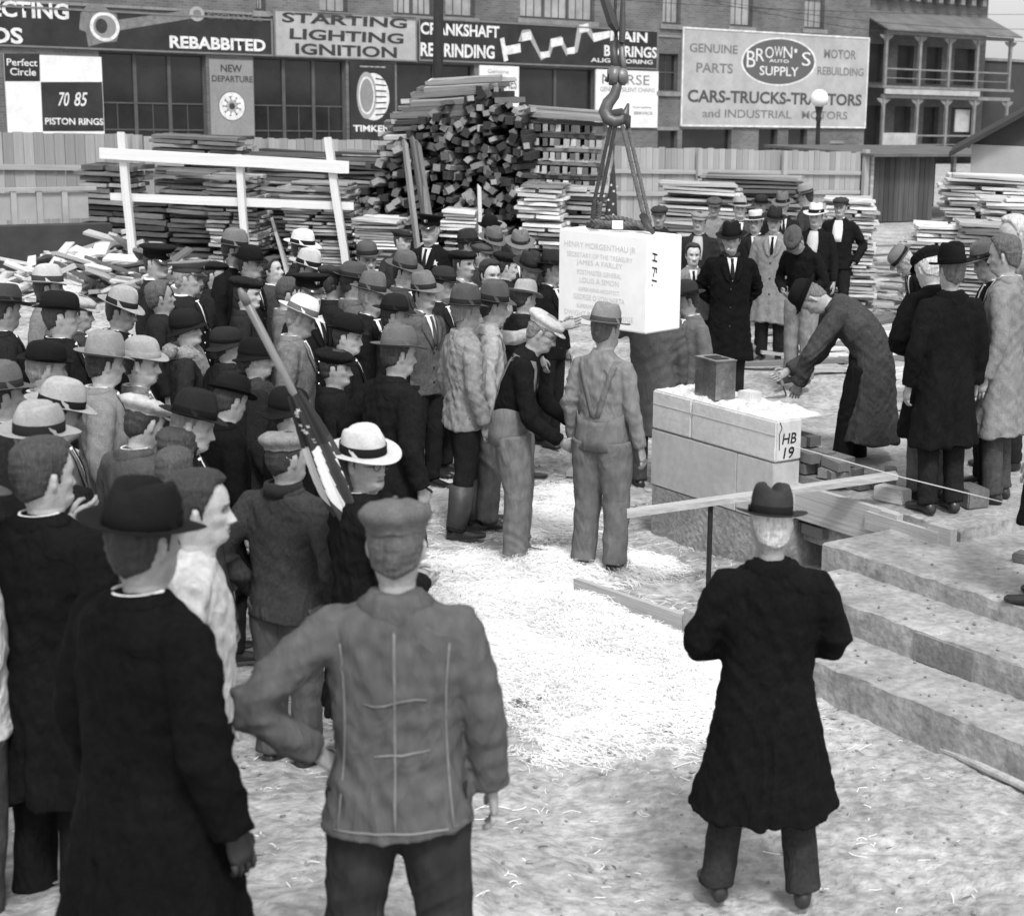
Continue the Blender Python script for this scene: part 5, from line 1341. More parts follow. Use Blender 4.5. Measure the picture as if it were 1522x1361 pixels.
A8 = pp('man in profile under a pale hat with a wide black band', px=96, top=571, face=92, h=1.74, hat='fedora', hatc=.34, band=.02, cc=.13, vox=.016, skin=.42, coat='suit')
A9 = pp('stout man in profile under a tilted black derby, left side', px=70, top=507, face=88, h=1.76, hat='bowler', hatc=.018, cc=.02, hair=.2, vox=.018, pitch=4, skin=.42)
A10 = pp('man at the left edge in a dark grey fedora and dark suit', px=8, top=425, face=100, h=1.80, hat='fedora', hatc=.07, cc=.03, coat='suit', vox=.02)
A11 = pp('heavy man in a black derby with a pale scarf showing at his collar', px=88, top=434, face=85, h=1.82, hat='bowler', hatc=.022, cc=.022, vox=.02, build=1.1, skin=.36)
A12 = pp('man at far left in a pale straw hat seen over the derbies', px=70, top=397, face=70, h=1.76, hat='panama', hatc=.45, band=.06, cc=.16, vox=.022)
A13 = pp('man in a light cap between the derby and the grey fedora', px=118, top=440, face=80, h=1.68, hat='cap', hatc=.4, cc=.06, vox=.022, coat='suit')
A14 = pp('man in a crisp grey fedora with black band and pale brim, looking down', px=184, top=431, face=80, h=1.74, hat='snap', hatc=.32, band=.03, cc=.02, vox=.02, pitch=8)
A15 = pp('bareheaded fair youth left of the policeman in a peaked cap', px=234, top=420, face=85, h=1.66, hat=None, hair=.09, hstyle='short', cc=.03, vox=.018, pitch=-8, coat='sweater', front=None)
A16 = pp('policeman in a peaked cap with badge nearest the scrap heap', px=233, top=362, face=70, h=1.80, hat='police', hatc=.02, cc=.03, coat='tunic', vox=.02)
A17 = pp('grey-haired officer in a peaked cap with a pale crown', px=280, top=384, face=75, h=1.78, hat='police', hatc=.20, cc=.03, coat='tunic', hair=.3, vox=.02)
A18 = pp('woman in a dark cloche hat and a coat with a wide pale fur collar', px=274, top=458, face=88, h=1.64, hat='cloche', hatc=.025, coat='dress', cc=.04, fur=.34, woman=True, hair=.05, hstyle='hatted', vox=.018, skin=.45, legs=True)
A19 = pp('young man in a light grey fedora and light tweed coat, in profile', px=158, top=500, face=92, h=1.76, hat='snap', hatc=.24, band=.18, cc=.20, ck='tweed', vox=.016, skin=.45)
A20 = pp('fair man in a soft pale hat beside the young man in tweed', px=212, top=505, face=90, h=1.72, hat='trilby', hatc=.30, band=.28, cc=.15, coat='suit', vox=.018, skin=.42)
A21 = pp('man in a pale gathered newsboy cap bending his head, dark tweed coat', px=222, top=590, face=125, h=1.70, hat='newsboy', hatc=.42, cc=.09, ck='tweed', vox=.015, pitch=14, build=1.05)
A22 = pp('older man in a black fedora looking down, dark overcoat, fur-gloved', px=297, top=588, face=82, h=1.74, hat='fedora', hatc=.03, cc=.018, hair=.2, vox=.014, pitch=14, skin=.40)
A23 = pp('boy seen from behind with wavy dark hair beside the newsboy cap', px=262, top=640, face=160, h=1.60, hat=None, hair=.05, hstyle='curly', cc=.10, vox=.015, coat='sweater', front=None)
A24 = pp('boy seen from behind with smooth brown hair behind the windbreaker youth', px=256, top=670, face=150, h=1.60, hat=None, hair=.07, hstyle='short', cc=.05, vox=.015, coat='sweater', front=None)
A25 = pp('man from behind in a grey tweed cap with his coat collar turned up', px=421, top=644, face=150, h=1.66, hat='cap', hatc=.20, cc=.06, coat='work', ck='wool', tc=.10, tk='work', vox=.013, scarf=.03, yaw=-25, arms=('pocket', 'pocket'), front=None)
A26 = pp('bespectacled flag bearer in a cream hat with black band looking back', px=536, top=636, face=112, h=1.76, hat='panama', hatc=.5, band=.02, cc=.018, vox=.012, glasses=True, yaw=-62, arms=('front', 'front'), skin=.42, step=.05)
A27 = pp('woman in a dark turban hat in profile near the flag pole', px=368, top=412, face=85, h=1.68, hat='beret', hatc=.03, cc=.035, hair=.03, vox=.018, skin=.48, coat='dress', woman=True, front=None)
A28 = pp('small woman in a rounded dark cloche hat seen from behind', px=335, top=482, face=120, h=1.58, hat='cloche', hatc=.035, coat='dress', cc=.03, woman=True, vox=.02, front=None)
A29 = pp('woman in a big dark hat and a heavy dark fur coat beside the flag pole', px=382, top=498, face=100, h=1.66, hat='cloche', hatc=.015, coat='dress', cc=.02, ck='fur', fur=.06, woman=True, vox=.018, build=1.12)
A30 = pp('tall smiling man in a grey fedora and dark overcoat before the pale boards', px=350, top=345, face=65, h=1.84, hat='fedora', hatc=.16, band=.03, cc=.02, vox=.02)
A31 = pp('dark-haired boy almost hidden behind the tall smiling man', px=318, top=387, face=80, h=1.62, hat='beret', hatc=.03, cc=.03, vox=.024, front=None)
A32 = pp('curly-haired boy with his face raised towards the block', px=400, top=384, face=50, h=1.60, hat=None, hair=.06, hstyle='curly', cc=.07, coat='sweater', skin=.52, vox=.018, pitch=-12, front='open')
A33 = pp('man in a white hat with broad black band before the dark stacks', px=450, top=345, face=60, h=1.76, hat='snap', hatc=.62, band=.02, cc=.03, vox=.022, glasses=True)
A34 = pp('man whose face is hidden below a white-crowned dark-brimmed hat', px=462, top=376, face=75, h=1.72, hat='fedora', hatc=.45, band=.02, cc=.10, vox=.022, pitch=12)
A35 = pp('policeman with double row of buttons among the crowd near the flag pole', px=460, top=403, face=50, h=1.80, hat='police', hatc=.02, cc=.022, coat='tunic', vox=.018, skin=.46)
A36 = pp('bareheaded man with a bright ear in front of the police officer', px=433, top=415, face=85, h=1.68, hat=None, hair=.06, hstyle='short', cc=.13, vox=.02, coat='suit')
A37 = pp('old man looking down in a cream hat and grey topcoat', px=456, top=443, face=85, h=1.72, hat='panama', hatc=.66, band=.12, cc=.15, vox=.016, pitch=16, hair=.3)
A38 = pp('stout bespectacled man in a grey derby facing the camera', px=546, top=361, face=35, h=1.76, hat='bowler', hatc=.10, cc=.04, vox=.02, glasses=True, build=1.1, skin=.5)
A39 = pp('man in a dark grey hat turned away just left of the moustached man', px=527, top=393, face=120, h=1.76, hat='trilby', hatc=.09, cc=.11, coat='suit', vox=.02)
A40 = pp('man in a dark felt hat behind the hat turned away', px=500, top=396, face=110, h=1.74, hat='beret', hatc=.05, cc=.03, vox=.024)
A41 = pp('old man with a white drooping moustache in a grey fedora and dark suit', px=554, top=410, face=52, h=1.76, hat='fedora', hatc=.13, band=.04, cc=.025, coat='suit', moust=.6, hair=.35, skin=.45, vox=.016, tie=.05, jaw=.97)
A42 = pp('man in a broad grey fedora behind the moustached man', px=604, top=377, face=70, h=1.76, hat='fedora', hatc=.12, band=.04, cc=.07, vox=.018, skin=.5, pitch=6)
A43 = pp('thin smiling man in a grey hat, striped tie and dark suit', px=630, top=409, face=45, h=1.70, hat='snap', hatc=.16, band=.04, cc=.11, coat='suit', tie=.09, vox=.016, skin=.5, jaw=.95)
A44 = pp('boy in a small dark cap in front of the post heap', px=598, top=342, face=30, h=1.62, hat='cap', hatc=.04, cc=.05, vox=.02, skin=.5, front=None)
A45 = pp('policeman with a white star badge looking left before the post heap', px=640, top=318, face=-28, h=1.84, hat='police', hatc=.015, cc=.02, coat='tunic', vox=.015, skin=.5, hair=.2, pitch=-3)
A46 = pp('man from behind in a grey fedora and dark overcoat by the straw', px=596, top=488, face=122, h=1.78, hat='fedora', hatc=.13, band=.10, cc=.02, vox=.013, build=1.08, arms=('pocket', 'down'), yaw=-8, lean=6, front=None)
A47 = pp('man in a crumpled dark hat standing beside the star-badge policeman', px=695, top=344, face=80, h=1.70, hat='fedora', hatc=.05, cc=.10, vox=.024, group=GC)
A48 = pp('man in a black derby highest behind the two grey fedoras', px=728, top=321, face=20, h=1.74, hat='bowler', hatc=.015, cc=.03, vox=.024)
A49 = pp('left of two men side by side in matching grey fedoras', px=735, top=340, face=20, h=1.74, hat='snap', hatc=.13, band=.04, cc=.11, vox=.022)
A50 = pp('right of two men side by side in matching grey fedoras', px=773, top=344, face=10, h=1.74, hat='snap', hatc=.15, band=.04, cc=.04, vox=.022)
A51 = pp('man in a dark cap and light jacket left of the black-haired man', px=689, top=371, face=60, h=1.72, hat='beret', hatc=.025, cc=.30, ck='canvas', coat='work', vox=.018, front='open')
A52 = pp('man in a low grey-brown cap below two grey fedoras', px=716, top=362, face=60, h=1.62, hat='cap', hatc=.08, cc=.05, vox=.024)
A53 = pp('bareheaded black-haired man with a moustache', px=729, top=388, face=45, h=1.72, hat=None, hair=.025, hstyle='short', cc=.30, coat='work', ck='canvas', moust=.03, vox=.018, skin=.5, front='open')
A54 = pp('boy in a dark skullcap seen in profile', px=757, top=376, face=85, h=1.66, hat='beret', hatc=.03, cc=.03, vox=.018, skin=.52, front=None)
A55 = pp('man in a dark fedora facing out beside the boy in profile', px=789, top=376, face=25, h=1.72, hat='fedora', hatc=.05, cc=.03, vox=.018)
A56 = pp('man half hidden by the left edge of the hanging block', px=822, top=376, face=60, h=1.72, hat='fedora', hatc=.04, cc=.02, coat='suit', vox=.02, yaw=0)
A57 = pp('man in a pale grey hat below the outstretched arm', px=783, top=418, face=120, h=1.62, hat='snap', hatc=.33, band=.30, cc=.03, vox=.02)
A58 = pp('man with cropped fair hair behind the star-badge policeman', px=634, top=362, face=60, h=1.50, hat=None, hair=.3, hstyle='short', cc=.2, vox=.024, front=None)
A59 = pp('woman with wavy hair glimpsed left of the bareheaded man near the flag pole', px=300, top=398, face=80, h=1.55, hat=None, hair=.15, hstyle='long', woman=True, coat='dress', cc=.05, vox=.024, front=None)
A60 = pp('dark-hatted stooping woman beneath the flag pole in a black coat', px=430, top=572, face=100, h=1.62, hat='cloche', hatc=.02, coat='dress', cc=.012, woman=True, vox=.016, front=None, build=1.1)
A61 = pp('man in a dark coat in front of the fur-coated woman, head bowed', px=350, top=560, face=110, h=1.62, hat='trilby', hatc=.02, cc=.012, vox=.018, pitch=15, front=None)
A62 = pp('man in a grey soft hat at the far left edge, lowest of the edge hats', px=-2, top=545, face=95, h=1.74, hat='fedora', hatc=.12, cc=.03, vox=.02)
A63 = pp('man in a black trilby between the two police caps', px=372, top=368, face=70, h=1.74, hat='trilby', hatc=.02, cc=.03, vox=.024)
A64 = pp('man in a dark fedora between the moustached man and the thin smiling man', px=588, top=440, face=80, h=1.66, hat='fedora', hatc=.03, cc=.02, vox=.022)
A65 = pp('man in a charcoal hat behind the workman with the outstretched arm', px=660, top=400, face=60, h=1.70, hat='trilby', hatc=.05, cc=.03, vox=.022)
A66 = pp('man in a dark hat behind the shoulder of the plain-coated man by the straw', px=520, top=470, face=90, h=1.66, hat='bowler', hatc=.02, cc=.02, vox=.02)
A67 = pp('man in a light cap at the back beside the white upright board', px=740, top=330, face=15, h=1.68, hat='cap', hatc=.2, cc=.05, vox=.024)
A68 = pp('short man in a black cap between the cream hat and the plain-coated man', px=500, top=520, face=95, h=1.60, hat='cap', hatc=.02, cc=.02, vox=.02, front=None)
# ---- workmen
W1 = pp('workman in a stained light canvas jacket, dark breeches and laced boots', px=689, top=430, face=112, h=1.78, hat='fedora', hatc=.09, band=.03, coat='work', cc=.24, ck='canvas', tc=.03, tk='wool', hair=.2, arms=('down', 'down'), vox=.0125, stance=.09, front=None, step=.16, group=GW)
W2 = pp('workman in a light shirt stretching his arm up to the block', px=737, top=424, face=100, h=1.78, hat='fedora', hatc=.10, band=.03, coat='shirt', cc=.36, ck='canvas', tc=.13, tk='over', arms=(((-.20, .24, 1.36), (-.10, .56, 1.46)), 'down'), vox=.0125, front=None, lean=5, group=GW)
W3 = pp('workman in a white cap leaning forward, dark sweater under bib overalls', foot=(772, 832), face=84, h=1.78, hat='cap', hatc=.46, coat='sweater', cc=.018, tc=.15, tk='over', hair=.2, arms=(((-.23, .16, 1.05), (-.14, .36, .93)), ((.24, .08, 1.03), (.15, .28, .88))), lean=20, pitch=6, vox=.012, glasses=True, front=None, skin=.4, group=GW)
W4 = pp('workman from behind in a grey fedora, denim shirt and loose bib overalls', foot=(892, 847), face=152, h=1.80, hat='fedora', hatc=.20, band=.07, coat='shirt', cc=.19, ck='denim', tc=.14, tk='over', hair=.1, arms=('down', 'down'), vox=.0115, front=None, stance=.12, build=.98, yaw=-15, group=GW)
# man in a grey coat reaching up, hidden behind the block
W5 = pp('man in a belted grey coat reaching under the block, head hidden by it', foot=(966, 724), face=190, h=1.72, hat='fedora', hatc=.1, coat='overcoat', cc=.11, ck='tweed', tc=.08, arms=(((-.30, .12, 1.30), (-.22, .26, 1.50)), 'down'), vox=.014, front=None)
W6 = pp('man in a dark fedora half hidden by the right end of the block', px=1018, top=420, face=-60, h=1.66, hat='fedora', hatc=.05, band=.02, cc=.13, ck='tweed', vox=.016, front='suit')
# ---- behind the pier
R1 = pp('man in a flat cap directly right of the lifting ropes', px=980, top=308, face=-5, h=1.72, hat='cap', hatc=.05, cc=.04, vox=.022, group=GB, front=None)
R2 = pp('grinning man in a light tweed cap', px=1040, top=315, face=-8, h=1.72, hat='cap', hatc=.22, cc=.04, vox=.018, group=GB, coat='work', front='open', shirt=.4)
R3 = pp('man in a grey cap behind the light tweed cap', px=1062, top=295, face=0, h=1.74, hat='cap', hatc=.09, cc=.20, vox=.022, group=GB, ck='tweed', front=None)
R4 = pp('open-mouthed man in a light snap-brim fedora in the back row', px=1100, top=293, face=5, h=1.76, hat='snap', hatc=.30, band=.03, cc=.08, vox=.018, group=GB, skin=.5, pitch=-5)
R5 = pp('man in a small dark hat at the very back', px=1131, top=290, face=-10, h=1.70, hat='bowler', hatc=.04, cc=.04, vox=.024, group=GB)
R6 = pp('man in a white-topped cap with a dark band', px=1124, top=314, face=-5, h=1.70, hat='boater', hatc=.55, band=.04, cc=.03, vox=.02, group=GB, coat='suit', glasses=True)
R7 = pp('bespectacled man in a dark fedora and pale topcoat with dark tie', px=1152, top=309, face=-8, h=1.80, hat='fedora', hatc=.04, band=.02, cc=.20, ck='tweed', vox=.015, glasses=True, tie=.02, group=GB)
R8 = pp('man in a tilted grey fedora peering over the back row', px=1163, top=288, face=10, h=1.80, hat='snap', hatc=.14, band=.03, cc=.03, vox=.022, group=GB, yaw=-20)
R9 = pp('tall man in a light fedora turned away with a white collar', px=1196, top=275, face=-120, h=1.84, hat='fedora', hatc=.26, band=.06, cc=.06, coat='suit', vox=.018, group=GB)
R10 = pp('man in a straw hat with black band, open collar and dark jacket', px=1214, top=303, face=-15, h=1.80, hat='panama', hatc=.60, band=.02, cc=.02, coat='suit', tie=None, front='open', shirt=.5, vox=.015, group=GB, skin=.42)
R11 = pp('cheerful man in a dark flat cap and black jacket, hands in pockets', px=1250, top=295, face=-12, h=1.76, hat='cap', hatc=.05, cc=.02, coat='work', ck='wool', front='open', arms=('pocket', 'pocket'), vox=.015, group=GB, skin=.35)
R12 = pp('smiling man with a cigarette in a long black overcoat, hands behind his back', px=1088, top=333, face=8, h=1.84, hat='fedora', hatc=.02, cc=.013, vox=.0135, group=GB, arms=('back', 'back'), scarf=.03, skin=.42, yaw=-10, build=1.06)
R13 = pp('bareheaded boy in a grey sweater and dark tie', px=1030, top=363, face=10, h=1.62, hat=None, hair=.03, hstyle='short', coat='sweater', cc=.18, tc=.03, front='suit', vox=.015, group=GB, skin=.5)
R14 = pp('workman in a cap and black jacket bending over the pier, dusty trousers', px=1176, top=350, face=-28, h=1.76, z0=.1, hat='cap', hatc=.09, coat='suit', cc=.018, tc=.22, tk='work', lean=16, pitch=36, arms=('front', 'front'), vox=.0135, group=GB, skin=.38, front=None)
# the man laying mortar
M1 = pp('stooping man in a dark raincoat and black hat spreading mortar with a trowel', px=1178, top=430, z0=.42, face=-95, h=1.74, hat='homburg', hatc=.018, cc=.075, ck='wool', tc=.02, build=1.12, lean=54, pitch=14, hemz=.33, arms=(((-.27, .28, 1.0), (-.17, .36, .76)), ((.27, .24, .93), (.14, .47, .80))), vox=.012, skin=.45, hair=.15, front=None, step=.12)
# ---- right-hand onlookers on the landing
Z4 = .60
Q1 = pp('old man with a moustache in a grey derby stooping to look', px=1328, top=372, z0=.3, face=-70, h=1.66, hat='bowler', hatc=.16, band=.03, cc=.02, lean=24, pitch=22, moust=.4, hair=.4, vox=.015, group=GR, coat='suit')
Q2 = pp('stocky man in a black flat cap and long black overcoat, back turned', foot=(1376, 740), z0=Z4, face=-140, h=1.70, hat='cap', hatc=.02, cc=.012, tc=.10, hair=.5, vox=.012, group=GR, arms=('front', 'front'), build=1.16, lean=12, pitch=14, front=None)
Q3 = pp('man in a black derby-like hat and dark coat behind the flat cap', px=1418, top=367, z0=Z4, face=-150, h=1.72, hat='fedora', hatc=.015, cc=.016, hair=.12, vox=.014, group=GR, front=None)
Q4 = pp('man in a grey hat with a black band bowing his head', px=1460, top=360, z0=Z4, face=-80, h=1.72, hat='trilby', hatc=.11, band=.03, cc=.03, pitch=18, vox=.015, group=GR, coat='suit')
Q5 = pp('bareheaded man with swept-back greying hair in a light tweed overcoat', px=1492, top=352, z0=Z4, face=-105, h=1.80, hat=None, hair=.10, hstyle='short', cc=.20, ck='tweed', tc=.08, vox=.0125, group=GR, skin=.48, pitch=6)
Q6 = pp('white-haired man in the back row at the right edge', px=1506, top=322, z0=Z4, face=-60, h=1.86, hat=None, hair=.5, hstyle='short', cc=.2, vox=.018, group=GR, skin=.5)
Q7 = pp('man cut off by the right edge in a white hat and black coat', px=1588, top=428, z0=.52, face=-110, h=1.76, hat='fedora', hatc=.6, band=.03, cc=.02, vox=.014, group=GR)
Q8 = pp('distant man in a dark cap among the boards at the right edge', px=1516, top=290, face=-40, h=1.74, hat='cap', hatc=.03, cc=.03, vox=.026)

# ------------------------------------------------------------------ details that belong to single figures
def local_box(parent, name, m, c, d, rot=None):
    o = piece(name, cube(m), c, rot or (0, 0, 0), d, parent); return o
# seams, patches and faded streaks on the denim work jacket
SE = mat('pale_seam', .17, .9, .3, 14, .2)
R_ = A2['ribbon']
R_([(0, z) for z in np.linspace(1.44, .80, 14)], .008, 'seam', SE, True, .0015)
for sg in (-1, 1): R_([(sg * (.165 - .02 * math.sin((z - .83) * 5)), z) for z in np.linspace(1.36, .80, 12)], .006, 'seam', SE, True, .0015)
R_([(x, .800) for x in np.linspace(-.18, .18, 12)], .006, 'hem_stitching', SE, True, .001, 'z')
R_([(x, 1.19 + .01 * math.sin(x * 30)) for x in np.linspace(-.09, .09, 7)], .004, 'crease', SE, True, .001, 'z')
R_([(x, 1.03 + x * .08) for x in np.linspace(-.06, .10, 7)], .005, 'crease', SE, True, .001, 'z')
# vent on the long overcoat
if 0: A1['ribbon']([(0.004, z) for z in np.linspace(1.40, .50, 12)], .004, 'back_seam', mat('dark_seam', .006, .9, .1, 9, 0), True, .003)
# rolled cuff and open collar of the light windbreaker
for W in (W3, W4, W2):
    rb = W['ribbon']; DN = cloth(.15, 'denim')
    root = W['root']
    if W is W4:
        for sg in (-1, 1): rb([(sg * .055 + sg * .10 * k_, 1.03 + .40 * k_ ) if False else (sg * (.13 - .115 * (1 - k_)), 1.06 + .375 * k_) for k_ in np.linspace(0, 1, 9)], .038, 'strap', DN, True, .006)
    else:
        for sg in (-1, 1): rb([(sg * (.045 + .065 * k_), 1.00 + .44 * k_) for k_ in np.linspace(0, 1, 9)], .04, 'strap', DN, True, .006); rb([(sg * (.11 + .0 * k_), 1.20 + .24 * k_) for k_ in np.linspace(0, 1, 6)], .04, 'strap', DN, False, .006)
    # bib and seat panel wrapping the waist
    th_ = np.linspace(0, 2 * math.pi, 37)[:-1]; rings = []
    for z, k in ((.84, 1.04), (.92, 1.035), (1.0, 1.045), (1.06, 1.05)):
        w2, d2 = W['W'](z) * k + .006, W['D'](z) * k + .006
        rings.append(W['B'](np.stack([w2 * np.sign(np.cos(th_)) * np.abs(np.cos(th_)) ** .85, W['Y'](z) + d2 * np.sign(np.sin(th_)) * np.abs(np.sin(th_)) ** .85, z + .03 * np.cos(th_ * 2) * (z > 1.03) + 0 * th_], 1)))
    v, f = loft(rings, False, False); o = link('overall_waist', mesh('overall_waist', v, f, True), W['coat'], DN); md = o.modifiers.new('t', 'SOLIDIFY'); md.thickness = .006
# star badge, epaulette of the policeman
c0 = A45['cast'](-.11, 1.33, False, .010)
a5 = [(math.sin(t * math.pi / 5) * (.032 if t % 2 == 0 else .013), math.cos(t * math.pi / 5) * (.032 if t % 2 == 0 else .013)) for t in range(10)]
V_ = [(c0[0] + x, c0[1] + .004, c0[2] + z) for x, z in a5] + [(c0[0] + x, c0[1] - .004, c0[2] + z) for x, z in a5]
link('star_badge', mesh('star_badge', V_, [tuple(range(10)), tuple(range(19, 9, -1))] + [(i, 10 + i, 10 + (i + 1) % 10, (i + 1) % 10) for i in range(10)]), A45['coat'], mat('white_enamel', .8, .3, .05, 9, 0))
# boots of the breeches man: dark gaiter wraps
for sg in (-1, 1):
    v, f = tube([(sg * .09, -sg * -.0 + (.08 if sg < 0 else -.08) - .015, .10), (sg * .09, (.06 if sg < 0 else -.06) - .01, .22), (sg * .09, (.05 if sg < 0 else -.05), .40)], [.072, .082, .090], 14)
    link('boot_shaft', mesh('boot_shaft', v, f, True), W1['root'], mat('boot_leather', .045, .5, .3, 12, .3, spec=.4))
# cigarette
p0 = R12['headpoint']((.012, .108, .040)); p1 = R12['headpoint']((.03, .155, .030)); v, f = tube([p0, p1], .004, 6); link('cigarette', mesh('cigarette', v, f), R12['root'], PAINTW)
# trowel in the stooping man's hand
rt = M1['root']; wv = np.array(rt.matrix_basis @ Vector((0, 0, 0)))
def to_world(ctx, p):
    r = ctx['root']; a = r.rotation_euler.z; q = np.array(p) * r.scale[0]; c, s_ = math.cos(a), math.sin(a)
    return np.array([c * q[0] - s_ * q[1], s_ * q[0] + c * q[1], q[2]]) + np.array(r.location)

# ================================================================== THE STONE PIER
LIME = mat('limestone', .60, .8, .15, 2.2, .4, 40, fine=.09, bdist=.006)
LIMED = mat('weathered_limestone', .50, .85, .2, 1.8, .3, 30, fine=.08, bdist=.005)
MORT = mat('wet_mortar', .62, .8, .2, 9, 1.0, 22, fine=.15, bdist=.02)
BRK = mat('loose_brick', .16, .9, .3, 8, .5, 40, fine=.2, per_obj=.3)
INK = mat('black_crayon', .012, .6, .2, 20, 0)
def bevel_box(x0, y0, z0, x1, y1, z1, bv=.008):
    me = bpy.data.meshes.new('stone'); b = MB().box(x0, y0, z0, x1, y1, z1)
    import bmesh
    me.from_pydata(b.V, [], b.F); bm_ = bmesh.new(); bm_.from_mesh(me); bmesh.ops.bevel(bm_, geom=list(bm_.edges), offset=bv, segments=2, affect='EDGES'); bm_.to_mesh(me); bm_.free(); return me
# pier frame: local x runs along +a (towards us, right), local y along +b
pa, pb = toab(G(965, 790))
PZ = math.atan2(AX[1], AX[0])
pier = empty('stone_pier', AB(pa, pb, 0), PZ, 'new limestone corner pier of four dressed blocks on a concrete footing', 'pier')
PL = onB(1153, 660, pb)[0] - pa                              # length of the long face
PT, PM, PBt = 1.085, .79, .37
PD = .24
for nm, x0, x1, z0, z1, m in (('stone_block', 0.0, .46, PM + .004, PT, LIME), ('stone_block', .466, PL, PM + .004, PT, LIME), ('stone_block', 0.0, .98, PBt, PM - .003, LIMED), ('stone_block', .985, PL - .012, PBt, PM - .003, LIMED)):
    me = bevel_box(x0, 0, z0, x1, PD, z1, .012 if z1 > 1 else .006); link(nm, me, pier, m)
MB().box(.02, .003, -.1, PL - .03, .6, PBt - .006).make('footing', CONCD, pier)
# chamfer line on the top course
MB().box(.01, -.003, PT - .105, PL - .005, .001, PT - .099).make('tooled_line', LIMED, pier)
# brick backing, stepped at the end
random.seed(3)
for r_ in range(8):
    z = PBt - .1 + r_ * .083
    L_ = PL + .24 - (max(0, r_ - 3)) * .05
    for k in range(5):
        if r_ == 7 and k > 3: continue
        x = L_ - .23 * (k + 1) - (.11 if r_ % 2 else 0)
        if x > -.05: piece('brick', cube(BRK), (x + .11, PD + .07 + random.uniform(-.006, .006), z + .036), (0, 0, random.uniform(-.02, .02)), (.215, .10, .07), pier)
        if x > PL - .5: piece('brick', cube(BRK), (x + .11 + .02, PD + .19, z + .036), (0, 0, random.uniform(-.03, .03)), (.215, .10, .07), pier)
for k in range(10):
    piece('brick', cube(BRK), (PL + .15 + random.uniform(-.06, .10), PD + .22 + random.uniform(-.1, .22), .64 + .075 * (k // 4) + 0.0), (random.uniform(-.05, .05), random.uniform(-.05, .05), random.uniform(-.4, .4)), (.21, .10, .065), pier)
# bed of mortar, lumpy
gxn, gyn = 60, 18; mv = []
for j in range(gyn):
    for i in range(gxn):
        x = .02 + (PL - .05) * i / (gxn - 1); y = -.0 + .02 + (PD + .20) * j / (gyn - 1)
        ed = min(i, gxn - 1 - i, 3 * j, 3 * (gyn - 1 - j)) / 3.0
        hgt = .032 * min(1, ed) * (.6 + .5 * math.sin(x * 23 + 2 * math.sin(y * 31)) * math.sin(y * 37 + x * 9) + .35 * random.random())
        mv.append((x + random.uniform(-.004, .004), y + (random.uniform(-.012, .012) if 0 < j < gyn - 1 else 0), PT - .006 + max(0, hgt)))
me = mesh('mortar_bed', mv, [(j * gxn + i, j * gxn + i + 1, (j + 1) * gxn + i + 1, (j + 1) * gxn + i) for j in range(gyn - 1) for i in range(gxn - 1)], True)
tag(link('mortar_bed', me, None, MORT), 'lumpy bed of fresh white mortar on top of the stone pier', 'mortar')
bpy.data.objects['mortar_bed'].location = pier.location; bpy.data.objects['mortar_bed'].rotation_euler = pier.rotation_euler
# chalked marks on the end face (faces +a): built as flat lettering turned to local +x
def endtext(s, w_, h_, x, y, z, parent, m=INK, rz=math.pi / 2, sh=.15, b=.01):
    return text(s, w_, h_, m, 'lettering', parent, (x, y, z), (math.pi / 2, 0, rz), b, shear=sh)
endtext('HB', .13, .075, PL + .003, PD * .5, .955, pier); endtext('19', .10, .08, PL + .003, PD * .5, .855, pier); endtext('HB', .10, .06, PL - .009, PD * .5, .46, pier)
v, f = tube([(PL + .003, .03, PT - .01), (PL + .004, .05, PT - .05), (PL + .003, .028, PT - .09), (PL + .003, .032, .88)], .003, 5); link('crack_line', mesh('crack_line', v, f), pier, INK)
# copper box on the pier
bxp = onB(1060, 585, pb + .12)
box = empty('copper_box', AB(bxp[0], pb + .13, PT + .02), PZ - .10, 'dark metal time-capsule box standing on the fresh mortar', 'box')
CU_ = mat('tarnished_copper', .26, .38, .5, 5, .2, 20, metal=.75, fine=.2)
MB().box(-.15, -.07, 0, .12, .10, .27).make('box_body', CU_, box)
MB().box(-.155, -.075, .272, .125, .105, .283).make('lid', mat('copper_lid', .34, .35, .4, 5, .2, 20, metal=.75), box)
MB().box(-.09, -.04, .284, -.02, .07, .287).make('solder_patch', INK, box); MB().box(.01, -.04, .284, .07, .07, .287).make('solder_patch', INK, box)
tag(link('stone_offcut', bevel_box(-.07, -.06, 0, .07, .06, .075), None, LIME), 'small block of white stone on the mortar just right of the metal box', 'stone')
bpy.data.objects['stone_offcut'].location = Vector(AB(bxp[0] + .17, pb + .32, PT + .0)); bpy.data.objects['stone_offcut'].rotation_euler = (0, 0, PZ + .1)

# ================================================================== THE HANGING CORNERSTONE
# nearest vertical edge stands at the pixel column 960-1012
cD = 13.1
e0 = atdepth(1013 * .0 + 960, 497, cD)                       # bottom of the near arris
zb = float(e0[2])
dxa = AX; 
# long face runs left from the near arris; ends: fit both faces by intersecting rays with the bottom plane
pL_ = G(829, 478, zb); pR_ = G(1010.5, 493, zb)
dl = (pL_ - e0)[:2]; dr = (pR_ - e0)[:2]
LW = float(np.linalg.norm(dl)); 
dl = dl / LW; perp = np.array([-dl[1], dl[0]]); 
if perp @ dr < 0: perp = -perp
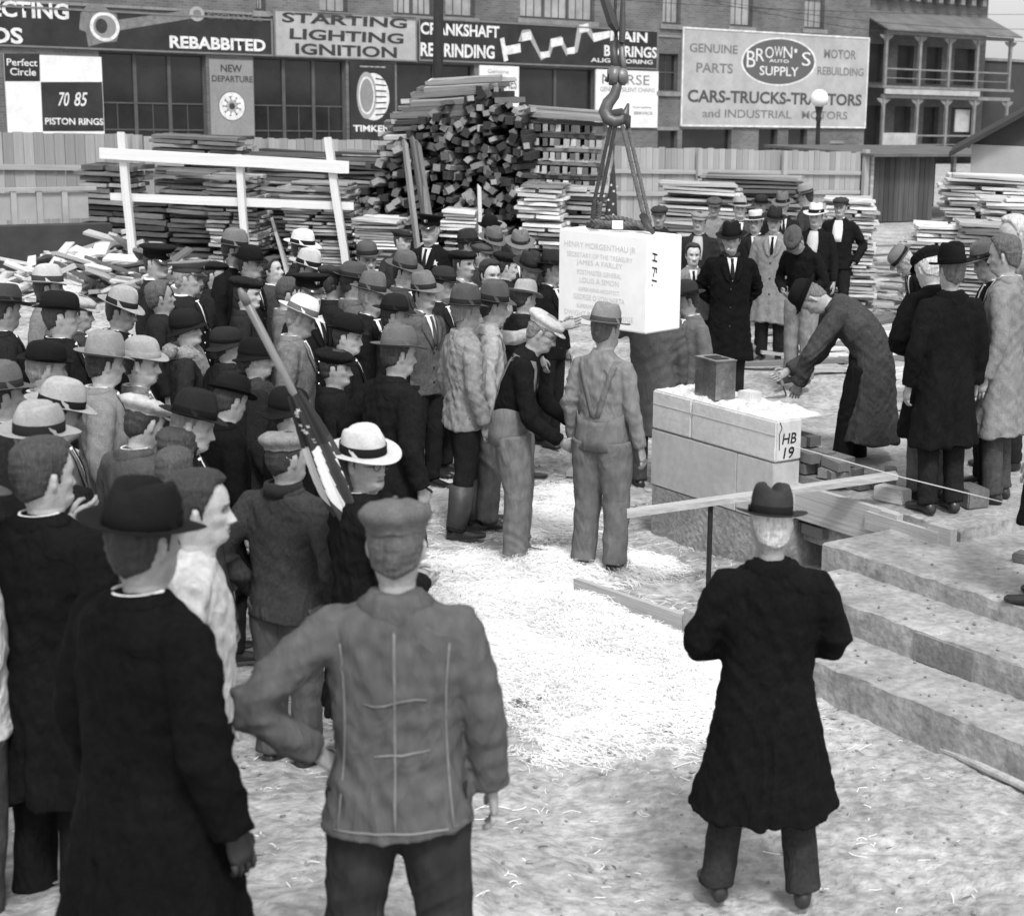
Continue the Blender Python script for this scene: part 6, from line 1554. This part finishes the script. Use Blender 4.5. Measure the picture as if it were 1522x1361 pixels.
# cut width so that the right-hand end falls at the measured column
tt = None
for k in range(400):
    p = e0[:2] + perp * (k * .004); v_ = np.array([p[0], p[1], zb]) - CC; px_ = PPX + FPX * (v_ @ CR) / (v_ @ CF)
    if px_ > 1010.5: tt = k * .004; break
DW = min(tt or .5, .6)
top_z = float(atdepth(960, 350, cD)[2]); BHt = top_z - zb
brz = math.atan2(-dl[1], -dl[0])
blk = empty('cornerstone', (e0[0], e0[1], zb), brz, 'big white inscribed limestone block hanging from the crane ropes', 'cornerstone')
sgn = 1 if (np.array([-math.sin(brz), math.cos(brz)]) @ perp) > 0 else -1
y0_, y1_ = (0, DW) if sgn > 0 else (-DW, 0)
WLIME = mat('fresh_limestone', .86, .75, .09, 1.3, .15, 40, fine=.03, bdist=.003)
me = bevel_box(-LW, y0_, 0, 0, y1_, BHt, .010); link('block', me, blk, WLIME)
INS = mat('incised_lettering', .60, .85, .08, 12, 0)
rows = [('HENRY MORGENTHAU JR', .80, .062), ('SECRETARY OF THE TREASURY', .74, .040), ('JAMES A FARLEY', .52, .056), ('POSTMASTER GENERAL', .50, .040), ('LOUIS A SIMON', .44, .046), ('SUPERVISING ARCHITECT', .46, .032), ('GEORGE O VON NERTA', .58, .044), ('SUPERVISING ENGINEER', .50, .032), ('DWIGHT BRAINERD DODGE', .78, .044), ('ARCHITECT', .20, .030)]
zz = BHt - .115
for s_, w_, h_ in rows:
    text(s_, w_ * LW, h_ * BHt / .80, INS, 'lettering', blk, (-LW * .53, -.0025, zz), (math.pi / 2, 0, 0), .0)
    zz -= (.077 if h_ > .041 else .066) * BHt / .80
# painted mark running down the end
text('H F-1.', .25, .06, INK, 'lettering', blk, (.003, DW * .20 * (1 if sgn > 0 else -1), BHt - .24), (math.pi / 2, math.pi / 2, math.pi / 2), .01, shear=.2)
# ================================================================== CRANE TACKLE
STL = mat('crane_steel', .06, .5, .3, 6, .3, metal=.3); ROPE = mat('manila_rope', .13, .95, .3, 30, .8, 60); ROPD = mat('dark_rope', .05, .95, .3, 30, .8, 60)
def tw(px, py, d=cD + .15): return atdepth(px, py, d)
def rope(p, q, r_, m, parent, turns=26, sag=0.0, name='rope'):
    """three-strand laid rope"""
    p, q = np.array(p, float), np.array(q, float); d = q - p; t = unit(d); u = unit(np.cross(t, (.2, 1, .1))); w_ = np.cross(t, u); mb = MB()
    n = 46
    for k in range(3):
        pts = [p + d * i / n + (u * math.cos(turns * 6.283 * i / n / 3 + k * 2.094) + w_ * math.sin(turns * 6.283 * i / n / 3 + k * 2.094)) * r_ * .52 + np.array([0, 0, -sag * 4 * (i / n) * (1 - i / n)]) for i in range(n + 1)]
        mb.tube(pts, r_ * .56, 6)
    return mb.make(name, m, parent, True)
O_ = tw(915, 112)
ck = empty('crane_tackle', O_, 0, 'crane hook and ball hanging above the cornerstone', 'crane hook')
def C_(px, py, d=0): return tw(px, py, cD + .15 + d) - O_
# sheave ball: two cheeks and a drum
v, f = tube([C_(903, 111), C_(906, 111), C_(907, 112)], [0.037, 0.0629, 0.0629], 20); b = MB().add(v, f)
b.tube([C_(907, 112), C_(920, 114)], .075, 20); b.tube([C_(920, 114), C_(923, 114), C_(930, 115), C_(933, 115)], [0.0629, 0.0666, 0.0629, 0.037], 20); b.make('sheave', mat('worn_steel', .17, .45, .3, 8, .3, metal=.4), ck, True)
MB().tube([C_(911, 62, .0), C_(913, 85), C_(915, 108)], [0.0259, 0.0296, 0.0333], 12).make('swivel', STL, ck, True)
MB().tube([C_(923, 60, .03), C_(925, 85, .03), C_(927, 108, .03)], [0.0222, 0.02368, 0.0259], 12).make('link', mat('worn_steel', .17), ck, True)
hk = [(918, 118), (917, 130), (913, 142), (904, 153), (899, 166), (904, 177), (914, 181), (924, 178), (930, 168), (934, 154)]
MB().tube([C_(*q) for q in hk], [0.0333, 0.037, 0.0407, 0.04588, 0.05032, 0.0518, 0.04884, 0.0407, 0.02812, 0.00888], 14).make('hook', mat('hook_steel', .11, .45, .3, 8, .3, metal=.4), ck, True)
MB().tube([C_(896, -40), C_(899, 0), C_(911, 36), C_(917, 46)], [0.037, 0.037, 0.0407, 0.0222], 4).make('boom_strut', STL, ck)
MB().tube([C_(930, -40), C_(926, 0), C_(925, 50), C_(924, 64)], [0.01628, 0.01776, 0.02516, 0.0222], 8).make('cable', STL, ck)
MB().tube([C_(917, -40, .05), C_(914, 20, .05), C_(916, 62, .05)], [0.01184, 0.01184, 0.0148], 6).make('cable', ROPD, ck)
sg_ = empty('lifting_sling', tw(914, 180), 0, 'pair of twisted ropes slinging the white block from the hook', 'rope sling')
def S_(px, py, d=0): return tw(px, py, cD + .15 + d) - np.array(sg_.location)
rope(S_(910, 176), S_(884, 296), .015, ROPD, sg_); rope(S_(917, 176), S_(892, 300), .015, ROPD, sg_)
rope(S_(922, 174), S_(957, 322), .017, ROPE, sg_); rope(S_(930, 172), S_(966, 330), .016, ROPE, sg_)
rope(S_(884, 296), S_(880, 338), .019, ROPD, sg_, 10); rope(S_(892, 300), S_(886, 338, .1), .022, ROPE, sg_, 10)
rope(S_(878, 328), S_(962, 330), .020, ROPE, sg_, 14, .02); rope(S_(872, 334, .2), S_(966, 338, .2), .022, ROPD, sg_, 14, .02); rope(S_(900, 324, .1), S_(965, 342, -.05), .020, ROPE, sg_, 10, -.03)
MB().tube([S_(955, 320), S_(962, 334, -.05), S_(971, 346, -.1)], [.028, .032, .016], 10).make('thimble', STL, sg_, True)
MB().tube([S_(908, 176), S_(914, 170), S_(922, 168), S_(932, 176), S_(934, 192)], [.03, .038, .038, .034, .016], 10).make('rope_knot', ROPD, sg_, True)
MB().box(-.04, -.02, 0, .04, .02, .06).make('wedge', WLIME, sg_).location = Vector([float(t) for t in S_(918, 340)])
# folded little flag on a thin staff standing behind the block
gs = G(911, 470)
fs = empty('small_flag', gs, 0, 'small furled starred flag on a thin staff behind the lifting ropes', 'flag')
dF = depth(gs)
def FL(px, py): return atdepth(px, py, dF) - gs
MB().tube([FL(911, 222), FL(910, 440)], .012, 6).make('staff', mat('staff_wood', .2), fs)
MB().tube([FL(912, 214), FL(912, 240)], [.02, .005], 6).make('finial', ROPD, fs)
v, f = tube([FL(912, 238), FL(911, 262), FL(910, 290), FL(908, 322), FL(909, 332)], [.01, .035, .06, .09, .03], 12, [.01, .02, .03, .04, .02]); link('flag_cloth', mesh('flag_cloth', v, f, True), fs, mat('flag_blue', .03, .8, .2, 8, .2))
for (px, py) in ((909, 275), (913, 284), (905, 297), (912, 303), (906, 312), (912, 319)):
    c = FL(px, py) - np.array([0, .05, 0]); V_ = [(c[0] + math.sin(t * math.pi / 5) * (.022 if t % 2 == 0 else .009), c[1], c[2] + math.cos(t * math.pi / 5) * (.022 if t % 2 == 0 else .009)) for t in range(10)]
    link('star', mesh('star', V_, [tuple(range(10))]), fs, PAINTW)

# ================================================================== TALL POLE, STREET LAMP, WIRES
gp = G(650, 405); dP = depth(gp)
pole = MB().tube([np.array([0, 0, 0]), atdepth(651, 120, dP) - gp, atdepth(652, -60, dP) - gp], [.10, .085, .08], 12)
o = pole.make('utility_pole', mat('creosoted_pole', .02, .9, .3, 4, .4, stretch=(4, 4, .3)), None, True); o.location = Vector(gp); tag(o, 'black utility pole rising behind the post heap', 'pole')
gl = AB(-33.5, onA(1214, 240, -33.5)[0], 0); dl_ = depth(gl)
lp = empty('street_lamp', gl, 0, 'iron street lamp with a white glass globe before the billboard', 'street lamp')
zg = float(atdepth(1215, 146, dl_)[2]); sc_ = dl_ / FPX
v, f = revolve([(.16, 0), (.16, .12), (.10, .2), (.075, .5), (.065, 1.2), (.055, zg - 13 * sc_ - .35), (.085, zg - 13 * sc_ - .28), (.06, zg - 13 * sc_ - .2), (.10, zg - 13 * sc_ - .02), (.12, zg - 13 * sc_ + .05), (.02, zg - 13 * sc_ + .06)], 14)
link('column', mesh('column', v, f, True), lp, mat('cast_iron', .03, .5, .2, 8, .2))
R0 = 13.2 * sc_; prof = [(max(.002, R0 * math.sin(t)), zg - R0 * math.cos(t)) for t in np.linspace(.25, math.pi, 14)]
v, f = revolve(prof, 24); link('globe', mesh('globe', v, f, True), lp, mat('opal_glass', .85, .25, .02, 3, 0, spec=.5))
for i, (x0, y0, x1, y1) in enumerate(((1010, -8, 1522, 44), (1080, 8, 1522, 62), (560, -30, 1522, 22))):
    P0, P1 = AB(-44, onA(x0, y0, -44)[0], onA(x0, y0, -44)[1]), AB(-44, onA(x1, y1, -44)[0], onA(x1, y1, -44)[1])
    pts = [P0 + (P1 - P0) * t + np.array([0, 0, -.25 * 4 * t * (1 - t)]) for t in np.linspace(-.1, 1.2, 14)]
    tag(MB().tube(pts, .009, 5).make('overhead_wire', mat('wire', .03), None), ('lowest', 'middle', 'highest')[2 - i if i != 1 else 1] + ' of the thin wires crossing in front of the brick upper storey', 'wire')

# ================================================================== PLANKS, BRICKS, STRING, TROWEL
zp = .40
q0 = G(932, 770, .52); q1 = G(1335, 713, .80)
d_ = (q1 - q0); un = unit(d_); nn = np.array([-un[1], un[0], 0])
o = empty('straightedge_board', q0, 0, 'long pale straightedge board held level on a stake in front of the pier', 'board')
wv_ = .12
V_ = [np.zeros(3), d_, d_ + nn * wv_, nn * wv_]
MB().quadbox(V_, (0, 0, .035)).make('board', WOODL, o)
under = min([q0 + d_ * t + nn * .06 for t in np.linspace(0, 1, 400)], key=lambda p: abs(PPX + FPX * ((p - CC) @ CR) / ((p - CC) @ CF) - 1056))
st = np.array([under[0], under[1], 0.0]); zt_ = float(under[2]) - .003
tag(MB().tube([st, st + np.array([0.0, 0, .45]), st + np.array([.0, 0, zt_])], .017, 8).make('iron_stake', mat('rusty_iron', .02, .7, .4, 20, .5), None), 'thin iron stake propping the long pale board', 'stake')
e2 = G(1325, 718, .6); tag(MB().box(-.04, -.05, 0, .04, .05, .19).make('board_rest', BRK, None), 'block resting under the far end of the long board', 'block')
bpy.data.objects['board_rest'].location = Vector(G(1322, 735, .6))
for i, (px, py, L_, w_, h_, m, rz_, lb) in enumerate(((1326, 745, .24, .12, .10, WOODL, 0.15, 'pale split block lying at the front edge of the landing'), (1440, 750, .24, .17, .13, BRK, -.25, 'dark rough block behind the pale split one on the landing'), (1522, 835, .12, .12, .06, BRK, .3, 'small dark block standing in for a shoe at the right edge of the upper step'))):  # last block stands in for the shoe of the man at the edge
    z_ = .60 if i < 2 else .52; p = G(px, py, z_)
    mq = bevel_box(-L_ / 2, -w_ / 2, 0, L_ / 2, w_ / 2, h_, .008); oo = link('loose_block', mq, None, m); oo.location = Vector(p); oo.rotation_euler = (0, 0, PZ + rz_); tag(oo, lb, 'block')
sA = AB(pa + PL + .005, pb + PD * .6, .90); sB = G(1540, 758, 1.05)
tag(MB().tube([sA, (sA + sB) / 2 + np.array([0, 0, -.015]), sB], .0035, 5).make('mason_line', PAINTW, None), 'white mason line stretched from the pier to the right edge', 'string')
r0, r1 = G(1398, 1110, .02), G(1530, 1172, .02); tag(MB().tube([r0, r1], .022, 10).make('wooden_rod', WOODL, None), 'slim pale rod lying at the foot of the lowest step', 'rod')
r0, r1 = G(848, 712), G(868, 697); beam('wood_scrap', r0 + np.array([0, 0, .04]), r1 + np.array([0, 0, .05]), .08, .05, WOODL, 1, None, 'short pale offcut on the bare ground left of the pier', 'offcut')
# trowel
hw = to_world(M1, M1['wr'][1]); hd = to_world(M1, M1['wr'][1] + unit(M1['wr'][1] - M1['el'][1]) * .08)
tipx = atdepth(1137, 592, depth(hw)); bl0 = atdepth(1168, 589, depth(hw))
tz = empty('trowel', hd, 0, 'pointed trowel in the hand of the stooping man', 'trowel')
def T_(p): return np.array(p) - hd
MB().tube([T_(hd + (np.array(hd) - bl0) * .15), T_(hd * .5 + bl0 * .5)], .014, 8).make('handle', mat('staff_wood', .2), tz)
MB().tube([T_(hd * .5 + bl0 * .5), T_(bl0 + np.array([0, 0, .02])), T_(bl0)], .006, 6).make('tang', STL, tz)
sd = unit(np.cross(tipx - bl0, (0, 0, 1))) * .055
MB().quadbox([T_(bl0 - sd * .8), T_(bl0 + sd * .8), T_(tipx * .3 + bl0 * .7 + sd), T_(tipx)], (0, 0, .004)).make('blade', mat('worn_steel', .17), tz)
MB().quadbox([T_(bl0 - sd * .8 + (0, 0, -.0)), T_(tipx), T_(tipx * .3 + bl0 * .7 - sd), T_(bl0 - sd)], (0, 0, .0035)).make('blade', mat('worn_steel', .17), tz)

# ================================================================== THE BIG FLAG ON ITS POLE
fr = A26['root']; dd = depth(np.array(fr.location)) + .02
bt = atdepth(548, 800, dd - .25); tp = atdepth(368, 452, dd - .9)
fl = empty('draped_flag', bt, 0, 'striped and starred flag furled on a thick pole carried by the bespectacled man', 'flag')
def Fp(t): return (bt + (tp - bt) * t) - bt
MB().tube([Fp(-.08), Fp(.5), Fp(1.0)], [.014, .016, .018], 10).make('pole', mat('varnished_pole', .15, .35, .3, 5, 0, stretch=(1, 1, .3)), fl, True)
MB().tube([Fp(1.0), Fp(1.03), Fp(1.06)], [.018, .020, .008], 10).make('pole_end', MATS['varnished_pole'], fl, True)
# furled cloth: a pleated tube round the lower pole; stripes spiral along it
ax_ = unit(tp - bt); ux = unit(np.cross(ax_, (0, 1, 0))); uy = np.cross(ux, ax_)
ns_, na_ = 60, 64; FV = []; 
for i in range(ns_ + 1):
    t = i / ns_; r_ = .020 + .054 * math.sin(math.pi * min(1, (1 - t) * 1.05 + .02)) ** .8 * (1 - .45 * t); c = Fp(-.02 + .66 * t)
    for j in range(na_):
        an = j * 2 * math.pi / na_ + 1.2 * t; rr_ = r_ * (1 + .30 * math.sin(5 * an + 3 * t) + .14 * math.sin(11 * an + 7 * t)); FV.append(c + ux * math.cos(an) * rr_ + uy * math.sin(an) * rr_ + np.array([0, 0, -.10 * math.sin(math.pi * (1 - t)) * (1 - t)]))
red = mat('flag_red', .055, .8, .15, 9, .3, 40); wht = mat('flag_white', .75, .8, .06, 9, .3, 40); blu = mat('flag_blue', .03)
FF = {0: [], 1: [], 2: []}
for i in range(ns_):
    for j in range(na_):
        q = (j + 1) % na_; t = i / ns_; u_ = (j / na_ * 7 + t * 1.3)
        k = 2 if (t > .70) else int(u_ * 1.5 + .2 * math.sin(t * 9)) % 2
        FF[k].append((i * na_ + j, i * na_ + q, (i + 1) * na_ + q, (i + 1) * na_ + j))
me = mesh('flag_cloth', FV, FF[0] + FF[1] + FF[2], True); 
for m in (red, wht, blu): me.materials.append(m)
me.polygons.foreach_set('material_index', np.array([0] * len(FF[0]) + [1] * len(FF[1]) + [2] * len(FF[2]), np.int32)); link('flag_cloth', me, fl)
rs = random.Random(4)
for k in range(16):
    t = rs.uniform(.72, .97); an = rs.uniform(3.4, 6.0); i = int(t * ns_); j = int((an % 6.283) / 6.283 * na_) % na_; p = np.array(FV[i * na_ + j]); nrm = unit(p - (Fp(-.02 + .66 * t)))
    a_ = unit(np.cross(nrm, (0, 0, 1))); b_ = np.cross(nrm, a_); V_ = [p + nrm * .012 + (a_ * math.sin(s * math.pi / 5) + b_ * math.cos(s * math.pi / 5)) * (.014 if s % 2 == 0 else .006) for s in range(10)]
    link('star', mesh('star', V_, [tuple(range(10))]), fl, wht)

# ================================================================== STRAW AND LITTER
HAY = mat('excelsior', .92, .9, .12, 30, .2); HAYD = mat('matted_straw', .86, .95, .22, 9, 1.0, 90, fine=.25, bdist=.03)
blobs = [(890, 905, 1.15, .75, 1.0), (820, 850, .9, .55, .9), (960, 960, .9, .6, 1.0), (760, 905, .9, .55, .9), (700, 960, .6, .45, .7), (860, 1010, 1.0, .6, .9), (990, 1010, .6, .45, .8), (800, 770, .7, .5, .5), (640, 735, .5, .5, .45), (820, 735, .6, .45, .4), (690, 850, .8, .35, .5), (920, 845, .6, .35, .95), (740, 1010, .6, .35, .55), (960, 1060, .7, .3, .45), (610, 700, .4, .4, .4), (860, 1075, .9, .4, .45)]
BL = [(G(x, y)[0], G(x, y)[1], rx * .70, ry * 1.12, min(1, w_ * 1.15)) for x, y, rx, ry, w_ in blobs]
def haydens(x, y):
    d = 0
    for bx_, by_, rx, ry, w_ in BL: d = np.maximum(d, w_ * np.exp(-(((x - bx_) / rx) ** 2 + ((y - by_) / ry) ** 2)))
    ga = x * AX[0] + y * AX[1]; gb = x * BX[0] + y * BX[1]          # bare dirt behind the form board
    return d * (1 - .88 * np.clip((ga + 9.35) / .3, 0, 1) * np.clip((gb - 6.25) / .2, 0, 1))
# matted layer under the loose strands
gx_ = np.linspace(-4.2, 1.2, 150); gy_ = np.linspace(8.0, 15.5, 210); X_, Y_2 = np.meshgrid(gx_, gy_); dn = haydens(X_, Y_2)
rn = np.random.default_rng(2); nse = rn.normal(0, 1, X_.shape); nse = (nse + np.roll(nse, 1, 0) + np.roll(nse, 1, 1)) / 1.7
lump = .5 + .5 * np.sin(X_ * 9 + 2 * np.sin(Y_2 * 7)) * np.sin(Y_2 * 8 + 1.5 * np.sin(X_ * 11))
Zh = gnoise(X_, Y_2) - .02 + (dn * (.55 + .6 * lump) - .26) * .11 + nse * .012 * np.clip(dn, 0, 1)
ii = np.arange(X_.size).reshape(X_.shape); fc = np.stack([ii[:-1, :-1], ii[:-1, 1:], ii[1:, 1:], ii[1:, :-1]], -1).reshape(-1, 4); ok = (dn[:-1, :-1] * (.55 + .6 * lump[:-1, :-1]) > .22).ravel()
fc = fc[ok]; us = np.unique(fc); mp_ = -np.ones(X_.size, int); mp_[us] = np.arange(len(us))
o = link('matted_straw', mesh('matted_straw', np.stack([X_.ravel(), Y_2.ravel(), Zh.ravel()], 1)[us], mp_[fc], True), None, HAYD); tag(o, 'matted bed of bright packing straw on the ground', 'straw', kind='stuff')
def strands(N, fn, name, m, lmin, lmax, wdt, zup, label, seed=1, curl=1.0):
    r = np.random.default_rng(seed); pts = []
    while len(pts) < N:
        x = r.uniform(-6.5, 4.5, N * 2); y = r.uniform(5.2, 17, N * 2); k = r.random(N * 2) < fn(x, y); pts += list(zip(x[k], y[k]))
    pts = np.array(pts[:N]); n = len(pts); x, y = pts[:, 0], pts[:, 1]; L_ = r.uniform(lmin, lmax, n); a = r.uniform(0, 6.283, n); cv = r.normal(0, 1.4 * curl, n); dn = haydens(x, y)
    z0_ = gnoise(x, y) - .018 + np.clip(dn - .25, 0, 1) * .12 * r.random(n) + .004; S = 4; V_ = np.zeros((n, S, 2, 3)); px_, py_ = x.copy(), y.copy(); rise = r.uniform(0, zup, n) * (.3 + dn)
    for s in range(S):
        an = a + cv * (s / (S - 1) - .5); t = s / (S - 1); zz = z0_ + rise * math.sin(math.pi * t) ; ox, oy = -np.sin(an) * wdt, np.cos(an) * wdt
        V_[:, s, 0] = np.stack([px_ - ox, py_ - oy, zz], 1); V_[:, s, 1] = np.stack([px_ + ox, py_ + oy, zz + wdt * .8], 1); px_ = px_ + np.cos(an) * L_ / (S - 1); py_ = py_ + np.sin(an) * L_ / (S - 1)
    base = np.arange(n)[:, None, None] * (S * 2) + np.arange(S - 1)[None, :, None] * 2 + np.array([0, 1, 3, 2])[None, None, :]
    o = link(name, mesh(name, V_.reshape(-1, 3), base.reshape(-1, 4)), None, m); return tag(o, label, 'straw', kind='stuff')
def patchy(x, y): return .5 + .5 * np.sin(x * 5.3 + 2.2 * np.sin(y * 3.1)) * np.sin(y * 4.7 + 2 * np.sin(x * 3.7 + 1))
strands(80000, lambda x, y: np.clip((haydens(x, y) ** 1.3) * (.45 + .75 * patchy(x, y)) - .03, 0, 1), 'loose_straw', HAY, .06, .26, .0011, .035, 'tangle of loose bright straw strands in the middle of the ground', 3, 1.8)
strands(12000, lambda x, y: np.clip((haydens(x * .9, y) ** .5) * patchy(x, y) * .5, 0, 1), 'straw_fringe', HAY, .04, .2, .0013, .02, 'thinning straw strands round the edge of the bright straw', 5, 1.8)
strands(9000, lambda x, y: .35 * np.clip(haydens(x * .8, y) * 3, .12, 1), 'scattered_straw', HAY, .03, .13, .0016, .03, 'thin straw wisps scattered over the dirt', 4)
strands(1500, lambda x, y: .5 + 0 * x, 'twig_litter', mat('twig', .10, .9, .3, 9, 0), .02, .09, .003, .02, 'dark twigs and splinters scattered over the dirt', 8, .6)
# clods and stones
r = np.random.default_rng(6); n = 11000; x = r.uniform(-6.5, 4.0, n); y = r.uniform(5.3, 16.5, n); CV, CFc = [], []
ico = np.array([(0, 0, 1), (.9, 0, .3), (.28, .85, .3), (-.72, .53, .3), (-.72, -.53, .3), (.28, -.85, .3), (0, 0, -.4)]); icf = [(0, 1, 2), (0, 2, 3), (0, 3, 4), (0, 4, 5), (0, 5, 1), (6, 2, 1), (6, 3, 2), (6, 4, 3), (6, 5, 4), (6, 1, 5)]
for k in range(n):
    s = .004 + .016 * r.random() ** 3; base = len(CV) * 7; CV.append(ico * s * r.uniform(.6, 1.3, (7, 1)) * np.array([1, 1, .7]) + [x[k], y[k], gnoise(x[k], y[k]) - .006]); CFc += [tuple(i + base for i in q) for q in icf]
o = link('clods', mesh('clods', np.concatenate(CV), CFc), None, mat('clod', .22, .95, .5, 9, .4)); tag(o, 'small clods and stones scattered over the trampled dirt', 'stones', kind='stuff')
# darker tufts of muddy straw
for q, (px, py, sz, lb) in enumerate(((787, 1045, .13, 'dark muddy tuft of straw left of centre'), (925, 1012, .12, 'dark tuft within the bright straw'), (868, 1018, .07, 'small dark tuft between the two larger ones'))):
    g = G(px, py); r = random.Random(q); b = MB()
    for k in range(240):
        a = r.uniform(0, 6.28); rd = r.random() ** .7 * sz; ll = r.uniform(.04, .11) * (sz / .12); x_, y_ = math.cos(a) * rd, math.sin(a) * rd * .8; a2 = r.uniform(0, 6.28); hh = r.uniform(.01, .06) * (1 - rd / sz * .6)
        b.add([(x_, y_, .004), (x_ + .0025, y_ + .002, .004), (x_ + math.cos(a2) * ll, y_ + math.sin(a2) * ll, hh), (x_ + math.cos(a2 + .05) * ll * .6, y_ + math.sin(a2 + .05) * ll * .6, hh * 1.3)], [(0, 1, 2, 3)])
    o = b.make('straw_tuft', mat('muddy_straw', .12, .95, .5, 30, .3), None); o.location = Vector([float(v) for v in g]) + Vector((0, 0, gz(g[0], g[1]))); tag(o, lb, 'straw', kind='stuff')
# clods lying on the steps
random.seed(12); stf = MB()
for k in range(420):
    a_ = random.uniform(-9, -4.6); lv = random.choice([(6.37, 6.78, .222), (6.85, 7.27, .402), (7.34, 8.0, .522)]); 
    if lv[2] > .3 and a_ < -7.5: continue
    b_ = random.uniform(lv[0], lv[1]); s = .003 + .014 * random.random() ** 3; p = AB(a_, b_, lv[2]); stf.add([p + q * s * random.uniform(.7, 1.3) for q in ico], icf)
o = stf.make('step_litter', mat('clod', .30), None); tag(o, 'crumbs of dirt scattered over the treads of the steps', 'dirt', kind='stuff')
for o in list(TMPC.objects): bpy.data.objects.remove(o)
COL.children.unlink(TMPC); bpy.data.collections.remove(TMPC)
